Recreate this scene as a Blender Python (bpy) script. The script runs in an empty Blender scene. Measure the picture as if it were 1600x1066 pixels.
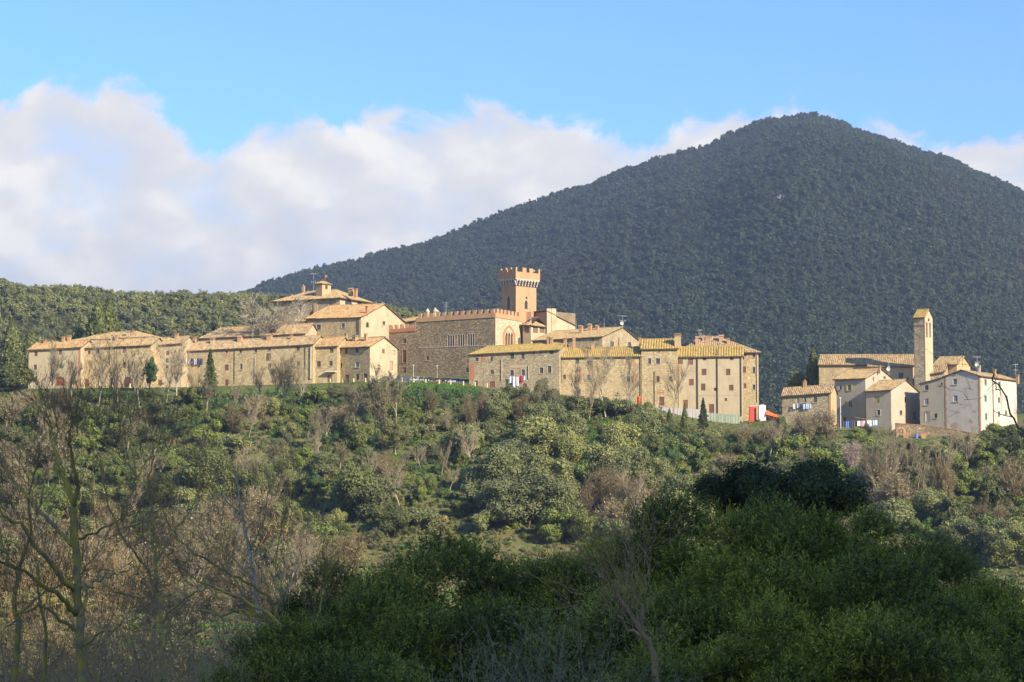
import bpy, math, random
import numpy as np
from mathutils import Vector
R = math.radians
scene = bpy.context.scene
col = scene.collection

# ------------------------------------------------------------------ camera
F = 3150.0                       # focal length in photo pixels (photo is 1600 x 1066)
HZ = 760.0                       # eye level in photo pixels
PITCH = math.atan((HZ - 533.0) / F)
cam_d = bpy.data.cameras.new('camera')
cam_d.sensor_width = 36.0
cam_d.lens = F / 1600.0 * 36.0
cam_d.clip_start = 0.5
cam_d.clip_end = 20000.0
cam = bpy.data.objects.new('camera', cam_d)
cam.rotation_euler = (math.pi / 2 + PITCH, 0, 0)
col.objects.link(cam)
scene.camera = cam

# ------------------------------------------------------------------ sky, sun, exposure
SUN_EL, SUN_AZ = 27.0, 45.0      # elevation; degrees right of straight-behind-the-camera
to_sun = Vector((math.cos(R(SUN_EL)) * math.sin(R(SUN_AZ)), -math.cos(R(SUN_EL)) * math.cos(R(SUN_AZ)), math.sin(R(SUN_EL))))
sun_d = bpy.data.lights.new('sun', 'SUN')
sun_d.energy = 5.0
sun_d.angle = R(0.53)
sun_d.color = (1.0, 0.86, 0.65)
sun = bpy.data.objects.new('sun', sun_d)
sun.rotation_euler = (-to_sun).to_track_quat('-Z', 'Y').to_euler()
sun.location = (60, -60, 120)
col.objects.link(sun)

world = bpy.data.worlds.new('World')
scene.world = world
world.use_nodes = True


def build_sky():
    nt = world.node_tree
    N, L = nt.nodes, nt.links
    N.clear()

    def node(t, **kw):
        n = N.new(t)
        for k, v in kw.items():
            setattr(n, k, v)
        return n

    def math_(op, a, b=None, c=None, clamp=False):
        n = node('ShaderNodeMath', operation=op, use_clamp=clamp)
        for i, v in enumerate((a, b, c)):
            if v is None:
                continue
            if isinstance(v, (int, float)):
                n.inputs[i].default_value = v
            else:
                L.new(v, n.inputs[i])
        return n.outputs[0]
    out = node('ShaderNodeOutputWorld')
    sky = node('ShaderNodeTexSky', sky_type='NISHITA', sun_disc=False)
    sky.sun_elevation = R(SUN_EL)
    sky.sun_rotation = R(180 - SUN_AZ)
    sky.air_density = 1.0
    sky.dust_density = 0.3
    sky.ozone_density = 8.5
    bg = node('ShaderNodeBackground')
    bg.inputs['Strength'].default_value = 0.128
    L.new(sky.outputs[0], bg.inputs['Color'])
    tc = node('ShaderNodeTexCoord')
    sep = node('ShaderNodeSeparateXYZ')
    L.new(tc.outputs['Generated'], sep.inputs[0])
    az = math_('ARCTAN2', sep.outputs[0], sep.outputs[1])          # 0 straight ahead
    el = math_('ARCSINE', sep.outputs[2])
    # cloud-bank top as elevation (rad) over azimuth (rad)
    cur = node('ShaderNodeFloatCurve')
    c = cur.mapping.curves[0]
    prof = [(-900, 190), (-300, 150), (0, 165), (60, 128), (150, 122), (225, 165), (300, 205), (350, 210), (400, 182),
            (560, 160), (700, 158), (820, 160), (930, 170), (1050, 178), (1150, 162), (1240, 148), (1330, 190), (1450, 200), (1600, 205), (1900, 170), (2500, 190)]
    lo, hi = -0.62, 0.62
    pts = []
    for x, y in prof:
        a = math.atan2((x - 800) / F, 1)
        e = math.atan2(HZ - y - 15, F)
        pts.append(((a - lo) / (hi - lo), e / 0.4))
    c.points[0].location = (0, 0.45)
    c.points[1].location = (1, 0.45)
    for p in pts:
        c.points.new(*p)
    cur.mapping.update()
    azn = math_('MULTIPLY_ADD', az, 1 / (hi - lo), -lo / (hi - lo), clamp=True)
    L.new(azn, cur.inputs['Value'])
    top = math_('MULTIPLY', cur.outputs[0], 0.4)
    vec = node('ShaderNodeCombineXYZ')
    L.new(math_('MULTIPLY', az, 1.0), vec.inputs[0])
    L.new(math_('MULTIPLY', el, 1.35), vec.inputs[1])

    def noise(scale, detail, rough, off=(0, 0, 0), dist=0.0):
        mp = node('ShaderNodeMapping')
        mp.inputs['Location'].default_value = off
        L.new(vec.outputs[0], mp.inputs[0])
        n = node('ShaderNodeTexNoise')
        n.inputs['Scale'].default_value = scale
        n.inputs['Detail'].default_value = detail
        n.inputs['Roughness'].default_value = rough
        n.inputs['Distortion'].default_value = dist
        L.new(mp.outputs[0], n.inputs['Vector'])
        return n.outputs['Fac']
    n_edge = noise(20, 9, 0.62, (3.1, 1.7, 0.4), 0.4)
    n_puff = noise(13, 8, 0.52, (0.7, 5.2, 2.0), 0.1)
    n_puff2 = noise(13, 8, 0.52, (0.7 + 0.010, 5.2 + 0.014, 2.0), 0.1)
    n_wisp = noise(30, 7, 0.55, (8.0, 2.0, 1.0), 0.1)
    # coverage
    d = math_('SUBTRACT', math_('ADD', top, math_('MULTIPLY', math_('SUBTRACT', n_edge, 0.5), 0.06)), el)
    cov = node('ShaderNodeMapRange', interpolation_type='SMOOTHSTEP')
    L.new(d, cov.inputs[0])
    cov.inputs[1].default_value = -0.003
    cov.inputs[2].default_value = 0.008
    thin = node('ShaderNodeMapRange', interpolation_type='SMOOTHSTEP')
    L.new(math_('ADD', n_wisp, math_('MULTIPLY', n_puff, 0.8)), thin.inputs[0])
    thin.inputs[1].default_value = 0.58
    thin.inputs[2].default_value = 0.92
    thin.inputs[3].default_value = 0.72
    thin.inputs[4].default_value = 1.0
    mask = math_('MULTIPLY', cov.outputs[0], thin.outputs[0])
    # relief: bright where the puffs face the sun
    rel = math_('MULTIPLY_ADD', math_('SUBTRACT', n_puff, n_puff2), 3.0, 0.47)
    rel = math_('ADD', rel, math_('MULTIPLY', math_('SUBTRACT', n_puff, 0.5), 0.9))
    rel = math_('ADD', rel, math_('MULTIPLY', math_('SUBTRACT', n_wisp, 0.5), 0.5), clamp=True)
    ramp = node('ShaderNodeValToRGB')
    L.new(rel, ramp.inputs[0])
    e = ramp.color_ramp.elements
    e[0].position = 0.1
    e[0].color = (0.76, 0.77, 0.80, 1)
    e[1].position = 0.9
    e[1].color = (1.04, 1.0, 0.93, 1)
    m = e.new(0.5)
    m.color = (0.865, 0.85, 0.835, 1)
    bc = node('ShaderNodeBackground')
    bc.inputs['Strength'].default_value = CLOUD
    L.new(ramp.outputs[0], bc.inputs['Color'])
    mix = node('ShaderNodeMixShader')
    L.new(mask, mix.inputs[0])
    L.new(bg.outputs[0], mix.inputs[1])
    L.new(bc.outputs[0], mix.inputs[2])
    L.new(mix.outputs[0], out.inputs['Surface'])


CLOUD = 0.575
build_sky()
vs = scene.view_settings
vs.view_transform = 'Standard'
vs.look = 'None'
vs.gamma = 1.0
vs.exposure = 1.0
vs.use_curve_mapping = False
scene.render.engine = 'CYCLES'
scene.cycles.use_denoising = True
scene.cycles.max_bounces = 4
scene.cycles.diffuse_bounces = 2
scene.cycles.glossy_bounces = 2
scene.cycles.transmission_bounces = 3
scene.cycles.volume_bounces = 0
scene.cycles.transparent_max_bounces = 6
scene.cycles.use_adaptive_sampling = False
scene.cycles.caustics_reflective = False
scene.cycles.caustics_refractive = False

# ------------------------------------------------------------------ geometry helpers
CA, SA = math.cos(PITCH), math.sin(PITCH)


def at(px, py, Y):
    """point on the view ray of a photo pixel at depth Y"""
    up = -(py - 533.0) / F
    k = Y / (CA - up * SA)
    return Vector(((px - 800.0) / F * k, Y, (SA + up * CA) * k))


def ray(px, py):
    return at(px, py, 1.0)


def plane_hit(px, py, p, n):
    d = ray(px, py)
    return d * (p.dot(n) / d.dot(n))


def sstep(a, b, x):
    t = np.clip((x - a) / (b - a), 0, 1)
    return t * t * (3 - 2 * t)


rng_g = np.random.RandomState(5)
_tab = rng_g.rand(64, 64)


def vnoise(x, y):
    x = np.asarray(x, float)
    y = np.asarray(y, float)
    xi = np.floor(x).astype(int)
    yi = np.floor(y).astype(int)
    fx = x - xi
    fy = y - yi
    fx = fx * fx * (3 - 2 * fx)
    fy = fy * fy * (3 - 2 * fy)
    a = _tab[xi % 64, yi % 64]
    b = _tab[(xi + 1) % 64, yi % 64]
    c = _tab[xi % 64, (yi + 1) % 64]
    d = _tab[(xi + 1) % 64, (yi + 1) % 64]
    return (a * (1 - fx) + b * fx) * (1 - fy) + (c * (1 - fx) + d * fx) * fy - 0.5


_bx = [-2000, 0, 300, 500, 620, 735, 875, 1000, 1060, 1110, 1150, 1190, 1225, 1310, 1440, 1530, 1600, 3000]
_by = [640, 609, 606, 600, 597, 604, 618, 634, 648, 658, 662, 656, 662, 668, 669, 676, 664, 700]
_h1x = [-2500, -900, -200, 0, 60, 125, 200, 300, 370, 480, 600, 700, 850, 1000, 1200, 4000]
_h1y = [575, 484, 438, 447, 467, 468, 478, 477, 477, 477, 484, 506, 556, 615, 655, 700]
_mx = [-2500, -600, 0, 250, 370, 450, 540, 660, 780, 900, 1000, 1060, 1110, 1140, 1180, 1262, 1330, 1400, 1500, 1600, 1900, 2600, 4500]
_my = [690, 600, 520, 482, 457, 430, 405, 375, 331, 291, 256, 233, 221, 206, 187, 170, 190, 213, 245, 297, 420, 560, 690]


def far_hills(X, Y):
    """far wooded hill on the left, and the mountain"""
    h1 = (HZ - np.interp(800 + F * X / 850.0, _h1x, _h1y)) / F * 850.0
    p1 = sstep(540, 850, Y) ** 0.9 * (1 - 0.5 * sstep(850, 1250, Y))
    hill = h1 * p1 + 5 * vnoise(X / 45.0, Y / 60.0) * p1
    mz = (HZ - np.interp(800 + F * X / np.clip(Y, 1000, 2200), _mx, _my)) / F * 2200.0
    q = np.clip((Y - 760) / (2200.0 - 760), 0, 1)
    q = np.where(Y > 2200, np.clip(1 - (Y - 2200) / 2600.0, 0, 1) ** 1.2, q ** 0.94)
    spur = vnoise(X / 230.0 + 7.3, Y / 1000.0 + 2.1) * 150 + vnoise(X / 85.0 + 1.3, Y / 320.0) * 36
    m = mz * q + (spur - 34) * np.clip(4 * q * (1 - q), 0, 1) ** 1.6 * np.where(Y < 2200, 1, 0)
    m = m + (7 * vnoise(X / 38.0, Y / 60.0 + 9) + 4 * vnoise(X / 14.0 + 5, Y / 30.0) - 4) * q
    return hill, m


def terr(X, Y):
    X = np.asarray(X, float)
    Y = np.asarray(Y, float)
    pxv = 800 + F * X / 440.0
    zb = (HZ - np.interp(pxv, _bx, _by)) / F * 440.0
    z = np.interp(Y, [-400, 0, 12, 30, 60, 100, 200, 300, 335], [3, -1.75, -2.6, -5.5, -10, -14, -16, -15.2, -12.5])
    t = np.clip((Y - 335) / (437.0 - 335), 0, 1)
    z = np.where(Y > 335, -12.5 + (zb + 12.5) * (0.62 * t + 0.38 * (1 - (1 - t) ** 2)), z)
    z = z + 4.0 * sstep(446, 478, Y) - 12 * sstep(520, 600, Y)
    rough = 1.6 * vnoise(X / 17.0 + 3, Y / 14.0) + 0.8 * vnoise(X / 6.0, Y / 5.0)
    z = z + rough * sstep(90, 130, Y) * (1 - sstep(415, 434, Y))
    hill, m = far_hills(X, Y)
    far = np.maximum(hill, m)
    z = np.where(Y > 540, np.maximum(z, far + (z - far) * 0.0), z)
    # unseen hill added behind the viewpoint, to the right, to shade the near bushes
    z = z + 96 * np.exp(-((((X - 124) ** 2 + (Y + 64) ** 2) / 66.0 ** 2) ** 1.4))
    return z


def tz(X, Y):
    return float(terr(X, Y))


def hit(px, py, y0=100.0, y1=520.0, step=1.0):
    """first point of the ground on the ray of a photo pixel"""
    Ys = np.arange(y0, y1, step)
    d = ray(px, py)
    g = terr(d.x * Ys, Ys)
    below = d.z * Ys <= g
    i = int(np.argmax(below)) if below.any() else len(Ys) - 1
    Y = Ys[i]
    return Vector((d.x * Y, Y, tz(d.x * Y, Y)))


class MB:
    """collects faces; build() links them as ONE mesh object"""

    def __init__(s):
        s.v = []
        s.f = []
        s.t = []
        s.tint = []

    def quad(s, a, b, c, d, t=0.5):
        n = len(s.v)
        s.v += [a, b, c, d]
        s.f.append((n, n + 1, n + 2, n + 3))
        s.t += [t] * 4

    def tri(s, a, b, c, t=0.5):
        n = len(s.v)
        s.v += [a, b, c]
        s.f.append((n, n + 1, n + 2))
        s.t += [t] * 3

    def poly(s, pts, t=0.5):
        n = len(s.v)
        s.v += list(pts)
        s.f.append(tuple(range(n, n + len(pts))))
        s.t += [t] * len(pts)

    def box(s, o, ux, uy, uz, t=0.5):
        """parallelepiped: corner o and three edge vectors"""
        n = len(s.v)
        s.v += [o, o + ux, o + ux + uy, o + uy, o + uz, o + ux + uz, o + ux + uy + uz, o + uy + uz]
        for q in ((0, 3, 2, 1), (4, 5, 6, 7), (0, 1, 5, 4), (1, 2, 6, 5), (2, 3, 7, 6), (3, 0, 4, 7)):
            s.f.append(tuple(n + i for i in q))
        s.t += [t] * 8

    def cbox(s, c, sx, sy, sz, t=0.5):
        s.box(Vector((c[0] - sx / 2, c[1] - sy / 2, c[2] - sz / 2)), Vector((sx, 0, 0)), Vector((0, sy, 0)), Vector((0, 0, sz)), t)

    def tube(s, pts, rad, sides=6, t=0.5, cap=True):
        n0 = len(s.v)
        m = len(pts)
        for i, p in enumerate(pts):
            a = pts[max(i - 1, 0)]
            b = pts[min(i + 1, m - 1)]
            d = (b - a)
            if d.length < 1e-9:
                d = Vector((0, 0, 1))
            d.normalize()
            e = d.cross(Vector((0.31, 0.91, 0.27)))
            if e.length < 1e-4:
                e = d.cross(Vector((1, 0, 0)))
            e.normalize()
            g = d.cross(e)
            r = rad[i] if hasattr(rad, '__len__') else rad
            for k in range(sides):
                w = 2 * math.pi * k / sides
                s.v.append(p + e * (r * math.cos(w)) + g * (r * math.sin(w)))
                s.t.append(t)
        for i in range(m - 1):
            for k in range(sides):
                k2 = (k + 1) % sides
                s.f.append((n0 + i * sides + k, n0 + i * sides + k2, n0 + (i + 1) * sides + k2, n0 + (i + 1) * sides + k))
        if cap:
            s.f.append(tuple(n0 + (m - 1) * sides + k for k in range(sides)))
            s.f.append(tuple(n0 + k for k in reversed(range(sides))))

    def mesh(s, name, mat, origin=None, smooth=False):
        me = bpy.data.meshes.new(name)
        o = origin or Vector((0, 0, 0))
        me.from_pydata([(p[0] - o[0], p[1] - o[1], p[2] - o[2]) for p in s.v], [], s.f)
        a = me.attributes.new('rnd', 'FLOAT', 'POINT')
        a.data.foreach_set('value', np.array(s.t, np.float32))
        if mat:
            me.materials.append(mat)
        if smooth:
            me.polygons.foreach_set('use_smooth', np.ones(len(me.polygons), bool))
        return me

    def build(s, name, mat, parent=None, smooth=False, origin=None):
        org = origin
        if parent is not None:
            org = world_of(parent)
        me = s.mesh(name, mat, org, smooth)
        ob = bpy.data.objects.new(name, me)
        col.objects.link(ob)
        if parent is not None:
            ob.parent = parent
        elif origin is not None:
            ob.location = origin
        return ob


def world_of(o):
    p = Vector((0, 0, 0))
    while o is not None:
        p = p + o.location
        o = o.parent
    return p


def np_mesh(name, verts, faces, rnd, mat, smooth=False):
    """fast mesh from arrays: faces is (n,4) or (n,3)"""
    me = bpy.data.meshes.new(name)
    nv, nf, k = len(verts), len(faces), faces.shape[1]
    me.vertices.add(nv)
    me.vertices.foreach_set('co', verts.astype(np.float32).ravel())
    me.loops.add(nf * k)
    me.loops.foreach_set('vertex_index', faces.astype(np.int32).ravel())
    me.polygons.add(nf)
    me.polygons.foreach_set('loop_start', np.arange(nf, dtype=np.int32) * k)
    me.polygons.foreach_set('use_smooth', np.full(nf, smooth))
    me.update(calc_edges=True)
    a = me.attributes.new('rnd', 'FLOAT', 'POINT')
    a.data.foreach_set('value', rnd.astype(np.float32))
    if mat:
        me.materials.append(mat)
    return me


def tag(o, label=None, cat=None, group=None, kind=None):
    if label:
        o['label'] = label
    if cat:
        o['category'] = cat
    if group:
        o['group'] = group
    if kind:
        o['kind'] = kind
    return o


def empty(name, loc, label=None, cat=None, group=None):
    o = bpy.data.objects.new(name, None)
    o.empty_display_size = 0.5
    o.location = loc
    col.objects.link(o)
    return tag(o, label, cat, group)


def copy_tree(o, parent=None):
    c = o.copy()
    col.objects.link(c)
    c.parent = parent
    for ch in o.children:
        copy_tree(ch, c)
    return c


# ------------------------------------------------------------------ materials
MATS = {}


def new_mat(name):
    m = bpy.data.materials.new(name)
    m.use_nodes = True
    nt = m.node_tree
    b = nt.nodes['Principled BSDF']
    b.inputs['Specular IOR Level'].default_value = 0.25
    MATS[name] = m
    return m, nt, b


def nnode(nt, t, **kw):
    n = nt.nodes.new(t)
    for k, v in kw.items():
        if k.startswith('i_'):
            n.inputs[k[2:].replace('_', ' ')].default_value = v
        else:
            setattr(n, k, v)
    return n


def ramp(nt, fac, stops):
    r = nnode(nt, 'ShaderNodeValToRGB')
    e = r.color_ramp.elements
    while len(e) < len(stops):
        e.new(0.5)
    for i, (p, c) in enumerate(stops):
        e[i].position = p
        e[i].color = (*c, 1)
    nt.links.new(fac, r.inputs[0])
    return r.outputs[0]


def mixc(nt, fac, a, b, mode='MIX'):
    n = nnode(nt, 'ShaderNodeMix', data_type='RGBA', blend_type=mode)
    for s, v in ((n.inputs[0], fac), (n.inputs[6], a), (n.inputs[7], b)):
        if isinstance(v, (int, float)):
            s.default_value = v
        elif isinstance(v, tuple):
            s.default_value = (*v, 1)
        else:
            nt.links.new(v, s)
    return n.outputs[2]


def noise_(nt, scale, detail=4, rough=0.55, vec=None, coord='Object', off=None, stretch=None):
    n = nnode(nt, 'ShaderNodeTexNoise')
    n.inputs['Scale'].default_value = scale
    n.inputs['Detail'].default_value = detail
    n.inputs['Roughness'].default_value = rough
    if vec is None:
        tc = nnode(nt, 'ShaderNodeTexCoord')
        vec = tc.outputs[coord]
    if off or stretch:
        mp = nnode(nt, 'ShaderNodeMapping')
        if off:
            mp.inputs['Location'].default_value = off
        if stretch:
            mp.inputs['Scale'].default_value = stretch
        nt.links.new(vec, mp.inputs[0])
        vec = mp.outputs[0]
    nt.links.new(vec, n.inputs['Vector'])
    return n.outputs['Fac']


def bump(nt, b, height, strength, dist):
    n = nnode(nt, 'ShaderNodeBump')
    n.inputs['Strength'].default_value = strength
    n.inputs['Distance'].default_value = dist
    nt.links.new(height, n.inputs['Height'])
    nt.links.new(n.outputs[0], b.inputs['Normal'])


def mat_stone(name, c1, c2, c3, mortar, scale=2.6, brick=None):
    """rubble wall: uneven stones, mortar, weather stains, patches of brick repair"""
    m, nt, b = new_mat(name)
    tc = nnode(nt, 'ShaderNodeTexCoord')
    mp = nnode(nt, 'ShaderNodeMapping')
    mp.inputs['Scale'].default_value = (1, 1, 1.7)
    nt.links.new(tc.outputs['Object'], mp.inputs[0])
    v = nnode(nt, 'ShaderNodeTexVoronoi')
    v.inputs['Scale'].default_value = scale
    nt.links.new(mp.outputs[0], v.inputs['Vector'])
    v2 = nnode(nt, 'ShaderNodeTexVoronoi', feature='DISTANCE_TO_EDGE')
    v2.inputs['Scale'].default_value = scale
    nt.links.new(mp.outputs[0], v2.inputs['Vector'])
    sp = nnode(nt, 'ShaderNodeSeparateColor')
    nt.links.new(v.outputs['Color'], sp.inputs[0])
    stones = ramp(nt, sp.outputs[0], [(0.0, c1), (0.45, c2), (0.8, c3), (1.0, tuple(min(1, x * 1.35) for x in c3))])
    big = noise_(nt, 0.22, 5, 0.6)
    stones = mixc(nt, ramp(nt, big, [(0.35, (0.0,) * 3), (0.65, (0.75,) * 3)]), stones, mixc(nt, 0.6, stones, mortar))
    edge = ramp(nt, v2.outputs['Distance'], [(0.02, (0.8,) * 3), (0.09, (0.0,) * 3)])
    base = mixc(nt, edge, stones, mortar)
    st = noise_(nt, 0.5, 6, 0.7, stretch=(1, 1, 0.35), off=(3, 1, 7))
    base = mixc(nt, ramp(nt, st, [(0.45, (0.0,) * 3), (0.75, (0.55,) * 3)]), base, tuple(x * 0.55 for x in c2))
    if brick:
        bp = noise_(nt, 0.33, 3, 0.5, off=(11, 4, 2))
        base = mixc(nt, ramp(nt, bp, [(0.63, (0.0,) * 3), (0.68, (0.7,) * 3)]), base, brick)
    nt.links.new(base, b.inputs['Base Color'])
    b.inputs['Roughness'].default_value = 0.9
    bump(nt, b, v2.outputs['Distance'], 0.7, 0.12)
    return m


def mat_plaster(name, c, stain, patch=None, amt=0.6):
    m, nt, b = new_mat(name)
    n1 = noise_(nt, 0.35, 6, 0.65)
    n2 = noise_(nt, 0.9, 6, 0.7, stretch=(1, 1, 0.25), off=(5, 2, 1))
    n3 = noise_(nt, 5, 4, 0.6)
    base = mixc(nt, ramp(nt, n1, [(0.35, (0.0,) * 3), (0.7, (amt,) * 3)]), c, stain)
    base = mixc(nt, ramp(nt, n2, [(0.5, (0.0,) * 3), (0.8, (amt,) * 3)]), base, tuple(x * 0.6 for x in stain))
    if patch:
        n4 = noise_(nt, 0.28, 5, 0.6, off=(9, 3, 4))
        base = mixc(nt, ramp(nt, n4, [(0.58, (0.0,) * 3), (0.63, (0.85,) * 3)]), base, patch)
    base = mixc(nt, ramp(nt, n3, [(0.3, (0.25,) * 3), (0.6, (0.0,) * 3)]), base, tuple(x * 0.7 for x in c))
    nt.links.new(base, b.inputs['Base Color'])
    b.inputs['Roughness'].default_value = 0.9
    bump(nt, b, n3, 0.3, 0.05)
    return m


def mat_tile(name, ca, cb, lichen, amt):
    m, nt, b = new_mat(name)
    at_ = nnode(nt, 'ShaderNodeAttribute', attribute_name='rnd')
    base = ramp(nt, at_.outputs['Fac'], [(0.0, tuple(x * 0.62 for x in ca)), (0.3, ca), (0.7, cb), (1.0, tuple(min(1, x * 1.25) for x in cb))])
    n = noise_(nt, 0.55, 6, 0.7)
    f = ramp(nt, n, [(0.5 - 0.3 * amt, (0.0,) * 3), (0.75 - 0.25 * amt, (min(0.92, 0.35 + 0.6 * amt),) * 3)])
    base = mixc(nt, f, base, lichen)
    n2 = noise_(nt, 2.2, 4, 0.7, off=(4, 4, 4))
    base = mixc(nt, ramp(nt, n2, [(0.5, (0.0,) * 3), (0.75, (0.45,) * 3)]), base, tuple(x * 0.45 for x in ca))
    nt.links.new(base, b.inputs['Base Color'])
    b.inputs['Roughness'].default_value = 0.85
    return m


def mat_flat(name, c, rough=0.7, var=0.25, scale=3.0, metallic=0.0):
    m, nt, b = new_mat(name)
    n = noise_(nt, scale, 5, 0.65)
    base = mixc(nt, ramp(nt, n, [(0.3, (0.0,) * 3), (0.75, (1.0,) * 3)]), tuple(x * (1 - var) for x in c), tuple(min(1, x * (1 + var * 0.6)) for x in c))
    nt.links.new(base, b.inputs['Base Color'])
    b.inputs['Roughness'].default_value = rough
    b.inputs['Metallic'].default_value = metallic
    return m


def mat_leaf(name, c1, c2, c3, trans=0.25, tree_var=0.35, rough=0.6):
    """foliage: colour per leaf (rnd) and per tree (object random), partly translucent"""
    m, nt, b = new_mat(name)
    at_ = nnode(nt, 'ShaderNodeAttribute', attribute_name='rnd')
    oi = nnode(nt, 'ShaderNodeObjectInfo')
    base = ramp(nt, at_.outputs['Fac'], [(0.0, c1), (0.55, c2), (1.0, c3)])
    tint = ramp(nt, oi.outputs['Random'], [(0.0, (1 - tree_var, 1 - tree_var, 1 - tree_var * 0.9)), (0.5, (1, 1, 1)), (1.0, (1 + tree_var, 1 + tree_var * 0.75, 1 + tree_var * 0.1))])
    base = mixc(nt, 1.0, base, tint, 'MULTIPLY')
    nt.links.new(base, b.inputs['Base Color'])
    b.inputs['Roughness'].default_value = rough
    b.inputs['Specular IOR Level'].default_value = 0.3
    tr = nnode(nt, 'ShaderNodeBsdfTranslucent')
    nt.links.new(base, tr.inputs['Color'])
    mx = nnode(nt, 'ShaderNodeMixShader')
    mx.inputs[0].default_value = trans
    nt.links.new(b.outputs[0], mx.inputs[1])
    nt.links.new(tr.outputs[0], mx.inputs[2])
    nt.links.new(mx.outputs[0], nt.nodes['Material Output'].inputs['Surface'])
    return m


def mat_bark(name, c1, c2, moss=None, amt=0.5, scale=6.0, var=0.3):
    m, nt, b = new_mat(name)
    n = noise_(nt, scale, 5, 0.65, stretch=(1, 1, 0.4))
    base = ramp(nt, n, [(0.3, c1), (0.7, c2)])
    if moss:
        n2 = noise_(nt, scale * 0.45, 4, 0.6, off=(3, 7, 1))
        base = mixc(nt, ramp(nt, n2, [(0.62 - 0.3 * amt, (0.0,) * 3), (0.72 - 0.2 * amt, (0.9,) * 3)]), base, moss)
    oi = nnode(nt, 'ShaderNodeObjectInfo')
    tint = ramp(nt, oi.outputs['Random'], [(0.0, (1 - var,) * 3), (1.0, (1 + var, 1 + var * 0.9, 1 + var * 0.75))])
    base = mixc(nt, 1.0, base, tint, 'MULTIPLY')
    nt.links.new(base, b.inputs['Base Color'])
    b.inputs['Roughness'].default_value = 0.95
    return m


def mat_glass(name, c):
    m, nt, b = new_mat(name)
    b.inputs['Base Color'].default_value = (*c, 1)
    b.inputs['Roughness'].default_value = 0.12
    b.inputs['Specular IOR Level'].default_value = 0.5
    return m


STONE_WARM = mat_stone('stone_warm', (0.281, 0.203, 0.103), (0.410, 0.316, 0.169), (0.508, 0.407, 0.235), (0.454, 0.364, 0.202), 2.8, (0.40, 0.20, 0.11))
STONE_GREY = mat_stone('stone_grey', (0.209, 0.162, 0.094), (0.330, 0.270, 0.164), (0.462, 0.389, 0.249), (0.374, 0.308, 0.188), 2.8, (0.36, 0.19, 0.11))
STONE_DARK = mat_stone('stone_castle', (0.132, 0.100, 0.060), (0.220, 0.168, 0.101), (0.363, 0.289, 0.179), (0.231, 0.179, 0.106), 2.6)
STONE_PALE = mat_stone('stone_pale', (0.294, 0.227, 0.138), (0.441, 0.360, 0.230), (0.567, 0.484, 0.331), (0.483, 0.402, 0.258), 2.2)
PL_BEIGE = mat_plaster('plaster_beige', (0.50, 0.415, 0.27), (0.38, 0.31, 0.19), (0.44, 0.36, 0.22))
PL_CREAM = mat_plaster('plaster_cream', (0.50, 0.41, 0.27), (0.40, 0.31, 0.19), (0.36, 0.28, 0.18))
PL_WHITE = mat_plaster('plaster_white', (0.58, 0.53, 0.45), (0.40, 0.35, 0.28), (0.40, 0.26, 0.17))
PL_GREY = mat_plaster('plaster_grey', (0.45, 0.40, 0.305), (0.34, 0.295, 0.215), (0.40, 0.335, 0.235))
PL_OCHRE = mat_plaster('plaster_ochre', (0.52, 0.37, 0.20), (0.43, 0.30, 0.17))
PL_PINK = mat_plaster('plaster_pink', (0.44, 0.27, 0.18), (0.36, 0.22, 0.15), amt=0.4)
BRICK = mat_plaster('brick_red', (0.43, 0.20, 0.10), (0.35, 0.17, 0.09), amt=0.5)
BRICK_OR = mat_plaster('brick_orange', (0.47, 0.29, 0.155), (0.38, 0.225, 0.12), (0.42, 0.29, 0.17), amt=0.6)
TRIM = mat_flat('pale_stone_trim', (0.47, 0.405, 0.31), 0.85, 0.3)
T_YEL = mat_tile('tiles_yellow_lichen', (0.30, 0.19, 0.10), (0.42, 0.28, 0.13), (0.44, 0.33, 0.075), 0.72)
T_MIX = mat_tile('tiles_ochre', (0.34, 0.225, 0.12), (0.45, 0.31, 0.165), (0.42, 0.33, 0.14), 0.5)
T_RED = mat_tile('tiles_terracotta', (0.38, 0.225, 0.105), (0.47, 0.295, 0.14), (0.43, 0.32, 0.14), 0.45)
T_BRN = mat_tile('tiles_brown', (0.33, 0.225, 0.13), (0.43, 0.30, 0.175), (0.42, 0.33, 0.13), 0.35)
EAVE = mat_flat('eave_wood', (0.12, 0.085, 0.055), 0.9)
FRAME = mat_flat('window_frame_wood', (0.20, 0.13, 0.085), 0.7)
FRAME_W = mat_flat('window_frame_white', (0.62, 0.60, 0.55), 0.6, 0.1)
SH_BROWN = mat_flat('shutter_brown', (0.17, 0.085, 0.055), 0.6)
SH_RED = mat_flat('shutter_red_brown', (0.26, 0.10, 0.06), 0.6)
SH_GREEN = mat_flat('shutter_green', (0.035, 0.115, 0.075), 0.6)
SH_YEL = mat_flat('shutter_yellow', (0.52, 0.42, 0.10), 0.6, 0.15)
PANE = mat_glass('window_pane', (0.035, 0.04, 0.05))
PANE_B = mat_glass('window_pane_blue', (0.10, 0.125, 0.17))
PIPE = mat_flat('downpipe_brown', (0.10, 0.07, 0.05), 0.5)
PIPE_L = mat_flat('downpipe_pale', (0.50, 0.44, 0.35), 0.5)
METAL = mat_flat('antenna_metal', (0.55, 0.55, 0.55), 0.4, 0.1, metallic=0.6)
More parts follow.
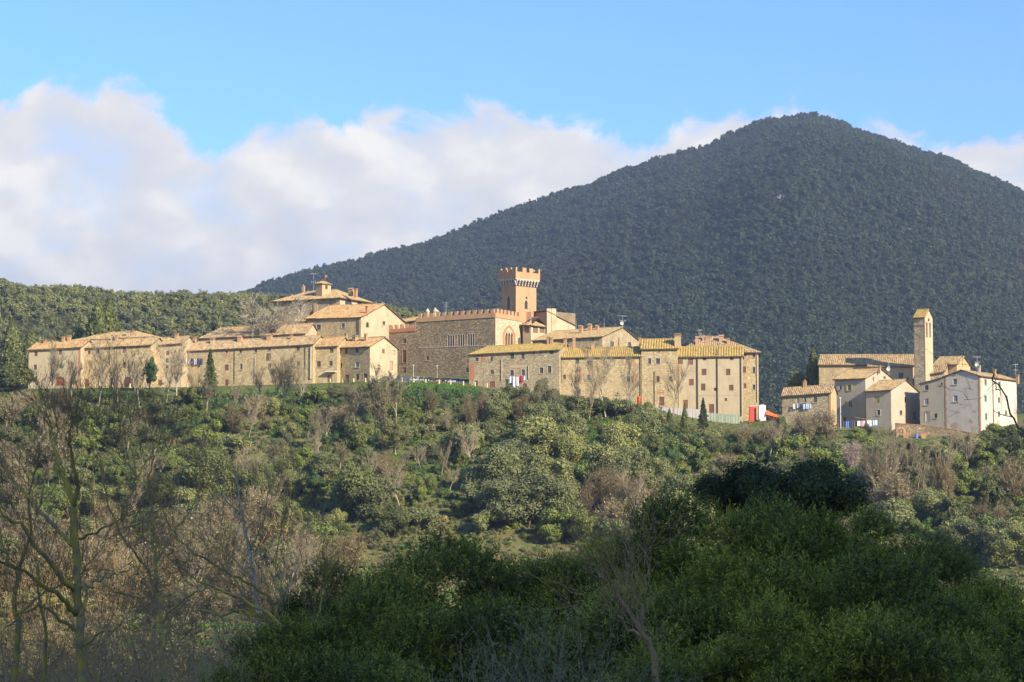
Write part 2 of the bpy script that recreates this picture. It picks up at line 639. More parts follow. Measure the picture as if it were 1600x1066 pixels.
# ------------------------------------------------------------------ ground (one sheet to the horizon)
def mat_ground():
    m, nt, b = new_mat('ground_soil_and_grass')
    n1 = noise_(nt, 0.045, 6, 0.6)
    n2 = noise_(nt, 0.5, 6, 0.7)
    n3 = noise_(nt, 0.012, 4, 0.5, off=(40, 3, 2))
    grass = ramp(nt, n2, [(0.25, (0.05, 0.075, 0.02)), (0.5, (0.09, 0.13, 0.035)), (0.75, (0.15, 0.155, 0.055))])
    soil = ramp(nt, n2, [(0.3, (0.10, 0.088, 0.042)), (0.7, (0.20, 0.17, 0.085))])
    near = mixc(nt, ramp(nt, n1, [(0.42, (0.0,) * 3), (0.6, (1.0,) * 3)]), grass, soil)
    wood = ramp(nt, n3, [(0.3, (0.03, 0.035, 0.016)), (0.7, (0.05, 0.05, 0.026))])
    tc = nnode(nt, 'ShaderNodeTexCoord')
    sp = nnode(nt, 'ShaderNodeSeparateXYZ')
    nt.links.new(tc.outputs['Object'], sp.inputs[0])
    mr = nnode(nt, 'ShaderNodeMapRange')
    nt.links.new(sp.outputs[1], mr.inputs[0])
    mr.inputs[1].default_value = 500
    mr.inputs[2].default_value = 560
    base = mixc(nt, mr.outputs[0], near, wood)
    nt.links.new(base, b.inputs['Base Color'])
    b.inputs['Roughness'].default_value = 1.0
    b.inputs['Specular IOR Level'].default_value = 0.05
    bump(nt, b, n2, 0.6, 0.4)
    return m


def build_ground():
    u = np.linspace(-1, 1, 301)
    xs = np.sinh(u * 5.0) / np.sinh(5.0) * 3600
    ys = np.concatenate([np.linspace(-420, -60, 16), np.linspace(-54, 320, 80), np.linspace(324, 560, 90), np.geomspace(566, 2150, 90), np.linspace(2160, 2260, 11), np.geomspace(2290, 5200, 22)])
    X, Y = np.meshgrid(xs, ys)
    Z = terr(X, Y)
    nx, ny = len(xs), len(ys)
    v = np.stack([X.ravel(), Y.ravel(), Z.ravel()], 1)
    i = np.arange(ny - 1)[:, None] * nx + np.arange(nx - 1)[None, :]
    f = np.stack([i, i + 1, i + 1 + nx, i + nx], -1).reshape(-1, 4)
    me = np_mesh('ground', v, f, np.full(len(v), 0.5), mat_ground(), True)
    o = bpy.data.objects.new('ground', me)
    col.objects.link(o)
    o['kind'] = 'structure'


build_ground()

# ------------------------------------------------------------------ houses
Z3 = Vector((0, 0, 1))


def tile_slope(mb, E0, E1, T0, T1, pitch=0.42, seg=0.7, seed=0):
    """rows of barrel tiles on the plane E0-E1 (eave) to T0-T1 (top)"""
    rr = random.Random(seed)
    L = (E1 - E0).length
    u = (E1 - E0) / L
    a0 = (T0 - E0).dot(u)
    a1 = (E1 - T1).dot(u)
    w = (T0 - E0) - u * a0
    H = w.length
    w = w / H
    n = u.cross(w)
    if n.z < 0:
        n = -n
    k = max(2, int(L / pitch))
    p = L / k
    sag = lambda a_, b_: float(vnoise((E0.x + a_) / 2.6, (E0.y + b_) / 2.2 + seed)) * 0.16 - 0.05 * math.sin(math.pi * min(1, max(0, a_ / L)))
    prof = [(-0.5, 0.0), (-0.34, 0.16), (0.0, 0.27), (0.34, 0.16), (0.5, 0.0)]
    for i in range(k):
        x = (i + 0.5) * p
        vm, vlo = 1.0, 0.0
        if a0 > 1e-3:
            vm = min(vm, x / a0)
        elif a0 < -1e-3:
            pass
        if a1 > 1e-3:
            vm = min(vm, (L - x) / a1)
        vm *= H
        if vm < 0.15:
            continue
        m = max(1, int(vm / seg))
        for j in range(m):
            va, vb = vm * j / m, min(vm, vm * (j + 1) / m + 0.05)
            la, lb = 0.055 + rr.uniform(0, 0.02), 0.02 + rr.uniform(0, 0.015)
            t = rr.random()
            jit = rr.uniform(-0.02, 0.02)
            n0 = len(mb.v)
            for (vv, lift) in ((va, la + max(-0.03, sag(x, va))), (vb, lb + max(-0.03, sag(x, vb)))):
                for (dx, dh) in prof:
                    mb.v.append(E0 + u * (x + dx * p * 0.98 + jit) + w * vv + n * (dh * p + lift))
                    mb.t.append(t)
            for q in range(4):
                mb.f.append((n0 + q, n0 + q + 1, n0 + 6 + q, n0 + 5 + q))
            mb.f.append((n0, n0 + 1, n0 + 2, n0 + 3, n0 + 4)[::-1])


def slab(mb, pts, th):
    lo = [p - Z3 * th for p in pts]
    mb.poly(pts)
    mb.poly(lo[::-1])
    k = len(pts)
    for i in range(k):
        j = (i + 1) % k
        mb.quad(lo[i], lo[j], pts[j], pts[i])


class House:
    """axis frame: u along the front (to the right), n inward (away); front right corner is P1"""

    def __init__(s, name, label, x0, x1, ye0, ye1, Y1, yaw, yb, d=9.0, xr=None, roof='gable', yr=None, wall=None, tiles=None,
                 cat='house', oh=0.45, pitch=0.42, hips=(0, 0), below=3.5, P1=None, group=None, wall_name='wall', rise=None, oh_side=0.3, wall_r=None):
        s.wall_r = wall_r
        s.tiles = tiles or T_MIX
        s.wallmat = wall or STONE_WARM
        s.u = Vector((math.cos(R(yaw)), -math.sin(R(yaw)), 0))
        s.n = Vector((math.sin(R(yaw)), math.cos(R(yaw)), 0))
        p1 = at(x1, ye1, Y1)
        s.z1 = p1.z
        s.P1 = Vector((p1.x, p1.y, 0))
        # left corner: where the ray of x0 meets the front plane
        r0 = ray(x0, ye0)
        k = (s.P1.dot(s.n)) / (r0.x * s.n.x + r0.y * s.n.y)
        s.P0 = Vector((r0.x * k, r0.y * k, 0))
        s.z0 = r0.z * k
        s.W = (s.P1 - s.P0).dot(s.u)
        if xr is not None:
            kk = ray(xr, ye1).x
            d = (kk * s.P1.y - s.P1.x) / (s.n.x - kk * s.n.y)
        s.d = d
        s.zb = at(x1, yb, Y1).z
        s.slope = (s.z1 - s.z0) / s.W
        s.zbot = min(s.zb - below, min(s.z0, s.z1) - 2.0)
        base = s.P1 + s.u * (-s.W / 2) + s.n * (s.d / 2)
        s.e = empty(name, Vector((base.x, base.y, s.zb)), label, cat, group)
        s.holes = {'f': [], 'r': [], 'l': []}
        s.roofk = roof
        s.hips = hips
        s.oh = oh
        s.ohs = oh_side
        s.pitch = pitch
        mid = s.P1 + s.n * (s.d / 2)
        if yr is not None:
            s.rise = at(x1, yr, mid.y).z - s.z1
        else:
            s.rise = rise if rise is not None else s.d * 0.5 * 0.33
        s.roof_ob = None
        s.wn = wall_name
        s.seed = int(x0 * 7 + x1)

    # ---- frames of the visible faces: origin (bottom left seen from outside), along, outward, width, slope
    def face(s, f):
        if f == 'f':
            return s.P0, s.u, -s.n, s.W, s.slope, s.z0
        if f == 'r':
            return s.P1, s.n, s.u, s.d, 0.0, s.z1
        return s.P0 + s.n * s.d, -s.n, -s.u, s.d, 0.0, s.z0

    def loc(s, f, px, py):
        o, a, out, w, sl, zz = s.face(f)
        h = plane_hit(px, py, o, out)
        return (h - o).dot(a), h.z, h.y

    def opening(s, px, py, w, h, f='f', kind='w', **kw):
        """w,h in photo pixels; recorded and cut when the wall is built"""
        o, a, out, W, sl, zz = s.face(f)
        c, z, Y = s.loc(f, px, py)
        m = Y / F
        fs = abs(a.x - a.y * ray(px, py).x)          # foreshortening of the face
        ww = max(0.35, w * m / max(0.25, fs))
        hh = max(0.4, h * m)
        ca, cb = c - ww / 2, c + ww / 2
        za, zb = z - hh / 2, z + hh / 2
        top = s.z0 + sl * c - 0.12 if f == 'f' else zz - 0.12
        if s.roofk == 'gablef' and f == 'f':
            top = min(s.z0, s.z1) - 0.12
        cut = ca > 0.15 and cb < W - 0.15 and zb < top + (0.0) and za > s.zbot + 0.2
        if zb >= top and za < top - 0.5 and ca > 0.15 and cb < W - 0.15 and s.roofk != 'gablef':
            zb = top - 0.05
            cut = True
        for (qa, qb, ra, rb, _) in [(h_[0], h_[1], h_[2], h_[3], 0) for h_ in s.holes[f]]:
            if ca < qb + 0.1 and cb > qa - 0.1 and za < rb + 0.1 and zb > ra - 0.1:
                cut = False
        sh = sl * c
        if cut:
            s.holes[f].append((ca, cb, za - sh, zb - sh))
        s._win(f, ca, cb, za, zb, cut, kind, kw)

    def _win(s, f, ca, cb, za, zb, cut, kind, kw):
        o, a, out, W, sl, zz = s.face(f)
        ob = o + Z3 * 0

        def P(c, z, dep):
            return Vector((ob.x, ob.y, 0)) + a * c + out * dep + Z3 * z
        di = -0.16 if cut else 0.03
        fr = MB()
        fw = min(0.09, (cb - ca) * 0.14)

        def bar(c0, c1, z0, z1, d0, d1, mb=fr):
            mb.box(P(c0, z0, d0), a * (c1 - c0), out * (d1 - d0), Z3 * (z1 - z0))
        f0, f1 = di, di + 0.07
        bar(ca, ca + fw, za, zb, f0, f1)
        bar(cb - fw, cb, za, zb, f0, f1)
        bar(ca + fw, cb - fw, zb - fw, zb, f0, f1)
        bar(ca + fw, cb - fw, za, za + fw, f0, f1)
        name = 'door' if kind in ('d', 'da') else 'window'
        if kind == 'w':
            cm = (ca + cb) / 2
            bar(cm - fw * 0.4, cm + fw * 0.4, za + fw, zb - fw, f0 + 0.005, f1 - 0.005)
        win = fr.build(name, kw.get('frame', FRAME), s.e)
        if kw.get('label'):
            win['label'] = kw['label']
        pn = MB()
        if kind in ('w', 'a', 'p'):
            pn.box(P(ca + fw, za + fw, di - 0.02), a * (cb - ca - 2 * fw), out * 0.035, Z3 * (zb - za - 2 * fw))
            pn.build('pane', kw.get('pane', PANE), win)
        elif kind in ('c', 'd', 'da'):
            cm = (ca + cb) / 2
            nm = 'shutter' if kind == 'c' else 'door_leaf'
            halves = ((ca + fw, cm - 0.012), (cm + 0.012, cb - fw)) if (cb - ca) > 0.6 else ((ca + fw, cb - fw),)
            for (q0, q1) in halves:
                pn = MB()
                pn.box(P(q0, za + fw, di + 0.01), a * (q1 - q0), out * 0.045, Z3 * (zb - za - 2 * fw))
                k = max(2, int((zb - za) / 0.28))
                for i in range(k):
                    zz_ = za + fw + (zb - za - 2 * fw) * (i + 0.15) / k
                    pn.box(P(q0 + 0.06, zz_, di + 0.056), a * (q1 - q0 - 0.12), out * 0.012, Z3 * ((zb - za) / k * 0.55))
                pn.build(nm, kw.get('mat', SH_BROWN), win)
        if 'open' in kw:
            wd = (cb - ca) * 0.55
            for (q0, q1) in ((ca - wd - 0.03, ca - 0.03), (cb + 0.03, cb + wd + 0.03)):
                pn = MB()
                pn.box(P(q0, za, 0.02), a * (q1 - q0), out * 0.05, Z3 * (zb - za))
                k = max(2, int((zb - za) / 0.3))
                for i in range(k):
                    pn.box(P(q0 + 0.06, za + (zb - za) * (i + 0.2) / k, 0.072), a * (q1 - q0 - 0.12), out * 0.012, Z3 * ((zb - za) / k * 0.5))
                pn.build('shutter', kw['open'], win)
        # stone surround and sill
        sm = kw.get('sur')
        if sm or kind == 'w':
            q = MB()
            if sm:
                t = kw.get('sw', 0.2)
                bar(ca - t, ca - 0.003, za, zb + t, -0.05, 0.05, q)
                bar(cb + 0.003, cb + t, za, zb + t, -0.05, 0.05, q)
                bar(ca - 0.003, cb + 0.003, zb + 0.003, zb + t, -0.05, 0.05, q)
            bar(ca - 0.14, cb + 0.14, za - 0.13, za - 0.003, -0.06, 0.12, q)
            q.build('surround' if sm else 'sill', sm or TRIM, win)
        # arched head: filled spandrels in front of a square opening
        if kind in ('a', 'da'):
            t = kw.get('sw', 0.22)
            mat = kw.get('arch', TRIM)
            q = MB()
            r = (cb - ca) / 2
            cm = (ca + cb) / 2
            zs = zb - r * kw.get('point', 1.0)
            N = 10
            kx = kw.get('point', 1.0)
            inn, oo = [], []
            for i in range(N + 1):
                w = math.pi * i / N
                sx, sz = math.cos(w), math.sin(w)
                if kx > 1.05:
                    sz = (1 - abs(sx) ** 1.6) * 1.0
                inn.append((cm - r * sx, zs + r * kx * sz))
                oo.append((cm - (r + t) * sx, zs + (r * kx + t) * sz))
            for i in range(N):
                A, B, C, D = inn[i], inn[i + 1], oo[i + 1], oo[i]
                q.quad(P(*A, 0.045), P(*B, 0.045), P(*C, 0.045), P(*D, 0.045))
                q.quad(P(*A, -0.12), P(*B, -0.12), P(*B, 0.045), P(*A, 0.045))
                q.quad(P(*D, 0.045), P(*C, 0.045), P(*C, -0.02), P(*D, -0.02))
                # spandrel behind the ring, flush with the wall
                zt = zb + 0.004
                q.quad(P(A[0], A[1], 0.004), P(B[0], B[1], 0.004), P(B[0], max(zt, B[1]), 0.004), P(A[0], max(zt, A[1]), 0.004))
            bar(ca - t, ca - 0.003, za, zs, -0.05, 0.045, q)
            bar(cb + 0.003, cb + t, za, zs, -0.05, 0.045, q)
            q.build('arch', mat, win)

    def pipe(s, px, y0, y1, f='f', r=0.06, mat=None):
        c, z, Y = s.loc(f, px, (y0 + y1) / 2)
        o, a, out, W, sl, zz = s.face(f)
        b = Vector((o.x, o.y, 0)) + a * c + out * (r + 0.06)
        zt = at(px, y0, Y).z
        zl = at(px, y1, Y).z
        mb = MB()
        mb.tube([b + Z3 * zl, b + Z3 * zt], r, 6)
        mb.build('downpipe', mat or PIPE, s.e)

    def band(s, px0, px1, y0, y1, mat, f='f', out_d=0.03, name='brick_patch'):
        """a raised patch of other masonry on a face, between photo pixels"""
        o, a, out, W, sl, zz = s.face(f)
        c0, z, Y = s.loc(f, px0, (y0 + y1) / 2)
        c1, _, _ = s.loc(f, px1, (y0 + y1) / 2)
        c0, c1 = max(0.0, min(c0, c1)), min(W, max(c0, c1))
        zt, zl = at(px0, y0, Y).z, at(px0, y1, Y).z
        mb = MB()
        mb.box(Vector((o.x, o.y, 0)) + a * c0 + Z3 * zl, a * (c1 - c0), out * out_d, Z3 * (zt - zl))
        return mb.build(name, mat, s.e)

    def _panel(s, mb, o, a, out, W, sl, ztop, holes):
        cs = sorted(set([0.0, W] + [h[0] for h in holes] + [h[1] for h in holes]))
        zs = sorted(set([s.zbot, ztop] + [h[2] for h in holes] + [h[3] for h in holes]))
        o = Vector((o.x, o.y, 0))

        def P(c, z, dep=0.0):
            zz = z + sl * c if z > s.zbot + 0.01 else z
            return o + a * c + out * dep + Z3 * zz
        for i in range(len(cs) - 1):
            for j in range(len(zs) - 1):
                cm, zm = (cs[i] + cs[i + 1]) / 2, (zs[j] + zs[j + 1]) / 2
                if any(h[0] < cm < h[1] and h[2] < zm < h[3] for h in holes):
                    continue
                mb.quad(P(cs[i], zs[j]), P(cs[i + 1], zs[j]), P(cs[i + 1], zs[j + 1]), P(cs[i], zs[j + 1]))
        D = -0.3
        for h in holes:
            A, B, C, E = (h[0], h[2]), (h[1], h[2]), (h[1], h[3]), (h[0], h[3])
            for p, q in ((A, B), (B, C), (C, E), (E, A)):
                mb.quad(P(*p), P(*q), P(*q, D), P(*p, D))
            mb.quad(P(*A, D), P(*B, D), P(*C, D), P(*E, D))

    def build(s):
        """walls and roof; call after the openings"""
        mb = MB()
        A, B = s.P0, s.P1
        C, D = s.P1 + s.n * s.d, s.P0 + s.n * s.d
        z0, z1 = s.z0, s.z1
        s._panel(mb, A, s.u, -s.n, s.W, s.slope, z0, s.holes['f'])
        rr_ = [(len(mb.f), 0)]
        s._panel(mb, B, s.n, s.u, s.d, 0.0, z1, s.holes['r'])
        rr_[0] = (rr_[0][0], len(mb.f))
        v = lambda p, z: Vector((p.x, p.y, z))
        zbot = s.zbot
        mb.quad(v(C, zbot), v(D, zbot), v(D, z0), v(C, z1))
        mb.quad(v(D, zbot), v(A, zbot), v(A, z0), v(D, z0))
        rk = s.roofk
        ml, mr = (A + D) / 2, (B + C) / 2
        rl, rr = s.z0 + s.rise, s.z1 + s.rise
        if rk == 'gable':
            if not s.hips[1]:
                rr_.append((len(mb.f), len(mb.f) + 1))
                mb.tri(v(B, z1), v(C, z1), v(mr, rr - 0.02))
            if not s.hips[0]:
                mb.tri(v(D, z0), v(A, z0), v(ml, rl - 0.02))
        elif rk == 'gablef':
            m0, m1 = (A + B) / 2, (D + C) / 2
            zr = (z0 + z1) / 2 + s.rise
            mb.tri(v(A, z0), v(B, z1), v(m0, zr - 0.02))
            mb.tri(v(C, z1), v(D, z0), v(m1, zr - 0.02))
        elif rk == 'shed':
            mb.tri(v(B, z1), v(C, z1), v(C, z1 + s.rise * 2 - 0.02))
            mb.tri(v(D, z0), v(A, z0), v(D, z0 + s.rise * 2 - 0.02))
            mb.quad(v(C, z1), v(D, z0), v(D, z0 + s.rise * 2 - 0.02), v(C, z1 + s.rise * 2 - 0.02))
        elif rk == 'flat':
            mb.quad(v(A, z0 - 0.5), v(B, z1 - 0.5), v(C, z1 - 0.5), v(D, z0 - 0.5))
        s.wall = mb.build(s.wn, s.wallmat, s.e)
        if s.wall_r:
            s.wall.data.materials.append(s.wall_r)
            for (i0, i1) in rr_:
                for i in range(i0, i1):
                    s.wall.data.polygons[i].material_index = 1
        if rk == 'flat':
            return s
        # roof
        oh, os_ = s.oh, s.ohs
        tl, sl_ = MB(), MB()
        LIFT = 0.03

        def slope(E0, E1, T0, T1, sd):
            tile_slope(tl, E0, E1, T0, T1, s.pitch, 0.7, s.seed + sd)
            slab(sl_, [E0, E1, T1, T0], 0.14) if (T1 - T0).length > 0.05 else slab(sl_, [E0, E1, T0], 0.14)
        if rk == 'gable':
            half = s.d / 2
            dz = s.rise / half
            hl, hr = s.hips
            ol, orr = (oh if hl else os_), (oh if hr else os_)
            zf = -oh * dz + LIFT
            E0 = A - s.u * ol - s.n * oh + Z3 * (z0 - s.slope * ol + zf)
            E1 = B + s.u * orr - s.n * oh + Z3 * (z1 + s.slope * orr + zf)
            G0 = D - s.u * ol + s.n * oh + Z3 * (z0 - s.slope * ol + zf)
            G1 = C + s.u * orr + s.n * oh + Z3 * (z1 + s.slope * orr + zf)
            il = half * hl if hl else -os_
            ir = half * hr if hr else -os_
            T0 = ml + s.u * il + Z3 * (rl + s.slope * il + LIFT)
            T1 = mr - s.u * ir + Z3 * (rr - s.slope * ir + LIFT)
            slope(E0, E1, T0, T1, 1)
            slope(G1, G0, T1, T0, 2)
            if hl:
                slope(G0, E0, T0, T0, 3)
            if hr:
                slope(E1, G1, T1, T1, 4)
            s.front_plane = (E0, (E1 - E0).cross(T0 - E0).normalized())
            s.ridge = (T0, T1)
            # ridge tiles
            k = max(2, int((T1 - T0).length / 0.5))
            for i in range(k):
                p, q = T0.lerp(T1, i / k), T0.lerp(T1, (i + 1.08) / k if i < k - 1 else 1)
                n0 = len(tl.v)
                tt = random.random()
                for pp in (p, q):
                    for w in (0, 45, 90, 135, 180):
                        tl.v.append(pp + s.n * (0.2 * math.cos(R(w))) + Z3 * (0.06 + 0.15 * math.sin(R(w))))
                        tl.t.append(tt)
                for j in range(4):
                    tl.f.append((n0 + j, n0 + j + 1, n0 + 6 + j, n0 + 5 + j))
        elif rk == 'gablef':
            half = s.W / 2
            dz = s.rise / half
            m0, m1 = (A + B) / 2, (D + C) / 2
            zr = (z0 + z1) / 2 + s.rise + LIFT
            T0 = m0 - s.n * os_ + Z3 * zr
            T1 = m1 + s.n * os_ + Z3 * zr
            E0 = A - s.u * oh - s.n * os_ + Z3 * (z0 - oh * dz + LIFT)
            E1 = D - s.u * oh + s.n * os_ + Z3 * (z0 - oh * dz + LIFT)
            slope(E1, E0, T1, T0, 1)
            G0 = B + s.u * oh - s.n * os_ + Z3 * (z1 - oh * dz + LIFT)
            G1 = C + s.u * oh + s.n * os_ + Z3 * (z1 - oh * dz + LIFT)
            slope(G0, G1, T0, T1, 2)
            s.front_plane = (G0, (G1 - G0).cross(T0 - G0).normalized())
            s.ridge = (T0, T1)
        elif rk == 'shed':
            dz = s.rise * 2 / s.d
            E0 = A - s.u * os_ - s.n * oh + Z3 * (z0 - oh * dz + LIFT)
            E1 = B + s.u * os_ - s.n * oh + Z3 * (z1 - oh * dz + LIFT)
            T0 = D - s.u * os_ + s.n * 0.1 + Z3 * (z0 + s.rise * 2 + LIFT)
            T1 = C + s.u * os_ + s.n * 0.1 + Z3 * (z1 + s.rise * 2 + LIFT)
            slope(E0, E1, T0, T1, 1)
            s.front_plane = (E0, (E1 - E0).cross(T0 - E0).normalized())
            s.ridge = (T0, T1)
        elif rk == 'lean':          # rises to the right along the front
            E0 = A - s.u * os_ - s.n * oh + Z3 * (z0 + LIFT - s.slope * os_)
            E1 = D - s.u * os_ + s.n * oh + Z3 * (z0 + LIFT - s.slope * os_)
            T0 = B - s.n * oh + Z3 * (z1 + LIFT) - s.u * 0.02
            T1 = C + s.n * oh + Z3 * (z1 + LIFT) - s.u * 0.02
            slope(E1, E0, T1, T0, 1)
            s.front_plane = (E0, (E1 - E0).cross(T0 - E0).normalized())
            s.ridge = (T0, T1)
        s.roof_ob = sl_.build('roof', EAVE, s.e)
        to = tl.build('roof_tiles', s.tiles, s.roof_ob)
        to['kind'] = 'stuff'
        return s

    def on_roof(s, px, py):
        p, n = s.front_plane
        h = plane_hit(px, py, p, n)
        # not beyond the ridge
        T0, T1 = s.ridge
        md = ((T0 + T1) / 2 - s.P1).dot(s.n)
        q = (h - s.P1).dot(s.n)
        if h.y < 0 or q > md or q < -s.oh:
            q = min(max(q, -s.oh), md) if h.y > 0 else md
            pl = s.P1 + s.n * q
            h = plane_hit(px, py, pl, s.n)
        return h

    def chimney(s, px, ytop, w, h, mat=None, cap='slab', depth=None):
        b = s.on_roof(px, ytop + h)
        m = b.y / F
        ww, hh = max(0.35, w * m * 0.8), h * m
        z0, z1 = b.z - 0.6, b.z + hh
        mb = MB()
        uu, nn = s.u, s.n
        c = Vector((b.x, b.y, 0))

        def bx(f, za, zb, t=0.5):
            q = ww * f
            mb.box(c - uu * (q / 2) - nn * (q / 2) + Z3 * za, uu * q, nn * q, Z3 * (zb - za), t)
        bx(1.0, z0, z1 - 0.42)
        bx(1.22, z1 - 0.415, z1 - 0.32)
        if cap == 'slab':
            for a in (-1, 1):
                for e in (-1, 1):
                    mb.box(c + uu * (a * ww * 0.4 - 0.06) + nn * (e * ww * 0.4 - 0.06) + Z3 * (z1 - 0.319), uu * 0.12, nn * 0.12, Z3 * 0.22)
            bx(1.25, z1 - 0.095, z1)
        elif cap == 'gable':
            q = ww * 1.2
            for sgn in (-1, 1):
                mb.quad(c - uu * (q / 2) + nn * (sgn * q / 2) + Z3 * (z1 - 0.26), c + uu * (q / 2) + nn * (sgn * q / 2) + Z3 * (z1 - 0.26),
                        c + uu * (q / 2) + Z3 * (z1 + 0.05), c - uu * (q / 2) + Z3 * (z1 + 0.05))
            for a in (-1, 1):
                mb.box(c + uu * (a * ww * 0.4 - 0.07) - nn * (ww * 0.4) + Z3 * (z1 - 0.319), uu * 0.14, nn * ww * 0.8, Z3 * 0.12)
        else:
            mb.tube([c + Z3 * (z1 - 0.319), c + Z3 * (z1 - 0.05), c + Z3 * z1], [ww * 0.34, ww * 0.26, ww * 0.3], 8)
        mb.build('chimney', mat or BRICK_OR, s.roof_ob)

    def antenna(s, px, ytop, ybase, bars=4, span=10, dish=False, depth=None):
        b = s.on_roof(px, ybase)
        m = b.y / F
        top = b.z + (ybase - ytop) * m
        mb = MB()
        c = Vector((b.x, b.y, 0))
        mb.tube([c + Z3 * (b.z - 0.4), c + Z3 * top], 0.035, 5)
        sp_ = span * m
        if bars:
            ax = Vector((0.93, 0.36, 0))
            zt = top - 0.12
            mb.tube([c - ax * sp_ * 0.5 + Z3 * zt, c + ax * sp_ * 0.5 + Z3 * zt], 0.025, 4)
            cr = Vector((-0.36, 0.93, 0.25))
            for i in range(bars):
                q = c + ax * (sp_ * (i / max(1, bars - 1) - 0.5)) + Z3 * zt
                mb.tube([q - cr * 0.35, q + cr * 0.35], 0.018, 4)
            zt2 = top - 0.45 * (top - b.z)
            mb.tube([c - ax * sp_ * 0.3 + Z3 * zt2, c + ax * sp_ * 0.35 + Z3 * zt2], 0.022, 4)
            for i in range(3):
                q = c + ax * (sp_ * 0.3 * (i - 1)) + Z3 * zt2
                mb.tube([q - Z3 * 0.25, q + Z3 * 0.25], 0.016, 4)
        a = mb.build('aerial', METAL, s.roof_ob)
        if dish:
            dm = MB()
            cc = c + Z3 * (b.z + (top - b.z) * 0.35) + Vector((-0.15, -0.2, 0))
            ring = [cc + Vector((0.42 * math.cos(w), -0.05, 0.42 * math.sin(w))) for w in [2 * math.pi * i / 12 for i in range(12)]]
            for i in range(12):
                dm.tri(cc + Vector((0, 0.12, 0)), ring[i], ring[(i + 1) % 12])
            dm.build('satellite_dish', FRAME_W, s.roof_ob)


def merlons(h, f, x0, x1, ytop, ybot, n, mat, wid=0.6, th=0.5, name='merlon', both=None):
    """n square merlons along a face between photo pixels; ytop = (left, right)"""
    o, a, out, W, sl, zz = h.face(f)
    for i in range(n):
        t = (i + 0.5) / n
        px = x0 + (x1 - x0) * t
        c, _, Y = h.loc(f, px, ytop[0])
        zt = at(px, ytop[0] + (ytop[1] - ytop[0]) * t, Y).z
        zl = at(px, ybot[0] + (ybot[1] - ybot[0]) * t, Y).z
        c0, _, _ = h.loc(f, x0, ytop[0])
        c1, _, _ = h.loc(f, x1, ytop[1])
        w = abs(c1 - c0) / n * wid
        mb = MB()
        mb.box(Vector((o.x, o.y, 0)) + a * (c - w / 2) - out * th + Z3 * (zl - 0.05), a * w, out * th, Z3 * (zt - zl + 0.05))
        mb.box(Vector((o.x, o.y, 0)) + a * (c - w / 2 - 0.04) - out * (th + 0.04) + Z3 * (zt + 0.003), a * (w + 0.08), out * (th + 0.08), Z3 * 0.08)
        mb.build(name, mat, h.e)
# ------------------------------------------------------------------ the village, left to right
W_ = dict(kind='w')
# --- left end houses
h = House('plaster_house', 'pale plastered house with arched doorway at the far left of the village', 45, 126, 546.5, 542.5, 447, 12, 608, d=9, yr=532, wall=PL_BEIGE, tiles=T_RED)
for a in ((94, 550.5, 5, 8), (56, 553, 5, 7), (55, 574, 5, 8)):
    h.opening(*a, kind='c', mat=SH_BROWN)
h.opening(95, 571.5, 5, 9, kind='c', mat=SH_GREEN)
h.opening(112.5, 571, 5, 9, kind='w')
h.opening(94, 596, 13, 14, kind='da', mat=SH_RED, arch=BRICK)
h.opening(113, 593, 5, 9, kind='w')
h.build()
h.chimney(70, 531, 5, 6)
h.chimney(99, 526, 5, 9)
h.chimney(108, 524, 6, 9)
h.band(122.5, 126, 545, 606, BRICK, name='brick_pier')
h.band(46, 121, 584, 585.2, TRIM, out_d=0.06, name='string_course')

h = House('arcade_house', 'stone house with a wide arched portal in the left row', 127, 236, 544, 538.5, 446, 12, 606, d=9, yr=528, wall=STONE_WARM, tiles=T_MIX)
for a in ((139, 551, 4, 5), (152, 549.5, 6, 7), (175, 594, 5, 7)):
    h.opening(*a, kind='w')
for a in ((194, 547, 5, 9), (194, 570.5, 5, 9)):
    h.opening(*a, kind='c', mat=SH_BROWN)
h.opening(206, 568.5, 4, 7, kind='w', sur=TRIM)
h.opening(200, 597, 14, 16, kind='da', mat=SH_BROWN, arch=TRIM, sw=0.35)
h.opening(135, 599, 6, 12, kind='d', mat=SH_RED)
h.build()
h.chimney(176, 523, 6, 9, mat=PL_CREAM)
h.chimney(182, 524, 5, 9)
h.antenna(218, 521, 536, 0)

h = House('hip_roof_house', 'taller house with a low hipped ochre roof behind the left row', 112, 238, 532, 526, 458, 12, 560, d=13, yr=516.5, wall=PL_OCHRE, tiles=T_MIX, hips=(1, 1))
h.build()
h.chimney(200, 517, 6, 8, mat=PL_CREAM)
h.chimney(207, 517, 6, 7)

h = House('plain_wall_house', 'plain ochre plaster house between the arched portal and the long row', 237, 284, 539.5, 536, 449, 12, 606, d=9, yr=526, wall=PL_CREAM, tiles=T_MIX)
h.opening(262, 552, 5, 7, kind='c', mat=SH_RED)
h.opening(261, 563.5, 5, 7, kind='a', arch=TRIM)
h.opening(261, 573, 5, 6, kind='w')
h.opening(250, 598, 6, 9, kind='d', mat=SH_BROWN)
h.build()
h.chimney(276, 521, 6, 8)

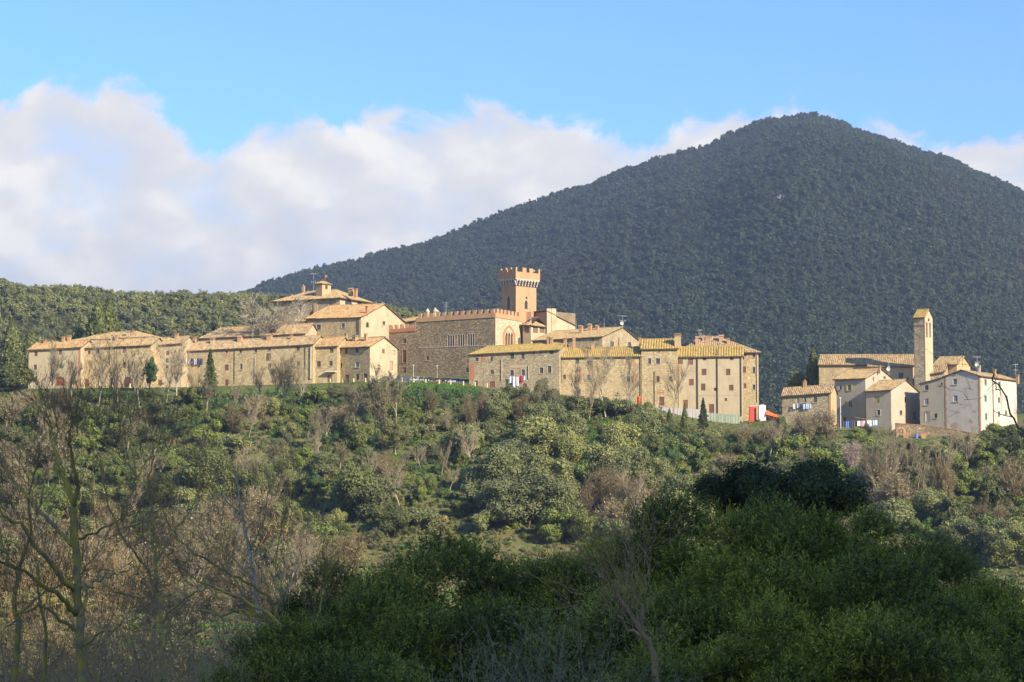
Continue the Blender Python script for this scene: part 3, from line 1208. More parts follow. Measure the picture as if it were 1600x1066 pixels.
h = House('long_row_house', 'long two-storey stone row house with lines of washing in the left half', 279, 489, 548.6, 537.4, 444, 16, 603, d=9, yr=525, wall=STONE_WARM, tiles=T_BRN)
for a in ((376, 549.5, 4, 5), (399.6, 548, 4, 6), (421, 546, 4, 5), (465.7, 545, 5, 7)):
    h.opening(*a, kind='w')
h.opening(354, 551, 3, 5, kind='w')
h.opening(420, 557.5, 6, 11, kind='c', mat=SH_BROWN)
h.opening(354, 574.4, 6, 9, kind='c', mat=SH_BROWN)
h.opening(377, 573, 4, 9, kind='w', sur=TRIM)
h.opening(421, 571.5, 5, 7, kind='c', mat=SH_BROWN)
h.opening(466, 569, 5, 8, kind='w')
h.opening(440, 571, 5, 8, kind='w')
h.opening(354, 598, 5, 10, kind='d', mat=SH_BROWN)
h.opening(311, 600, 4, 11, kind='d', mat=SH_RED)
h.opening(289, 600, 5, 10, kind='d', mat=SH_BROWN)
h.opening(288, 579, 5, 7, kind='w')
h.opening(330, 575, 5, 8, kind='w')
h.opening(400, 596, 5, 9, kind='d', mat=SH_BROWN)
h.opening(450, 594, 5, 9, kind='d', mat=SH_BROWN)
h.build()
h.pipe(366.6, 547, 600)
h.pipe(398.6, 558, 598, r=0.08, mat=PIPE_L)
h.pipe(486, 542, 592, r=0.16, mat=PIPE_L)
h.pipe(477, 541, 594)
h.band(347, 360, 552, 559, BRICK_OR)
h.band(279, 330, 551.5, 554, TRIM, out_d=0.05, name='string_course')
for a in ((304, 526, 6, 9), (332, 529, 7, 8), (375, 525, 8, 9), (421, 522, 9, 9), (455, 523, 4, 8)):
    h.chimney(*a, mat=PL_CREAM if a[0] == 332 else BRICK_OR, cap='gable' if a[0] in (375, 421) else 'slab')
h.antenna(395, 515, 530, 3, 6)
h.antenna(492 - 18, 523, 530, 0)
LR = h

h = House('narrow_row_house', 'narrow stone house with a white awning, just left of the sunlit gable', 491, 527, 541.5, 540, 444, 16, 600, d=9, yr=527, wall=STONE_WARM, tiles=T_RED)
h.opening(518, 548, 6, 7, kind='c', mat=SH_BROWN)
h.opening(498, 569, 6, 9, kind='w')
h.opening(517, 568, 5, 8, kind='w')
h.opening(515, 592, 7, 11, kind='d', mat=SH_RED)
h.build()
aw = h.band(510, 526, 580.5, 582, FRAME_W, out_d=1.1, name='awning')
h.band(491, 493, 543, 598, PIPE_L, out_d=0.08, name='pale_pier')

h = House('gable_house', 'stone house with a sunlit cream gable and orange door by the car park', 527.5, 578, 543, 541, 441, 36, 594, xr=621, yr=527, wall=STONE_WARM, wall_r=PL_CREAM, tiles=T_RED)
for a in ((541, 549.5, 4, 8), (558, 548.5, 4, 7), (532, 571, 5, 8)):
    h.opening(*a, kind='w')
h.opening(558, 569.5, 6, 9, kind='w', frame=FRAME_W, pane=PANE_B)
for a in ((542, 592, 7, 13), (571, 589, 6, 10)):
    h.opening(*a, kind='d', mat=SH_BROWN)
h.opening(558.5, 589, 5, 9, kind='d', mat=SH_BROWN)
h.opening(599, 549, 4, 7, f='r', kind='c', mat=SH_RED)
h.opening(615.5, 551, 4, 7, f='r', kind='c', mat=PL_GREY)
h.opening(611, 571.5, 5, 15, f='r', kind='d', mat=BRICK_OR, frame=SH_RED)
h.build()
h.chimney(555, 524, 8, 9)
h.chimney(572, 521, 5, 12)
h.chimney(541, 521, 4, 9)
h.antenna(603, 519, 528, 0)

# --- upper left group
h = House('hall_house', 'highest building of the village, low hipped roof with a small belvedere turret', 428, 531, 470.5, 464.5, 486, 27, 505, xr=578, yr=451.5, wall=STONE_GREY, wall_r=PL_CREAM, tiles=T_MIX, hips=(0.75, 0.75), oh=0.7)
h.opening(468, 480, 7, 9, kind='w', sur=TRIM)
h.opening(516, 476.5, 6, 8, kind='w', frame=FRAME_W, pane=PANE_B)
h.opening(486, 489, 7, 8, kind='a', arch=BRICK)
h.opening(438, 486, 3, 4, kind='w')
h.opening(545.5, 474, 8, 13, f='r', kind='a', arch=BRICK_OR, frame=SH_BROWN)
h.opening(561.6, 474, 8, 13, f='r', kind='a', arch=BRICK_OR, frame=SH_BROWN)
h.build()
h.band(490.5, 496.5, 466.5, 505, PL_OCHRE, out_d=0.15, name='ochre_pier')
h.chimney(474, 445, 5, 11, cap='pot')
h.chimney(549, 450, 9, 9, cap='gable')
h.chimney(556, 451, 5, 9)
h.antenna(490, 427, 457, 4, 11)
hall = h
t = House('turret', None, 493.5, 503.5, 443, 442.5, 490, 40, 460, xr=517, roof='gable', yr=438.5, wall=PL_OCHRE, tiles=T_RED, hips=(0.9, 0.9), cat=None, below=2, oh=0.3)
t.opening(510, 449, 4, 6, f='r', kind='w')
t.build()
# the turret belongs to the hall: its pieces become parts of the hall
t.wall.name = 'belvedere'
t.roof_ob.name = 'belvedere_roof'
for ob in list(t.e.children):
    ob.parent = hall.e
    ob.location = t.e.location - hall.e.location
bpy.data.objects.remove(t.e)
v = MB()
vp = at(508, 440, 494)
v.tube([vp - Z3 * 0.5, vp + Z3 * 1.6], 0.05, 5)
v.tube([vp + Z3 * 0.9 - Vector((0.5, 0, 0)), vp + Z3 * 0.9 + Vector((0.5, 0, 0))], 0.03, 4)
v.quad(vp + Z3 * 1.1, vp + Z3 * 1.1 + Vector((0.5, 0.1, 0)), vp + Z3 * 1.55 + Vector((0.5, 0.1, 0)), vp + Z3 * 1.55)
v.build('weather_vane', BRICK, hall.roof_ob)

h = House('courtyard_range', 'long low range with brown tiles below the highest hall', 313, 477, 528, 520.5, 466, 14, 540, d=10, yr=506, wall=PL_CREAM, tiles=T_BRN, hips=(0.6, 0))
h.opening(380, 527, 6, 4, kind='w')
h.opening(430, 525, 6, 4, kind='w')
h.build()
h = House('rear_range', 'roof strip of the range squeezed between the bare white tree and the stone house', 398, 478, 509, 503.5, 479, 14, 520, d=7, yr=499, wall=PL_CREAM, tiles=T_MIX)
h.build()

h = House('square_stone_house', 'large square stone house with an orange roof and cream gable left of the castle', 478, 564, 498, 495.5, 468, 27, 530, xr=634, yr=475.5, wall=STONE_WARM, wall_r=PL_CREAM, tiles=T_RED, pitch=0.45)
h.opening(498, 511.5, 6.5, 8, kind='w', pane=PANE_B, sur=TRIM, sw=0.15)
h.opening(536, 509, 5.5, 7, kind='w', pane=PANE_B, sur=TRIM, sw=0.15)
h.opening(574, 508, 4, 8, f='r', kind='a', arch=BRICK)
h.opening(600, 505, 4, 6, f='r', kind='w')
h.build()
h.pipe(561, 497, 527, r=0.12)
h.chimney(573, 478, 4, 12, mat=BRICK)

# --- the castle
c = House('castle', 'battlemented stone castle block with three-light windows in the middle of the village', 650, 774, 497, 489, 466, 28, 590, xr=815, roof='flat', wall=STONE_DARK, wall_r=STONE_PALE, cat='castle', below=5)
for (px, py) in ((704.6, 533), (720.5, 532), (736, 531)):
    for k in (-3.6, 0, 3.6):
        c.opening(px + k, py + 0, 3.0, 20, kind='a', arch=TRIM, frame=TRIM, sw=0.1, point=1.5)
for k in (-4.2, 0, 4.2):
    c.opening(795.5 + k, 530 + k * 0.04, 3.2, 20, f='r', kind='a', arch=BRICK_OR, frame=BRICK_OR, sw=0.16, point=1.5, pane=PANE)
c.opening(811, 533, 3.2, 11, f='r', kind='a', arch=TRIM)
c.opening(730, 579, 4, 7, kind='w')
c.opening(668, 560, 4, 7, kind='w')
c.build()


def parapet(hs, f, drop0, drop1, mat, out_d, name='parapet'):
    """brick band following the sloping wall head"""
    o, a, out, W, sl, zz = hs.face(f)
    z0, z1 = (hs.z0, hs.z1) if f == 'f' else (hs.z1, hs.z1)
    mb = MB()
    O = Vector((o.x, o.y, 0))
    A, B = O, O + a * W
    q = [A + Z3 * (z0 - drop1), B + Z3 * (z1 - drop1), B + Z3 * (z1 - drop0), A + Z3 * (z0 - drop0)]
    qo = [p + out * out_d for p in q]
    mb.poly(qo)
    for i in range(4):
        j = (i + 1) % 4
        mb.quad(q[i], q[j], qo[j], qo[i])
    mb.build(name, mat, hs.e)


parapet(c, 'f', -0.02, 1.05, BRICK_OR, 0.16)
parapet(c, 'r', -0.02, 1.05, BRICK_OR, 0.16)
merlons(c, 'f', 651, 774, (491, 483), (497.5, 489.3), 13, BRICK_OR, 0.52)
merlons(c, 'r', 775.5, 815, (482.5, 489.5), (489.2, 495.5), 7, BRICK_OR, 0.55)
# brick pointed relieving arch round the right-hand window
ar = MB()
o, a, out, Wd, sl, zz = c.face('r')
c0, zc, Yc = c.loc('r', 795.5, 522)
mm = Yc / F
rad = 10.0 * mm / abs(a.x - a.y * ray(795.5, 522).x)
for i in range(16):
    w0, w1 = math.pi * i / 16, math.pi * (i + 1) / 16
    f_ = lambda w, k: (c0 - rad * k * math.cos(w), zc + 13.5 * mm * k * (1 - abs(math.cos(w)) ** 1.7))
    P = lambda cz, dd: Vector((o.x, o.y, 0)) + a * cz[0] + Z3 * cz[1] + out * dd
    A, B, C, D = f_(w0, 1.0), f_(w1, 1.0), f_(w1, 0.72), f_(w0, 0.72)
    ar.quad(P(A, 0.06), P(B, 0.06), P(C, 0.06), P(D, 0.06))
    ar.quad(P(A, 0), P(B, 0), P(B, 0.06), P(A, 0.06))
    ar.quad(P(D, 0), P(C, 0), P(C, 0.06), P(D, 0.06))
ar.build('brick_arch', BRICK, c.e)
for sg in (-1, 1):
    ml = MB()
    ml.box(Vector((o.x, o.y, 0)) + a * (c0 + sg * rad * 0.86 - 0.28 * rad / 2) + Z3 * (zc - 2.6), a * (0.28 * rad), out * 0.06, Z3 * 2.6)
    ml.build('brick_jamb', BRICK, c.e)
c.band(655, 773, 543.3, 544.3, TRIM, out_d=0.08, name='string_course')
# pale stone ornaments showing over the parapet
for px, yt in ((668, 482), (680, 480.5), (683, 484)):
    b = at(px, 490, 476)
    mb = MB()
    mb.tube([b - Z3 * 1.2, b + Z3 * 0.1, b + Z3 * 0.5, b + Z3 * ((490 - yt) * 0.15)], [0.45, 0.45, 0.6, 0.12], 8)
    mb.build('roof_ornament', TRIM, c.e)
mb = MB()
b = at(697, 492, 474)
mb.tube([b - Z3 * 1.0, b + Z3 * 3.0], 0.04, 5)
for zz_, L_ in ((2.9, 0.9), (2.3, 0.55), (1.9, 0.7)):
    mb.tube([b + Z3 * zz_ - Vector((L_, 0, 0)), b + Z3 * zz_ + Vector((L_, 0, 0))], 0.025, 4)
mb.build('aerial', METAL, c.e)

yl = at(650, 520, 1).x
lowP = c.P0
lw = House('castle_terrace', 'lower castle wing with a battlemented terrace and tall window left of the main block', 563, 649.6, 518.5, 512, c.P0.y + 0.02, 28, 590, d=8, roof='flat', wall=STONE_DARK, cat='castle', below=5)
lw.opening(632, 557, 6, 20, kind='w', sur=BRICK, frame=FRAME)
lw.opening(632, 580, 5, 11, kind='d', mat=SH_BROWN)
lw.opening(632, 533, 5, 8, kind='w')
lw.opening(590, 560, 4, 7, kind='w')
lw.build()
parapet(lw, 'f', -0.02, 0.8, BRICK, 0.14)
merlons(lw, 'f', 565, 604, (511, 509.5), (518.3, 515.4), 4, PL_WHITE, 0.45)
merlons(lw, 'f', 606, 648, (509, 506), (515.6, 512.2), 5, BRICK_OR, 0.5)
rw = House('terrace_roof_house', 'small tiled roof with a dotted white loggia behind the castle terrace', 596, 650, 508, 500.5, 488, 28, 520, d=6, yr=495, wall=PL_CREAM, tiles=T_MIX)
for i in range(5):
    rw.opening(604 + i * 9.5, 510.5 - i * 1.3, 4, 4, kind='p')
rw.build()
rw.chimney(615, 499, 5, 10)

# --- the tower
tw = House('castle_tower', 'tall orange brick tower with battlements and white corbel arches', 784, 806, 447, 447, 479, 46, 500, xr=838, roof='flat', wall=BRICK_OR, cat='tower', below=10)
tw.opening(795, 473, 4.5, 21, kind='a', arch=TRIM, sw=0.12, point=1.5)
tw.opening(822, 476, 5, 15, f='r', kind='a', arch=TRIM, sw=0.12, point=1.4, frame=BRICK)
tw.opening(822.5, 465.5, 3, 4, f='r', kind='a', arch=TRIM, sw=0.1)
tw.build()
hd_out = 0.62
uu, nn = tw.u, tw.n
zt0 = tw.z1
mpx = tw.P1.y / F
A = tw.P0 - uu * hd_out - nn * hd_out
Wd, Dd = tw.W + 2 * hd_out, tw.d + 2 * hd_out
mb = MB()
z_a, z_b = zt0 + 12.5 * mpx, zt0 + 22.5 * mpx
mb.box(Vector((A.x, A.y, z_a)), uu * Wd, nn * Dd, Z3 * (z_b - z_a))
mb.build('parapet', BRICK_OR, tw.e)
mb = MB()
mb.box(Vector((A.x, A.y, 0)) + Z3 * (z_a - 0.35) + uu * 0.03 + nn * 0.03, uu * (Wd - 0.06), nn * (Dd - 0.06), Z3 * 0.347)
mb.build('corbel_table', TRIM, tw.e)
for (O, a_, out_, L_, k) in ((tw.P0, uu, -nn, tw.W, 5), (tw.P1, nn, uu, tw.d, 7)):
    O = Vector((O.x, O.y, 0))
    for i in range(k + 1):
        cc = L_ * i / k
        w = L_ / k
        q = MB()
        b0 = O + a_ * (cc - w * 0.17)
        q.box(b0 + Z3 * (zt0 + 1.0 * mpx), a_ * (w * 0.34), out_ * 0.22, Z3 * (3.5 * mpx))
        q.box(b0 + Z3 * (zt0 + 4.5 * mpx), a_ * (w * 0.34), out_ * 0.42, Z3 * (3.0 * mpx))
        q.box(b0 + Z3 * (zt0 + 7.5 * mpx), a_ * (w * 0.34), out_ * hd_out * 0.96, Z3 * (2.6 * mpx))
        # springing of the little arches
        for sg in (-1, 1):
            if (i == 0 and sg < 0) or (i == k and sg > 0):
                continue
            c2 = O + a_ * (cc + sg * w * 0.17)
            q.tri(c2 + out_ * hd_out * 0.95 + Z3 * (zt0 + 7.6 * mpx), c2 + out_ * hd_out * 0.95 + Z3 * (zt0 + 10.6 * mpx), c2 + a_ * (sg * w * 0.3) + out_ * hd_out * 0.95 + Z3 * (zt0 + 10.6 * mpx))
        q.build('corbel', TRIM, tw.e)
for (O, a_, out_, L_, k) in ((A, uu, -nn, Wd, 4), (A + uu * Wd, nn, uu, Dd, 4), (A + nn * Dd, uu, nn, Wd, 4), (A, nn, -uu, Dd, 4)):
    O = Vector((O.x, O.y, 0))
    for i in range(k):
        pit = (L_ - 0.0) / (k - 0.45)
        w = pit * 0.55
        if k and (out_ is nn or a_ is nn) and i in (0, k - 1) and O is not None and out_ != -nn:
            pass
        q = MB()
        ins = 0.5
        b0 = O + a_ * (pit * i)
        if a_ is nn or a_ == nn:
            if i == 0 or i == k - 1:
                continue
        q.box(b0 - out_ * ins + Z3 * (z_b - 0.02), a_ * w, out_ * ins, Z3 * (7.0 * mpx))
        q.build('merlon', BRICK_OR, tw.e)
# corner merlons that belong to the right-hand face

# --- block right of the castle, loggia house, cream gable
k1 = House('pink_block', 'small pink plastered block between castle and roofed loggia', 816, 830, 488, 487, 481, 20, 520, d=5, roof='flat', wall=PL_PINK)
k1.build()
k2 = House('cream_gable_house', 'tall cream house with pinkish side wall and sloping gable right of the tower', 831, 854, 489, 486.5, 480, 50, 540, xr=899, roof='shed', rise=-1.5, wall=PL_CREAM, tiles=T_RED)
k2.opening(859, 512, 4, 6, f='r', kind='w')
k2.build()
k2.band(831.5, 853, 488.5, 508, PL_PINK, out_d=0.05, name='pink_render')
for px in (857, 864.5):
    cpx, zc, Yc = k2.loc('r', px, 485)
    o, a, out, Wd, sl, zz = k2.face('r')
    q = MB()
    q.box(Vector((o.x, o.y, 0)) + a * (cpx - 0.7) + Z3 * (zc - 6), a * 1.4, out * 0.25, Z3 * 6.4)
    q.build('pilaster', PL_CREAM, k2.e)
lg = House('loggia_house', 'open roofed loggia with dark openings and slim columns beside the castle', 817, 829.5, 507, 507, 475, 34, 540, xr=853, yr=497, wall=PL_CREAM, tiles=T_BRN, hips=(0.7, 0.7), oh=0.5)
lg.opening(823, 514, 7.5, 13, kind='p', pane=FRAME)
for px in (836.5, 847):
    lg.opening(px, 514.5, 8, 12, f='r', kind='p', pane=FRAME)
lg.build()

# --- middle: gabled stone house behind the front row
m_ = House('ridge_stone_house', 'stone gabled house with a row of brick chimneys and a tall aerial on its ridge', 832, 941, 532.5, 526, 458, 25, 560, xr=1003, yr=511.5, wall=STONE_GREY, tiles=T_MIX)
m_.opening(926, 530.5, 4, 5, kind='w')
m_.opening(957, 538, 5, 9, f='r', kind='w')
m_.opening(984, 538, 5, 8, f='r', kind='w')
m_.build()
m_.pipe(966, 528, 545, f='r', r=0.12, mat=BRICK)
for a in ((907.6, 508.5, 7, 13), (921.7, 506, 7, 11), (933, 508, 6, 8)):
    m_.chimney(*a, cap='gable')
m_.antenna(900.5, 501, 519, 0)
m_.antenna(944, 497, 514, 0)
m_.antenna(973, 493, 512, 5, 15, dish=True)

# --- front row, centre
n_ = House('washing_house', 'stone house with yellow-green roof and red and white washing at its door', 733, 874, 553.5, 546, 444, 18, 606, d=9, yr=535.5, wall=STONE_GREY, tiles=T_YEL, hips=(0.6, 0))
for a in ((745, 562, 5, 6), (768, 561, 4, 7), (817, 556.5, 5, 9), (834, 552, 3, 4), (845, 551, 3, 4), (769, 581.5, 5, 6)):
    n_.opening(*a, kind='w')
n_.opening(800, 556.5, 6, 9, kind='c', mat=SH_GREEN)
n_.opening(861.6, 550, 6, 7, kind='c', mat=SH_GREEN)
for a in ((800, 583, 5.5, 9), (817.6, 582, 5, 9), (846, 579, 5.5, 9), (858.5, 577.5, 5.5, 11)):
    n_.opening(*a, kind='w', sur=TRIM, frame=FRAME)
n_.opening(769, 601, 8, 10, kind='d', mat=SH_RED)
n_.opening(744, 600, 5, 10, kind='d', mat=SH_RED)
n_.opening(820, 604, 6, 9, kind='d', mat=SH_BROWN)
n_.opening(805, 605, 5, 8, kind='d', mat=SH_BROWN)
n_.build()
n_.pipe(784, 562, 595, r=0.08, mat=PIPE_L)
n_.pipe(826, 572, 592, r=0.07, mat=PIPE_L)
n_.band(734.5, 741, 568, 594, BRICK)
n_.band(752, 757, 556, 566, BRICK, out_d=0.02)
n_.band(796, 823, 571, 575, PL_CREAM, out_d=0.02, name='render_patch')
for a in ((857, 526, 5, 12), (862, 527, 5, 11), (883, 528, 5, 9)):
    n_.chimney(*a)
n_.antenna(747, 538, 546, 0)
n_.antenna(771, 534, 543, 0)

o_ = House('lichen_roof_house', 'wide stone house with yellow lichen roof behind the slim bare trees', 875.5, 1001, 558, 556, 443, 7, 628, d=9, yr=542.5, wall=STONE_WARM, tiles=T_YEL)
o_.opening(902, 564, 6, 9, kind='c', mat=SH_GREEN)
o_.opening(920, 565, 5, 7, kind='w', sur=TRIM)
for a in ((957, 567, 6, 9), (981, 566, 7, 9)):
    o_.opening(*a, kind='c', mat=PL_GREY)
for a in ((920, 590, 5, 9), (981.7, 592.5, 5, 9)):
    o_.opening(*a, kind='w', sur=TRIM)
for a in ((943, 589, 3, 4), (882, 589, 4, 7), (965, 615, 3, 3)):
    o_.opening(*a, kind='w')
o_.opening(937.6, 614, 5, 12, kind='d', mat=SH_RED)
o_.opening(981.7, 622, 6, 13, kind='d', mat=PL_GREY)
o_.opening(905, 612, 4, 7, kind='w')
o_.build()
o_.pipe(1000.2, 557, 626)
o_.pipe(877, 558, 600)
o_.band(905.5, 908.5, 578, 600, BRICK)
o_.band(990, 998, 583, 603, BRICK_OR, out_d=0.02)
o_.chimney(926, 535, 6, 12)
o_.chimney(897, 529, 5, 13, cap='gable')

p_ = House('striped_roof_house', 'tall stone house with bright yellow striped tiles and a big square chimney', 1002, 1059, 544.5, 544, 442, 7, 638, d=8, yr=530.5, wall=STONE_WARM, tiles=T_YEL, pitch=0.56)
p_.opening(1015, 564.5, 4.5, 9, kind='w', sur=TRIM)
p_.opening(1028, 564.5, 6, 9, kind='w', sur=TRIM)
p_.opening(1028, 592.5, 5, 9, kind='w', sur=BRICK_OR)
p_.opening(1030, 548.5, 3, 3, kind='w')
p_.opening(1034, 627, 8, 14, kind='d', mat=SH_BROWN)
p_.opening(1048, 592, 4, 7, kind='w')
p_.build()
p_.pipe(1022.6, 580, 633)
p_.chimney(1059, 522, 12, 18, mat=PL_OCHRE)
p_.chimney(999.5, 527, 4, 9)
p_.band(1030, 1038, 612, 615, BRICK, name='lintel')

q_ = House('tall_plaster_house', 'tall grey-beige plaster house with brown shutters and bright yellow roof', 1060, 1160, 557, 555.5, 441, 7, 655, d=8, yr=541.5, wall=PL_BEIGE, tiles=T_YEL, pitch=0.56)
for a in ((1064, 565, 6, 7), (1079, 565, 7.5, 10), (1080, 597.5, 7.5, 10)):
    q_.opening(*a, kind='c', mat=SH_RED)
for a in ((1100.6, 560, 6, 6.5), (1100, 581.5, 7.5, 10), (1098.6, 605, 7, 11), (1143, 560, 6, 6), (1137.6, 581.5, 7, 10), (1142.5, 606, 7, 9), (1117.6, 608.5, 5, 5)):
    q_.opening(*a, kind='c', mat=SH_BROWN)
q_.opening(1134, 624.5, 4, 5, kind='c', mat=SH_BROWN)
q_.opening(1071, 632, 7, 14, kind='d', mat=SH_RED)
q_.opening(1111.7, 638.5, 8, 14, kind='d', mat=SH_BROWN)
q_.build()
q_.pipe(1090, 557, 645, r=0.11)
q_.pipe(1121, 546, 650, r=0.1)
q_.pipe(1158, 557, 650, r=0.09)
q_.band(1091.5, 1158, 617.5, 618.3, TRIM, out_d=0.05, name='string_course')
q_.band(1061, 1066, 570, 585, BRICK_OR, out_d=0.02)

r_ = House('hip_end_house', 'stone house with broad hipped roof of brown tiles and clustered chimneys', 1068, 1185, 548, 549, 452, 5, 640, d=12, yr=527, wall=STONE_WARM, tiles=T_BRN, hips=(0.6, 1.5), oh=0.6)
for a in ((1163.5, 553.5, 4, 6), (1163, 577.5, 5, 10), (1178, 555, 4, 8), (1178, 578.5, 4, 10), (1178, 605, 4, 8), (1164, 603, 4, 8)):
    r_.opening(*a, kind='c' if a[0] < 1170 else 'w', mat=SH_BROWN, sur=TRIM if a[0] > 1170 else None, sw=0.12)
r_.build()
r_.pipe(1183, 550, 628, r=0.09, mat=PIPE_L)
for a in ((1089, 526, 6, 13), (1099.5, 523.5, 5, 9), (1104, 527, 5, 6), (1127, 523.5, 9, 10), (1137.6, 528.5, 5, 9)):
    r_.chimney(*a, mat=BRICK_OR if a[0] > 1130 else PL_PINK, cap='gable' if a[2] > 5 else 'slab')
r_.antenna(1094, 515, 530, 3, 8)

# --- right-hand group
s1 = House('blue_washing_house', 'low grey stone house with blue and white washing under its windows', 1222, 1298, 618, 612.5, 431, 22, 668, xr=1307, yr=601.5, wall=STONE_GREY, wall_r=PL_OCHRE, tiles=T_BRN)
s1.opening(1246.7, 626.5, 4.5, 9, kind='w', frame=FRAME_W)
s1.opening(1258, 625, 3, 8, kind='w')
s1.opening(1274, 624.5, 5, 9, kind='w')
s1.opening(1274.5, 650.5, 5, 6, kind='w')
s1.opening(1246, 653, 4, 7, kind='w')
s1.build()
s1.chimney(1257.5, 593.5, 6, 10, cap='pot')
s1.antenna(1299, 583, 606, 0)
o, a, out, Wd, sl, zz = s1.face('r')
q = MB()
q.box(Vector((o.x, o.y, s1.zbot + 0.1)) - s1.u * 0.42 - s1.n * 0.05, s1.u * 0.42, s1.n * 0.047, Z3 * (zz - s1.zbot - 0.3))
q.build('brick_quoin', BRICK_OR, s1.e)

s2 = House('yellow_shutter_house', 'grey plaster house with open yellow shutters in the right-hand group', 1304, 1352, 593, 591, 439, 35, 662, xr=1400, yr=576.5, wall=PL_GREY, tiles=T_MIX)
s2.opening(1313.5, 606, 3, 6, kind='w')
s2.opening(1327, 605.5, 5, 10, kind='w', open=SH_YEL, frame=FRAME_W)
s2.opening(1328.5, 631.5, 5, 10, kind='w', open=SH_YEL, frame=FRAME_W)
s2.opening(1319.5, 655, 4, 6, kind='w')
s2.opening(1382, 590, 2.5, 4, f='r', kind='w')
s2.build()
s2.chimney(1374, 571.5, 4, 8)
s2.antenna(1389, 565, 583, 3, 6, dish=True)

s3 = House('shadowed_gable_house', 'plaster house whose right gable is half lit and half in shadow', 1353, 1392, 611.5, 609, 432, 35, 664, xr=1436, yr=593.5, wall=PL_GREY, tiles=T_MIX)
s3.opening(1370.5, 624.5, 7, 10, kind='c', mat=SH_YEL)
s3.opening(1373, 644.5, 5, 8, kind='w', sur=FRAME_W, sw=0.12)
s3.opening(1415, 625, 3, 9, f='r', kind='w')
s3.opening(1408, 645, 4, 7, f='r', kind='w')
s3.opening(1429, 650, 4, 12, f='r', kind='d', mat=SH_BROWN)
s3.build()

s5 = House('white_house', 'tall whitish house with brick corners and a bright row of windows, far right', 1476, 1531, 588, 587, 428, 33, 676, xr=1588, roof='gablef', rise=1.25, wall=PL_WHITE, tiles=T_BRN, below=4)
s5.opening(1492, 583, 4, 5, kind='w')
s5.opening(1492, 596.5, 6.5, 9, kind='w', frame=FRAME_W, sur=None)
s5.opening(1493, 623, 6.5, 10, kind='w', frame=FRAME_W, pane=PANE_B)
for a in ((1540, 597, 3.5, 9), (1561.6, 601, 3.5, 9), (1540, 623, 3.5, 9), (1541, 651, 3.5, 10), (1561, 625, 3.5, 8), (1561, 647, 3.5, 8), (1573, 622, 3, 8), (1572, 645, 3, 7)):
    s5.opening(*a, f='r', kind='w', frame=FRAME, pane=PANE_B)
s5.build()
s5.pipe(1551, 590, 662, f='r', r=0.08)
o, a, out, Wd, sl, zz = s5.face('f')
for nm, cc, ww in (('brick_quoin', 0.0, 0.45), ('brick_quoin', Wd - 0.45, 0.45)):
    q = MB()
    for i in range(18):
        z0_ = s5.zbot + 1.0 + i * (zz - s5.zbot - 1.1) / 18
        wq = ww * (1.0 if i % 2 else 0.72)
        q.box(Vector((o.x, o.y, z0_)) + a * (cc if cc == 0 else Wd - wq), a * wq, out * 0.03, Z3 * ((zz - s5.zbot - 1.1) / 18 - 0.01))
    q.build(nm, BRICK_OR, s5.e)
o, a, out, Wd, sl, zz = s5.face('r')
q = MB()
q.box(Vector((o.x, o.y, s5.zbot + 1.0)), a * 0.5, out * 0.03, Z3 * (zz - s5.zbot - 1.1))
q.build('brick_quoin', BRICK_OR, s5.e)
s5.chimney(1530, 571, 4, 10, mat=PL_WHITE)
s5.chimney(1554, 577, 5, 8)
s5.chimney(1590, 585, 5, 11)
s5.antenna(1527, 557, 577, 4, 14, dish=True)
s5.antenna(1587, 569, 590, 4, 10)
s4 = House('lean_to_house', 'grey house with slanting lean-to roof and arched white door beside the white house', 1437, 1475.6, 600, 589.5, s5.P0.y + 0.05, 33, 668, d=9, roof='lean', wall=PL_GREY, tiles=T_BRN, oh=0.3)
s4.opening(1447.7, 606, 6, 8, kind='w')
s4.opening(1471, 600, 3, 4, kind='w')
s4.opening(1447.7, 628, 6.5, 10, kind='w', pane=PANE_B, frame=FRAME_W)
s4.opening(1449, 651, 7, 16, kind='da', mat=FRAME_W, frame=FRAME_W, arch=BRICK, sw=0.12)
s4.opening(1462, 650, 5, 7, kind='w')
s4.build()

ch = House('church_nave', 'stone church nave with long tiled roof left of the bell tower', 1279.5, 1427, 569.5, 569.5, 456, 14, 610, d=11, yr=555, wall=STONE_WARM, tiles=T_MIX, cat='church')
ch.opening(1408, 588, 7, 11, kind='w', sur=TRIM)
ch.opening(1418, 592, 3, 7, kind='w')
ch.build()
ai = House('church_aisle', 'low lean-to church aisle with ochre tiles in front of the nave', 1356, 1426, 573, 573, 452, 14, 610, d=4.5, roof='shed', rise=0.55, wall=PL_BEIGE, tiles=T_MIX, cat='church')
ai.opening(1408, 588, 7, 11, kind='w', sur=TRIM)
ai.opening(1418.5, 593, 3, 7, kind='w')
ai.build()
bt = House('bell_tower', 'slender stone bell tower with a small gabled roof, right of the church', 1427.5, 1445, 495.5, 495, 446, 36, 610, xr=1457, yr=484, wall=STONE_PALE, wall_r=PL_CREAM, tiles=T_YEL, cat='bell tower', oh=0.3, oh_side=0.15, below=4)
for px in (1448.2, 1453.2):
    bt.opening(px, 516, 2.4, 24, f='r', kind='a', arch=PL_CREAM, sw=0.08, frame=TRIM)
bt.opening(1451, 498.5, 2.4, 8, f='r', kind='a', arch=PL_CREAM, sw=0.08)
bt.build()
bt.band(1427.6, 1445, 508.5, 509.6, BRICK, out_d=0.08, name='string_course')
o, a, out, Wd, sl, zz = bt.face('f')
for cc in (0.0, bt.W - 0.28):
    q = MB()
    q.box(Vector((o.x, o.y, bt.zb + 4)) + a * cc, a * 0.28, out * 0.02, Z3 * (zz - bt.zb - 4.2))
    q.build('brick_quoin', BRICK_OR, bt.e)
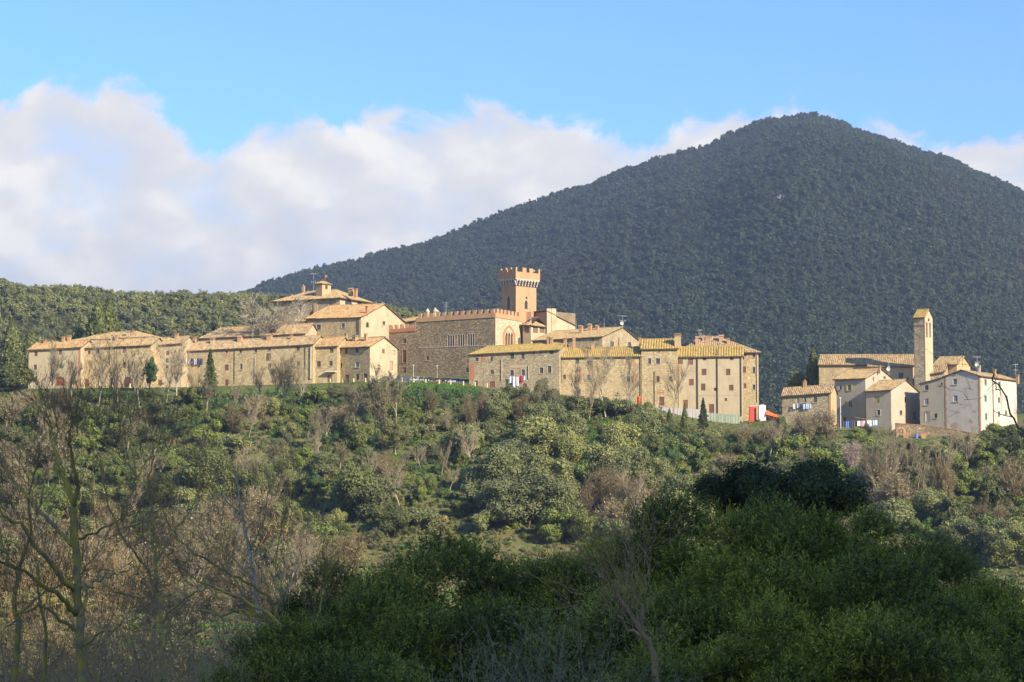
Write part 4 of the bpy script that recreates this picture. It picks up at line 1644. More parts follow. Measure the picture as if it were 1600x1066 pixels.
t2 = House('sacristy', 'small ochre-roofed sacristy just right of the bell tower', 1459, 1495, 570, 569, 452, 33, 610, xr=1516, yr=557.5, wall=PL_OCHRE, tiles=T_MIX, cat='house')
t2.opening(1466, 574, 4, 4, kind='w')
t2.build()
ap = House('church_porch', 'low stone building with brown roof at the foot of the bell tower', 1446, 1475, 586, 580, 447, 20, 610, d=6, roof='shed', rise=1.1, wall=STONE_GREY, tiles=T_BRN, cat='house')
ap.build()
# ------------------------------------------------------------------ vegetation: meshes
L_OAK = mat_leaf('leaf_holm_oak', (0.078, 0.099, 0.029), (0.141, 0.168, 0.051), (0.220, 0.236, 0.079))
L_OLIVE = mat_leaf('leaf_grey_green', (0.128, 0.152, 0.059), (0.210, 0.233, 0.090), (0.300, 0.314, 0.138))
L_BRIGHT = mat_leaf('leaf_bright_green', (0.099, 0.140, 0.033), (0.167, 0.220, 0.053), (0.277, 0.295, 0.088))
L_YELLOW = mat_leaf('leaf_yellow_green', (0.131, 0.138, 0.050), (0.197, 0.201, 0.081), (0.261, 0.257, 0.126))
L_IVY = mat_leaf('leaf_ivy', (0.055, 0.103, 0.033), (0.098, 0.176, 0.056), (0.173, 0.246, 0.078))
L_CYP = mat_leaf('leaf_cypress', (0.074, 0.100, 0.033), (0.147, 0.173, 0.059), (0.231, 0.241, 0.089), tree_var=0.2)
L_FIR = mat_leaf('leaf_fir', (0.072, 0.101, 0.038), (0.123, 0.161, 0.057), (0.204, 0.220, 0.083), tree_var=0.2)
L_BROWN = mat_leaf('leaf_dry_brown', (0.127, 0.113, 0.048), (0.203, 0.189, 0.080), (0.279, 0.272, 0.116), tree_var=0.25)
L_TAN = mat_leaf('leaf_dry_tan', (0.208, 0.180, 0.082), (0.291, 0.251, 0.118), (0.389, 0.343, 0.171), tree_var=0.25)
L_PINK = mat_leaf('leaf_blossom', (0.35, 0.24, 0.24), (0.48, 0.36, 0.36), (0.58, 0.48, 0.48), tree_var=0.1)
L_GRASS = mat_leaf('leaf_lush_grass', (0.07, 0.15, 0.02), (0.11, 0.23, 0.035), (0.16, 0.3, 0.06), tree_var=0.15)
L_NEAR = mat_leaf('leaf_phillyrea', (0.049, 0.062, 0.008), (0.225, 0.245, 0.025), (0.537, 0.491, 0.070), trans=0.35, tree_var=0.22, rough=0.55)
L_OAKN = mat_leaf('leaf_near_oak', (0.034, 0.043, 0.012), (0.071, 0.084, 0.022), (0.128, 0.143, 0.037), tree_var=0.15)
L_MTN = mat_leaf('leaf_mountain_oak', (0.028, 0.045, 0.023), (0.046, 0.070, 0.031), (0.070, 0.098, 0.048), tree_var=0.28)
L_MTN2 = mat_leaf('leaf_mountain_mixed', (0.038, 0.041, 0.026), (0.060, 0.062, 0.038), (0.086, 0.087, 0.056), tree_var=0.3)
L_HILL = mat_leaf('leaf_hill_oak', (0.113, 0.136, 0.053), (0.206, 0.230, 0.088), (0.318, 0.328, 0.141), tree_var=0.40)
B_PALE = mat_bark('bark_pale', (0.26, 0.22, 0.16), (0.42, 0.37, 0.28))
B_DARK = mat_bark('bark_dark', (0.06, 0.045, 0.032), (0.13, 0.10, 0.07))
B_TWIG = mat_bark('twig_grey_brown', (0.20, 0.165, 0.105), (0.33, 0.28, 0.185))
B_RUST = mat_bark('twig_red_brown', (0.14, 0.104, 0.058), (0.25, 0.19, 0.11))
B_MOSS = mat_bark('bark_lichen', (0.19, 0.15, 0.09), (0.33, 0.265, 0.165), (0.46, 0.36, 0.06), 0.78, 9.0)
B_NTWIG = mat_bark('twig_near', (0.25, 0.165, 0.09), (0.42, 0.295, 0.17), (0.40, 0.29, 0.07), 0.4, 4.0)


def quads_from(c, t, b, rnd):
    n = len(c)
    v = np.empty((n, 4, 3))
    v[:, 0] = c - t
    v[:, 1] = c - b + t * 0.1
    v[:, 2] = c + t
    v[:, 3] = c + b + t * 0.1
    return v.reshape(-1, 3), np.arange(n * 4).reshape(-1, 4), np.repeat(rnd, 4)


def unit(v):
    return v / np.maximum(1e-9, np.linalg.norm(v, axis=1, keepdims=True))


def leaf_arrays(rs, lobes, n, size, asp=0.6, fill=0.45, flat=1.05, vert=0.0):
    """n leaf-sized faces spread through the outer volume of ellipsoid lobes (cx,cy,cz,rx,ry,rz)"""
    lobes = np.asarray(lobes, float)
    area = (lobes[:, 3] * lobes[:, 4] + lobes[:, 4] * lobes[:, 5] + lobes[:, 3] * lobes[:, 5])
    k = rs.choice(len(lobes), n, p=area / area.sum())
    d = unit(rs.normal(size=(n, 3)))
    r = 1 - fill * rs.rand(n) ** 1.6
    c = lobes[k, :3] + d * lobes[k, 3:] * r[:, None] * (1 + 0.10 * rs.normal(size=(n, 1)))
    nrm = unit(d * flat + rs.normal(size=(n, 3)) * 0.55 + np.array([0, 0, 0.25]))
    t = unit(np.cross(nrm, rs.normal(size=(n, 3)) + np.array([0, 0, vert])))
    if vert:
        t = unit(t * 0.6 + np.array([0, 0, 1.0]) * vert * np.sign(t[:, 2:3] + 1e-6))
    b = unit(np.cross(nrm, t))
    s = size * (0.6 + 0.8 * rs.rand(n, 1))
    off = rs.rand(len(lobes)) - 0.5
    rnd = np.clip(0.5 + 0.45 * off[k] + 0.22 * rs.normal(size=n), 0, 1)
    return quads_from(c, t * s * 0.5, b * s * asp * 0.5, rnd)


def blob_lobes(rs, w, h, z0, n, r0=0.32, top=1.0):
    """lobes filling a rounded crown of width w, height h, bottom at z0"""
    out = []
    for i in range(n):
        d = unit(rs.normal(size=(1, 3)))[0]
        q = rs.rand() ** 0.45 * 0.78
        x, y, z = d[0] * q * w / 2, d[1] * q * w / 2, d[2] * q * h / 2
        r = w * r0 * (0.55 + 0.6 * rs.rand()) * 0.62
        out.append((x, y, z0 + h / 2 + z, r, r, r * 0.85 * top))
    return out


def merge_arr(parts):
    vs_, fs, rn = [], [], []
    o = 0
    for v, f, r in parts:
        vs_.append(v)
        fs.append(f + o)
        rn.append(r)
        o += len(v)
    return np.concatenate(vs_), np.concatenate(fs), np.concatenate(rn)


def ribbons(p, q, w, rs):
    """thin three-sided twigs from p to q (n,3) with base width w (n,)"""
    n = len(p)
    d = unit(q - p)
    a = unit(np.cross(d, rs.normal(size=(n, 3))))
    b = np.cross(d, a)
    w = w[:, None]
    v = np.empty((n, 6, 3))
    for i, (ca, sa) in enumerate(((1, 0), (-0.5, 0.866), (-0.5, -0.866))):
        off = (a * ca + b * sa) * w * 0.5
        v[:, i] = p + off
        v[:, 3 + i] = q + off * 0.45
    base = np.arange(n)[:, None, None] * 6
    f = np.array([[0, 1, 4, 3], [1, 2, 5, 4], [2, 0, 3, 5]])[None] + base
    return v.reshape(-1, 3), f.reshape(-1, 4), np.repeat(rs.rand(n), 6)


def twig_growth(rs, stems, levels, kids, ratio, spread, w0, up=0.25, segs=2, wr=0.55, curl=0.16):
    """stems: list of (p,q) arrays already grown; returns ribbons for all younger levels"""
    P = np.array([s[0] for s in stems], float)
    Q = np.array([s[1] for s in stems], float)
    parts = []
    w = w0
    for lv in range(levels):
        k = kids[lv]
        n = len(P)
        idx = np.repeat(np.arange(n), k)
        t = 0.3 + 0.7 * rs.rand(len(idx))
        L = np.linalg.norm(Q - P, axis=1)[idx] * ratio * (0.55 + 0.8 * rs.rand(len(idx)))
        d0 = unit(Q - P)[idx]
        d = unit(d0 + rs.normal(size=(len(idx), 3)) * spread + np.array([0, 0, up]))
        s = P[idx] + (Q - P)[idx] * t[:, None]
        p = s
        dd = d
        for j in range(segs):
            q = p + dd * (L / segs)[:, None]
            parts.append(ribbons(p, q, np.full(len(idx), w * (1 - 0.25 * j)), rs))
            p, dd = q, unit(dd + rs.normal(size=dd.shape) * curl + np.array([0, 0, up * 0.15]))
        P, Q = s, q
        w *= wr
    return parts


def trunk_mb(rs, h, r, lean=0.1, limbs=4, spread=0.6, start=0.4, fork=1.0):
    """tapered trunk with limbs; returns builder and the limb segments (p,q)"""
    mb = MB()
    pts = [Vector((0, 0, -0.6))]
    d = Vector((rs.normal() * lean, rs.normal() * lean, 1)).normalized()
    n = 6
    for i in range(1, n + 1):
        pts.append(pts[-1] + d * (h * start * 1.6 / n))
        d = (d + Vector((rs.normal() * 0.09, rs.normal() * 0.09, 0.05))).normalized()
    rad = [r * (1 - 0.75 * i / n) for i in range(n + 1)]
    mb.tube(pts, rad, 7)
    segs = [(np.array(pts[3]), np.array(pts[6]))]
    for i in range(limbs):
        t = 2.5 + 3.5 * (i + rs.rand() * 0.6) / limbs
        j = min(5, int(t))
        p = pts[j].lerp(pts[j + 1], min(1, t - j))
        a = rs.rand() * 6.28 + i * 2.4
        dr = Vector((math.cos(a) * spread, math.sin(a) * spread, 0.75 * fork)).normalized()
        ln = h * (0.32 + 0.2 * rs.rand())
        q1 = p + dr * ln * 0.5
        dr = (dr + Vector((rs.normal() * 0.2, rs.normal() * 0.2, 0.25))).normalized()
        q2 = q1 + dr * ln * 0.5
        rr = r * 0.5 * (1 - 0.08 * i)
        mb.tube([p, q1, q2], [rr, rr * 0.7, rr * 0.35], 5)
        segs += [(np.array(p), np.array(q1)), (np.array(q1), np.array(q2))]
    return mb, segs


PROTO = {}          # kind -> list of [(part name, mesh, is stuff)]
PH = {}             # kind -> nominal height


def add_proto(kind, parts, h):
    PROTO.setdefault(kind, []).append(parts)
    PH[kind] = h


def leafy(kind, seed, w, h, z0, nl, nleaf, size, mat, bark=B_DARK, trunk=True, r0=0.32, top=1.0, tr=0.14, core=True):
    rs = np.random.RandomState(seed)
    lobes = blob_lobes(rs, w, h - z0, z0, nl, r0, top)
    parts = [leaf_arrays(rs, lobes, nleaf, size)]
    if core:
        inner = [(l[0], l[1], l[2], l[3] * 0.72, l[4] * 0.72, l[5] * 0.72) for l in lobes]
        parts.append(leaf_arrays(rs, inner, nleaf // 5, size * 1.9, 0.8, 0.8))
    v, f, r = merge_arr(parts)
    out = [('crown', np_mesh(kind + '_crown', v, f, r, mat))]
    if trunk:
        mb, _ = trunk_mb(rs, h * 0.75, tr, limbs=4, start=0.45)
        out.insert(0, ('trunk', mb.mesh(kind + '_trunk', bark, None, True)))
    add_proto(kind, out, h)


def bare(kind, seed, h, r, bark, twig, limbs=6, kids=(7, 6, 5), w0=0.07, spread=0.5, lean=0.08, start=0.5, lspread=0.55, up=0.2, buds=None, nb=0, levels=3):
    rs = np.random.RandomState(seed)
    mb, segs = trunk_mb(rs, h, r, lean, limbs, lspread, start)
    v, f, rn = merge_arr(twig_growth(rs, segs, levels, kids, 0.62, spread, w0, up))
    out = [('trunk', mb.mesh(kind + '_trunk', bark, None, True)), ('crown', np_mesh(kind + '_twigs', v, f, rn, twig))]
    if buds:
        i = rs.randint(0, len(v), nb)
        n = nb
        c = v[i] + rs.normal(size=(n, 3)) * 0.12
        t = unit(rs.normal(size=(n, 3))) * 0.11
        b = unit(np.cross(t, rs.normal(size=(n, 3)))) * 0.07
        vv, ff, rr = quads_from(c, t, b, rs.rand(n))
        out.append(('leaves', np_mesh(kind + '_buds', vv, ff, rr, buds)))
    add_proto(kind, out, h)


def twig_shrub(kind, seed, h, w, mat, stems=16, kids=(6, 5, 4), w0=0.05, levels=3, leafm=None, nleaf=0, lsize=0.25, up=0.3, spread=0.45):
    rs = np.random.RandomState(seed)
    st = []
    for i in range(stems):
        a = rs.rand() * 6.28
        q = rs.rand() ** 0.6
        p = np.array([math.cos(a) * 0.08 * w, math.sin(a) * 0.08 * w, -0.2])
        e = np.array([math.cos(a) * q * w * 0.33, math.sin(a) * q * w * 0.33, h * (0.62 - 0.25 * q)])
        st.append((p, e))
    P = np.array([s[0] for s in st])
    Q = np.array([s[1] for s in st])
    parts = [ribbons(P, Q, np.full(stems, w0 * 1.6), rs)] + twig_growth(rs, st, levels, kids, 0.6, spread, w0, up)
    v, f, rn = merge_arr(parts)
    out = [('stems', np_mesh(kind + '_stems', v, f, rn, mat))]
    if leafm:
        i = rs.randint(0, len(v), nleaf)
        c = v[i] + rs.normal(size=(nleaf, 3)) * 0.15
        t = unit(rs.normal(size=(nleaf, 3))) * lsize * 0.5
        b = unit(np.cross(t, rs.normal(size=(nleaf, 3)))) * lsize * 0.3
        vv, ff, rr = quads_from(c, t, b, rs.rand(nleaf))
        out.append(('leaves', np_mesh(kind + '_leaves', vv, ff, rr, leafm)))
    add_proto(kind, out, h)


def cone_tree(kind, seed, h, w, mat, n, size, droop=0.0, tiers=0, belly=0.35):
    rs = np.random.RandomState(seed)
    z = rs.rand(n) ** 1.15
    prof = np.minimum(z / 0.12 + 0.25, 1) * np.where(z < belly, 1, ((1 - z) / (1 - belly)) ** 0.75)
    if tiers:
        prof = (1 - z) ** 0.9 * (0.62 + 0.38 * (1 - (z * tiers % 1)))
    a = rs.rand(n) * 6.283
    q = 1 - 0.5 * rs.rand(n) ** 2
    lump = 1 + 0.16 * np.sin(a * 3 + z * 9) + 0.1 * rs.normal(size=n)
    r = prof * w / 2 * q * lump
    c = np.stack([r * np.cos(a), r * np.sin(a), h * 0.06 + z * h * 0.96], 1)
    out_ = np.stack([np.cos(a), np.sin(a), np.zeros(n)], 1)
    nrm = unit(out_ + rs.normal(size=(n, 3)) * 0.5)
    t = unit(np.array([0, 0, 1.0]) * (1.0 - droop) + out_ * (0.25 + droop) + rs.normal(size=(n, 3)) * 0.3)
    b = unit(np.cross(nrm, t))
    s = size * (0.6 + 0.8 * rs.rand(n, 1))
    rnd = np.clip(0.5 + 0.25 * np.sin(a * 4 + z * 17) + 0.2 * rs.normal(size=n), 0, 1)
    v, f, rr = quads_from(c, t * s * 0.6, b * s * 0.3, rnd)
    mb = MB()
    mb.tube([Vector((0, 0, -0.5)), Vector((0, 0, h * 0.5)), Vector((0, 0, h * 0.9))], [w * 0.07, w * 0.045, w * 0.012], 6)
    add_proto(kind, [('trunk', mb.mesh(kind + '_trunk', B_DARK, None, True)), ('crown', np_mesh(kind + '_crown', v, f, rr, mat))], h)


for s_ in range(3):
    leafy('oak', 10 + s_, 7.0, 7.5, 1.0, 22, 10500, 0.24, L_OAK)
    leafy('olive', 20 + s_, 7.5, 7.0, 0.6, 24, 11000, 0.24, L_OLIVE)
    leafy('green_shrub', 30 + s_, 4.2, 3.4, 0.0, 12, 5000, 0.20, L_BRIGHT, trunk=False)
    leafy('olive_shrub', 40 + s_, 4.4, 3.2, 0.0, 12, 5000, 0.20, L_OLIVE, trunk=False)
    leafy('dark_shrub', 50 + s_, 4.0, 3.6, 0.0, 12, 5000, 0.20, L_OAK, trunk=False)
    twig_shrub('brown_shrub', 60 + s_, 4.0, 4.2, B_RUST, 18, (7, 6, 5), 0.06, 3, L_BROWN, 1500, 0.22)
    twig_shrub('tan_shrub', 70 + s_, 3.6, 4.4, B_TWIG, 18, (7, 6, 5), 0.06, 3, L_TAN, 1500, 0.22)
    bare('bare_tree', 80 + s_, 9.0, 0.15, B_PALE, B_TWIG, 9, (5, 5, 4), 0.07, lspread=0.5, start=0.48, spread=0.38)
for s_ in range(2):
    leafy('yellow_tree', 90 + s_, 5.5, 6.5, 0.8, 18, 6000, 0.22, L_YELLOW, B_PALE, r0=0.28, core=False)
    leafy('ivy_tree', 100 + s_, 3.4, 6.5, 0.2, 16, 6000, 0.22, L_IVY, top=1.2)
    leafy('young_green_tree', 105 + s_, 4.0, 6.5, 0.2, 16, 6000, 0.22, L_BRIGHT, top=1.2)
    cone_tree('cypress', 110 + s_, 12.0, 3.2, L_CYP, 4200, 0.42)
    cone_tree('fir', 120 + s_, 8.0, 4.6, L_FIR, 3600, 0.36, 0.55, 7)
    bare('budding_tree', 130 + s_, 9.0, 0.15, B_PALE, B_TWIG, 7, (7, 6, 4), 0.075, lspread=0.4, buds=L_YELLOW, nb=2600)
bare('white_tree', 140, 8.0, 0.2, B_PALE, B_PALE, 9, (7, 6, 4), 0.10, lspread=0.8, start=0.35, spread=0.55)
twig_shrub('blossom_tree', 141, 5.0, 3.6, B_TWIG, 14, (7, 6, 5), 0.05, 3, L_PINK, 3200, 0.2)

# ------------------------------------------------------------------ vegetation: placing single trees and shrubs
DESC = {
    'oak': ('holm_oak', 'dark round evergreen oak', 'tree'), 'olive': ('olive_tree', 'grey-green rounded tree', 'tree'),
    'green_shrub': ('green_shrub', 'bright green shrub', 'shrub'), 'olive_shrub': ('olive_shrub', 'grey-green shrub', 'shrub'),
    'dark_shrub': ('dark_shrub', 'dark green shrub', 'shrub'), 'brown_shrub': ('brown_shrub', 'reddish bare shrub', 'shrub'),
    'tan_shrub': ('tan_shrub', 'tan dry shrub', 'shrub'), 'bare_tree': ('bare_tree', 'pale bare tree', 'tree'),
    'yellow_tree': ('yellow_green_tree', 'yellow-green leafy tree', 'tree'), 'ivy_tree': ('ivy_tree', 'ivy-covered dark tree', 'tree'),
    'young_green_tree': ('young_green_tree', 'fresh green upright tree', 'tree'), 'cypress': ('cypress', 'narrow cypress', 'tree'),
    'fir': ('fir_tree', 'pointed conifer', 'tree'), 'budding_tree': ('budding_tree', 'slim budding tree', 'tree'),
    'white_tree': ('bare_tree', 'white-limbed bare tree', 'tree'), 'blossom_tree': ('blossom_tree', 'pink blossoming tree', 'tree'),
}
ZONES = [(60, 'leftmost plaster house'), (127, 'arched doorway house'), (237, 'arched portal house'), (285, 'plain ochre house'), (390, 'left end of the long row'),
         (490, 'right end of the long row'), (580, 'cream gable house'), (660, 'car park'), (735, 'castle windows'), (800, 'left end of the washing house'), (875, 'red washing'), (940, 'lichen roof house'), (1002, 'orange bin'),
         (1060, 'striped yellow roof'), (1160, 'tall plaster house'), (1225, 'orange netting'), (1307, 'blue washing house'),
         (1375, 'yellow shutters'), (1440, 'bell tower'), (1530, 'white house'), (5000, 'right edge of the village')]
PLACED = []
rp = random.Random(17)


def place(kind, px, pyb, hpx, wf=1.0, Y=None, label=None, sink=0.15, variant=None, group=None):
    """kind at photo pixel px; pyb = pixel row of its foot (on the ground); hpx = height in photo pixels"""
    p = hit(px, pyb) if Y is None else Vector((at(px, pyb, Y).x, Y, 0))
    if Y is not None:
        p.z = tz(p.x, p.y)
        hgt = at(px, pyb - hpx, Y).z - p.z if pyb is not None else hpx
    else:
        hgt = hpx * p.y / F
    nm, ds, cat = DESC[kind]
    e = empty(nm, p - Z3 * sink, label, cat, group or GROUPS.get(kind))
    e.rotation_euler = (0, 0, rp.random() * 6.28)
    k = hgt / PH[kind]
    e.scale = (k * wf, k * wf, k)
    vs_ = PROTO[kind]
    for (pn, me) in vs_[variant if variant is not None else rp.randrange(len(vs_))]:
        o = bpy.data.objects.new(pn, me)
        col.objects.link(o)
        o.parent = e
    if label is None:
        PLACED.append((kind, px, pyb, p.y, e))
    return e


GROUPS = {k: DESC[k][1] + 's on the slope' for k in DESC}

# the ones that stand out in the photograph
for a in (
    ('oak', 328, 800, 98, 1.0), ('oak', 247, 800, 62, 0.9), ('oak', 407, 800, 82, 0.8), ('ivy_tree', 493, 790, 66, 1.2), ('oak', 552, 815, 104, 0.95), ('oak', 614, 842, 62, 1.25),
    ('ivy_tree', 577, 730, 44, 1.5), ('yellow_tree', 619, 712, 62, 1.0), ('brown_shrub', 671, 648, 34, 0.8), ('brown_shrub', 737, 668, 42, 0.65), ('brown_shrub', 756, 664, 46, 0.65),
    ('brown_shrub', 601, 756, 42, 1.0), ('tan_shrub', 530, 668, 34, 1.1), ('olive', 772, 780, 84, 1.05), ('olive', 797, 764, 80, 0.95), ('olive', 826, 826, 86, 1.35), ('olive', 867, 790, 80, 1.1),
    ('olive', 850, 728, 82, 1.25), ('olive', 893, 738, 62, 1.0), ('olive', 868, 690, 62, 0.9), ('olive', 978, 745, 84, 0.9), ('olive', 1014, 692, 60, 1.0), ('oak', 990, 705, 60, 0.9), ('olive', 985, 765, 72, 0.9),
    ('olive', 1020, 770, 60, 1.0), ('ivy_tree', 1049, 745, 62, 1.0), ('green_shrub', 1064, 762, 42, 1.0), ('young_green_tree', 1090, 745, 68, 1.1), ('dark_shrub', 905, 660, 46, 1.3), ('dark_shrub', 935, 655, 40, 1.2),
    ('green_shrub', 1000, 660, 28, 1.2), ('oak', 1010, 668, 46, 1.0), ('cypress', 1070, 684, 52, 0.9), ('cypress', 1046, 668, 30, 1.3), ('fir', 1099, 676, 54, 0.75), ('olive_shrub', 1112, 690, 26, 1.2),
    ('bare_tree', 948, 660, 120, 0.75), ('bare_tree', 906, 664, 90, 0.6), ('bare_tree', 920, 662, 74, 0.6), ('bare_tree', 985, 656, 92, 0.65), ('bare_tree', 1051, 650, 78, 0.8),
    ('budding_tree', 584, 702, 104, 0.75), ('budding_tree', 597, 706, 100, 0.7), ('budding_tree', 555, 672, 66, 0.9), ('budding_tree', 620, 668, 70, 0.9), ('bare_tree', 630, 752, 50, 0.8), ('bare_tree', 690, 745, 48, 0.9),
    ('bare_tree', 560, 690, 70, 0.7), ('bare_tree', 364, 655, 60, 0.7), ('bare_tree', 388, 690, 62, 0.7), ('bare_tree', 470, 640, 70, 0.8), ('bare_tree', 430, 640, 78, 0.8), ('bare_tree', 405, 632, 58, 0.9), ('budding_tree', 445, 640, 70, 1.0),
    ('bare_tree', 218, 640, 82, 0.8), ('bare_tree', 258, 640, 100, 0.8), ('bare_tree', 152, 640, 96, 0.8), ('bare_tree', 75, 640, 100, 0.9), ('bare_tree', 110, 640, 80, 0.8), ('bare_tree', 185, 640, 74, 0.8), ('bare_tree', 275, 632, 90, 0.9), ('bare_tree', 300, 640, 66, 0.8),
    ('fir', 328, 626, 78, 0.75), ('ivy_tree', 231, 616, 72, 0.8), ('dark_shrub', 295, 640, 40, 1.1), ('green_shrub', 238, 660, 40, 1.0), ('young_green_tree', 185, 770, 60, 0.9), ('young_green_tree', 228, 750, 52, 0.9),
    ('green_shrub', 475, 668, 30, 1.4), ('green_shrub', 446, 655, 30, 1.2), ('yellow_tree', 560, 640, 42, 1.4), ('yellow_tree', 525, 634, 34, 1.4), ('young_green_tree', 655, 800, 56, 0.8), ('young_green_tree', 672, 776, 50, 0.8), ('olive_shrub', 660, 832, 44, 1.3),
    ('olive_shrub', 790, 640, 36, 1.1), ('olive_shrub', 760, 628, 24, 1.3), ('dark_shrub', 792, 628, 30, 1.1), ('yellow_tree', 850, 640, 50, 1.1), ('yellow_tree', 826, 652, 52, 1.0), ('olive', 836, 690, 62, 1.0), ('brown_shrub', 818, 668, 46, 0.7),
    ('bare_tree', 1392, 790, 108, 0.75), ('bare_tree', 1372, 785, 90, 0.7), ('bare_tree', 1412, 780, 86, 0.8), ('bare_tree', 1432, 776, 78, 0.8), ('bare_tree', 1472, 784, 96, 0.7), ('bare_tree', 1450, 800, 70, 0.7), ('bare_tree', 1508, 745, 72, 0.8), ('bare_tree', 1352, 775, 70, 0.8),
    ('tan_shrub', 1400, 800, 60, 1.2), ('tan_shrub', 1370, 770, 60, 1.2), ('brown_shrub', 1474, 800, 80, 0.45), ('olive_shrub', 1478, 710, 36, 0.9), ('green_shrub', 1345, 700, 30, 1.4), ('olive_shrub', 1368, 715, 28, 1.3), ('green_shrub', 1400, 716, 28, 1.4),
    ('dark_shrub', 1430, 712, 30, 1.2), ('olive_shrub', 1455, 722, 34, 1.1), ('young_green_tree', 1340, 690, 34, 0.8), ('yellow_tree', 1358, 690, 30, 0.9), ('dark_shrub', 1546, 800, 56, 0.9), ('brown_shrub', 1580, 790, 62, 0.9), ('brown_shrub', 1531, 830, 44, 0.8), ('brown_shrub', 1565, 835, 42, 0.8),
    ('dark_shrub', 1494, 826, 52, 1.0), ('olive', 1562, 885, 78, 1.1), ('olive', 1515, 880, 70, 1.0), ('olive', 1598, 890, 70, 1.0), ('oak', 1592, 770, 66, 0.9), ('green_shrub', 1500, 775, 40, 1.1), ('dark_shrub', 1520, 765, 36, 1.2), ('blossom_tree', 1334, 740, 50, 0.8),
    ('green_shrub', 1566, 690, 32, 1.3), ('dark_shrub', 1545, 705, 36, 1.2), ('dark_shrub', 1585, 700, 40, 1.2), ('olive_shrub', 1520, 705, 28, 1.1), ('tan_shrub', 1290, 690, 46, 1.1), ('tan_shrub', 1258, 690, 44, 1.1), ('tan_shrub', 1165, 694, 30, 1.2), ('tan_shrub', 1200, 694, 28, 1.2), ('dark_shrub', 1219, 682, 36, 0.7),
    ('dark_shrub', 30, 612, 40, 1.6), ('dark_shrub', 12, 614, 42, 1.4), ('green_shrub', 617.5, 594, 16, 1.2), ('dark_shrub', 1188, 642, 24, 0.8), ('olive_shrub', 1180, 638, 14, 1.2),
    ('brown_shrub', 940, 800, 60, 1.0), ('brown_shrub', 975, 815, 66, 1.0), ('brown_shrub', 1010, 810, 50, 1.0), ('tan_shrub', 960, 830, 50, 1.1), ('brown_shrub', 915, 815, 46, 1.0), ('bare_tree', 962, 800, 60, 0.7),
):
    place(*a)
# trees standing behind the houses
place('cypress', 16, 640, 140, 1.5, Y=478, label='broad olive-green cypress at the very left edge behind the plaster house')
place('cypress', 45, 640, 126, 1.4, Y=484, label='browner cypress between the left edge and the plaster house roof')
place('cypress', 150, 640, 168, 1.3, Y=505, label='left of the twin cypresses rising over the hipped roof')
place('cypress', 168, 640, 170, 1.3, Y=509, label='right of the twin cypresses rising over the hipped roof')
place('oak', 131, 640, 148, 0.55, Y=512, label='small dark tree hugging the twin cypresses on their left')
place('fir', 210, 640, 120, 0.6, Y=505, label='small yellowish conifer behind the hipped roof chimneys')
place('white_tree', 420, 600, 140, 1.15, Y=474, label='white-limbed bare tree in front of the highest hall')
place('cypress', 1272, 680, 134, 1.1, Y=468, label='tall dark cypress at the left end of the church')
place('oak', 1250, 680, 104, 0.55, Y=470, label='round dark tree left of the church cypress')
place('dark_shrub', 1012, 600, 66, 1.2, Y=470, label='green bush top showing behind the striped roof house')

# fill the slope with more single shrubs, away from the ones above
rf = random.Random(4)
taken = [(k[1], k[2] - 8) for k in PLACED]
count = 0
tries = 0
while count < 250 and tries < 6000:
    tries += 1
    px = rf.uniform(-30, 1630)
    top = float(np.interp(px, _bx, _by)) + 20
    if 1300 < px < 1540:
        top += 22
    if 1015 < px < 1235:
        top += 26
    py = rf.uniform(top, 880 if px < 620 or px > 1480 else 850)
    sc_ = 0.6 + (py - 600) / 300.0
    if any(abs(px - a) < 20 * sc_ and abs(py - b) < 12 * sc_ for a, b in taken):
        continue
    if 900 < px < 965 and 630 < py < 730:
        continue
    taken.append((px, py))
    if px < 420:
        kinds = ['brown_shrub', 'olive_shrub', 'bare_tree', 'olive_shrub', 'tan_shrub', 'green_shrub', 'dark_shrub', 'green_shrub', 'budding_tree']
    elif px < 760:
        kinds = ['olive_shrub', 'tan_shrub', 'green_shrub', 'dark_shrub', 'yellow_tree', 'olive_shrub', 'bare_tree', 'green_shrub', 'young_green_tree', 'olive_shrub', 'olive', 'budding_tree']
    elif px < 1130:
        kinds = ['olive_shrub', 'olive', 'olive_shrub', 'olive_shrub', 'dark_shrub', 'olive', 'oak', 'green_shrub', 'bare_tree']
    else:
        kinds = ['green_shrub', 'dark_shrub', 'olive_shrub', 'tan_shrub', 'olive', 'bare_tree', 'young_green_tree', 'dark_shrub', 'green_shrub', 'olive_shrub']
    kd = rf.choice(kinds)
    hp = {'bare_tree': 56, 'olive': 56, 'yellow_tree': 44, 'young_green_tree': 44}.get(kd, 42) * rf.uniform(0.6, 1.4) * (0.75 + (py - 600) / 700.0)
    place(kd, px, py + 8, hp, rf.uniform(0.85, 1.3))
    count += 1

# leafless brush on the valley floor at left
rv = random.Random(12)
for i in range(40):
    px = -25 + i * 14.6 + rv.uniform(-14, 14)
    py = rv.uniform(885, 985)
    kd = rv.choice(['brown_shrub', 'brown_shrub', 'tan_shrub', 'bare_tree', 'olive_shrub'])
    place(kd, px, py, rv.uniform(52, 88) * (1.3 if kd == 'bare_tree' else 1.0), rv.uniform(0.9, 1.4))

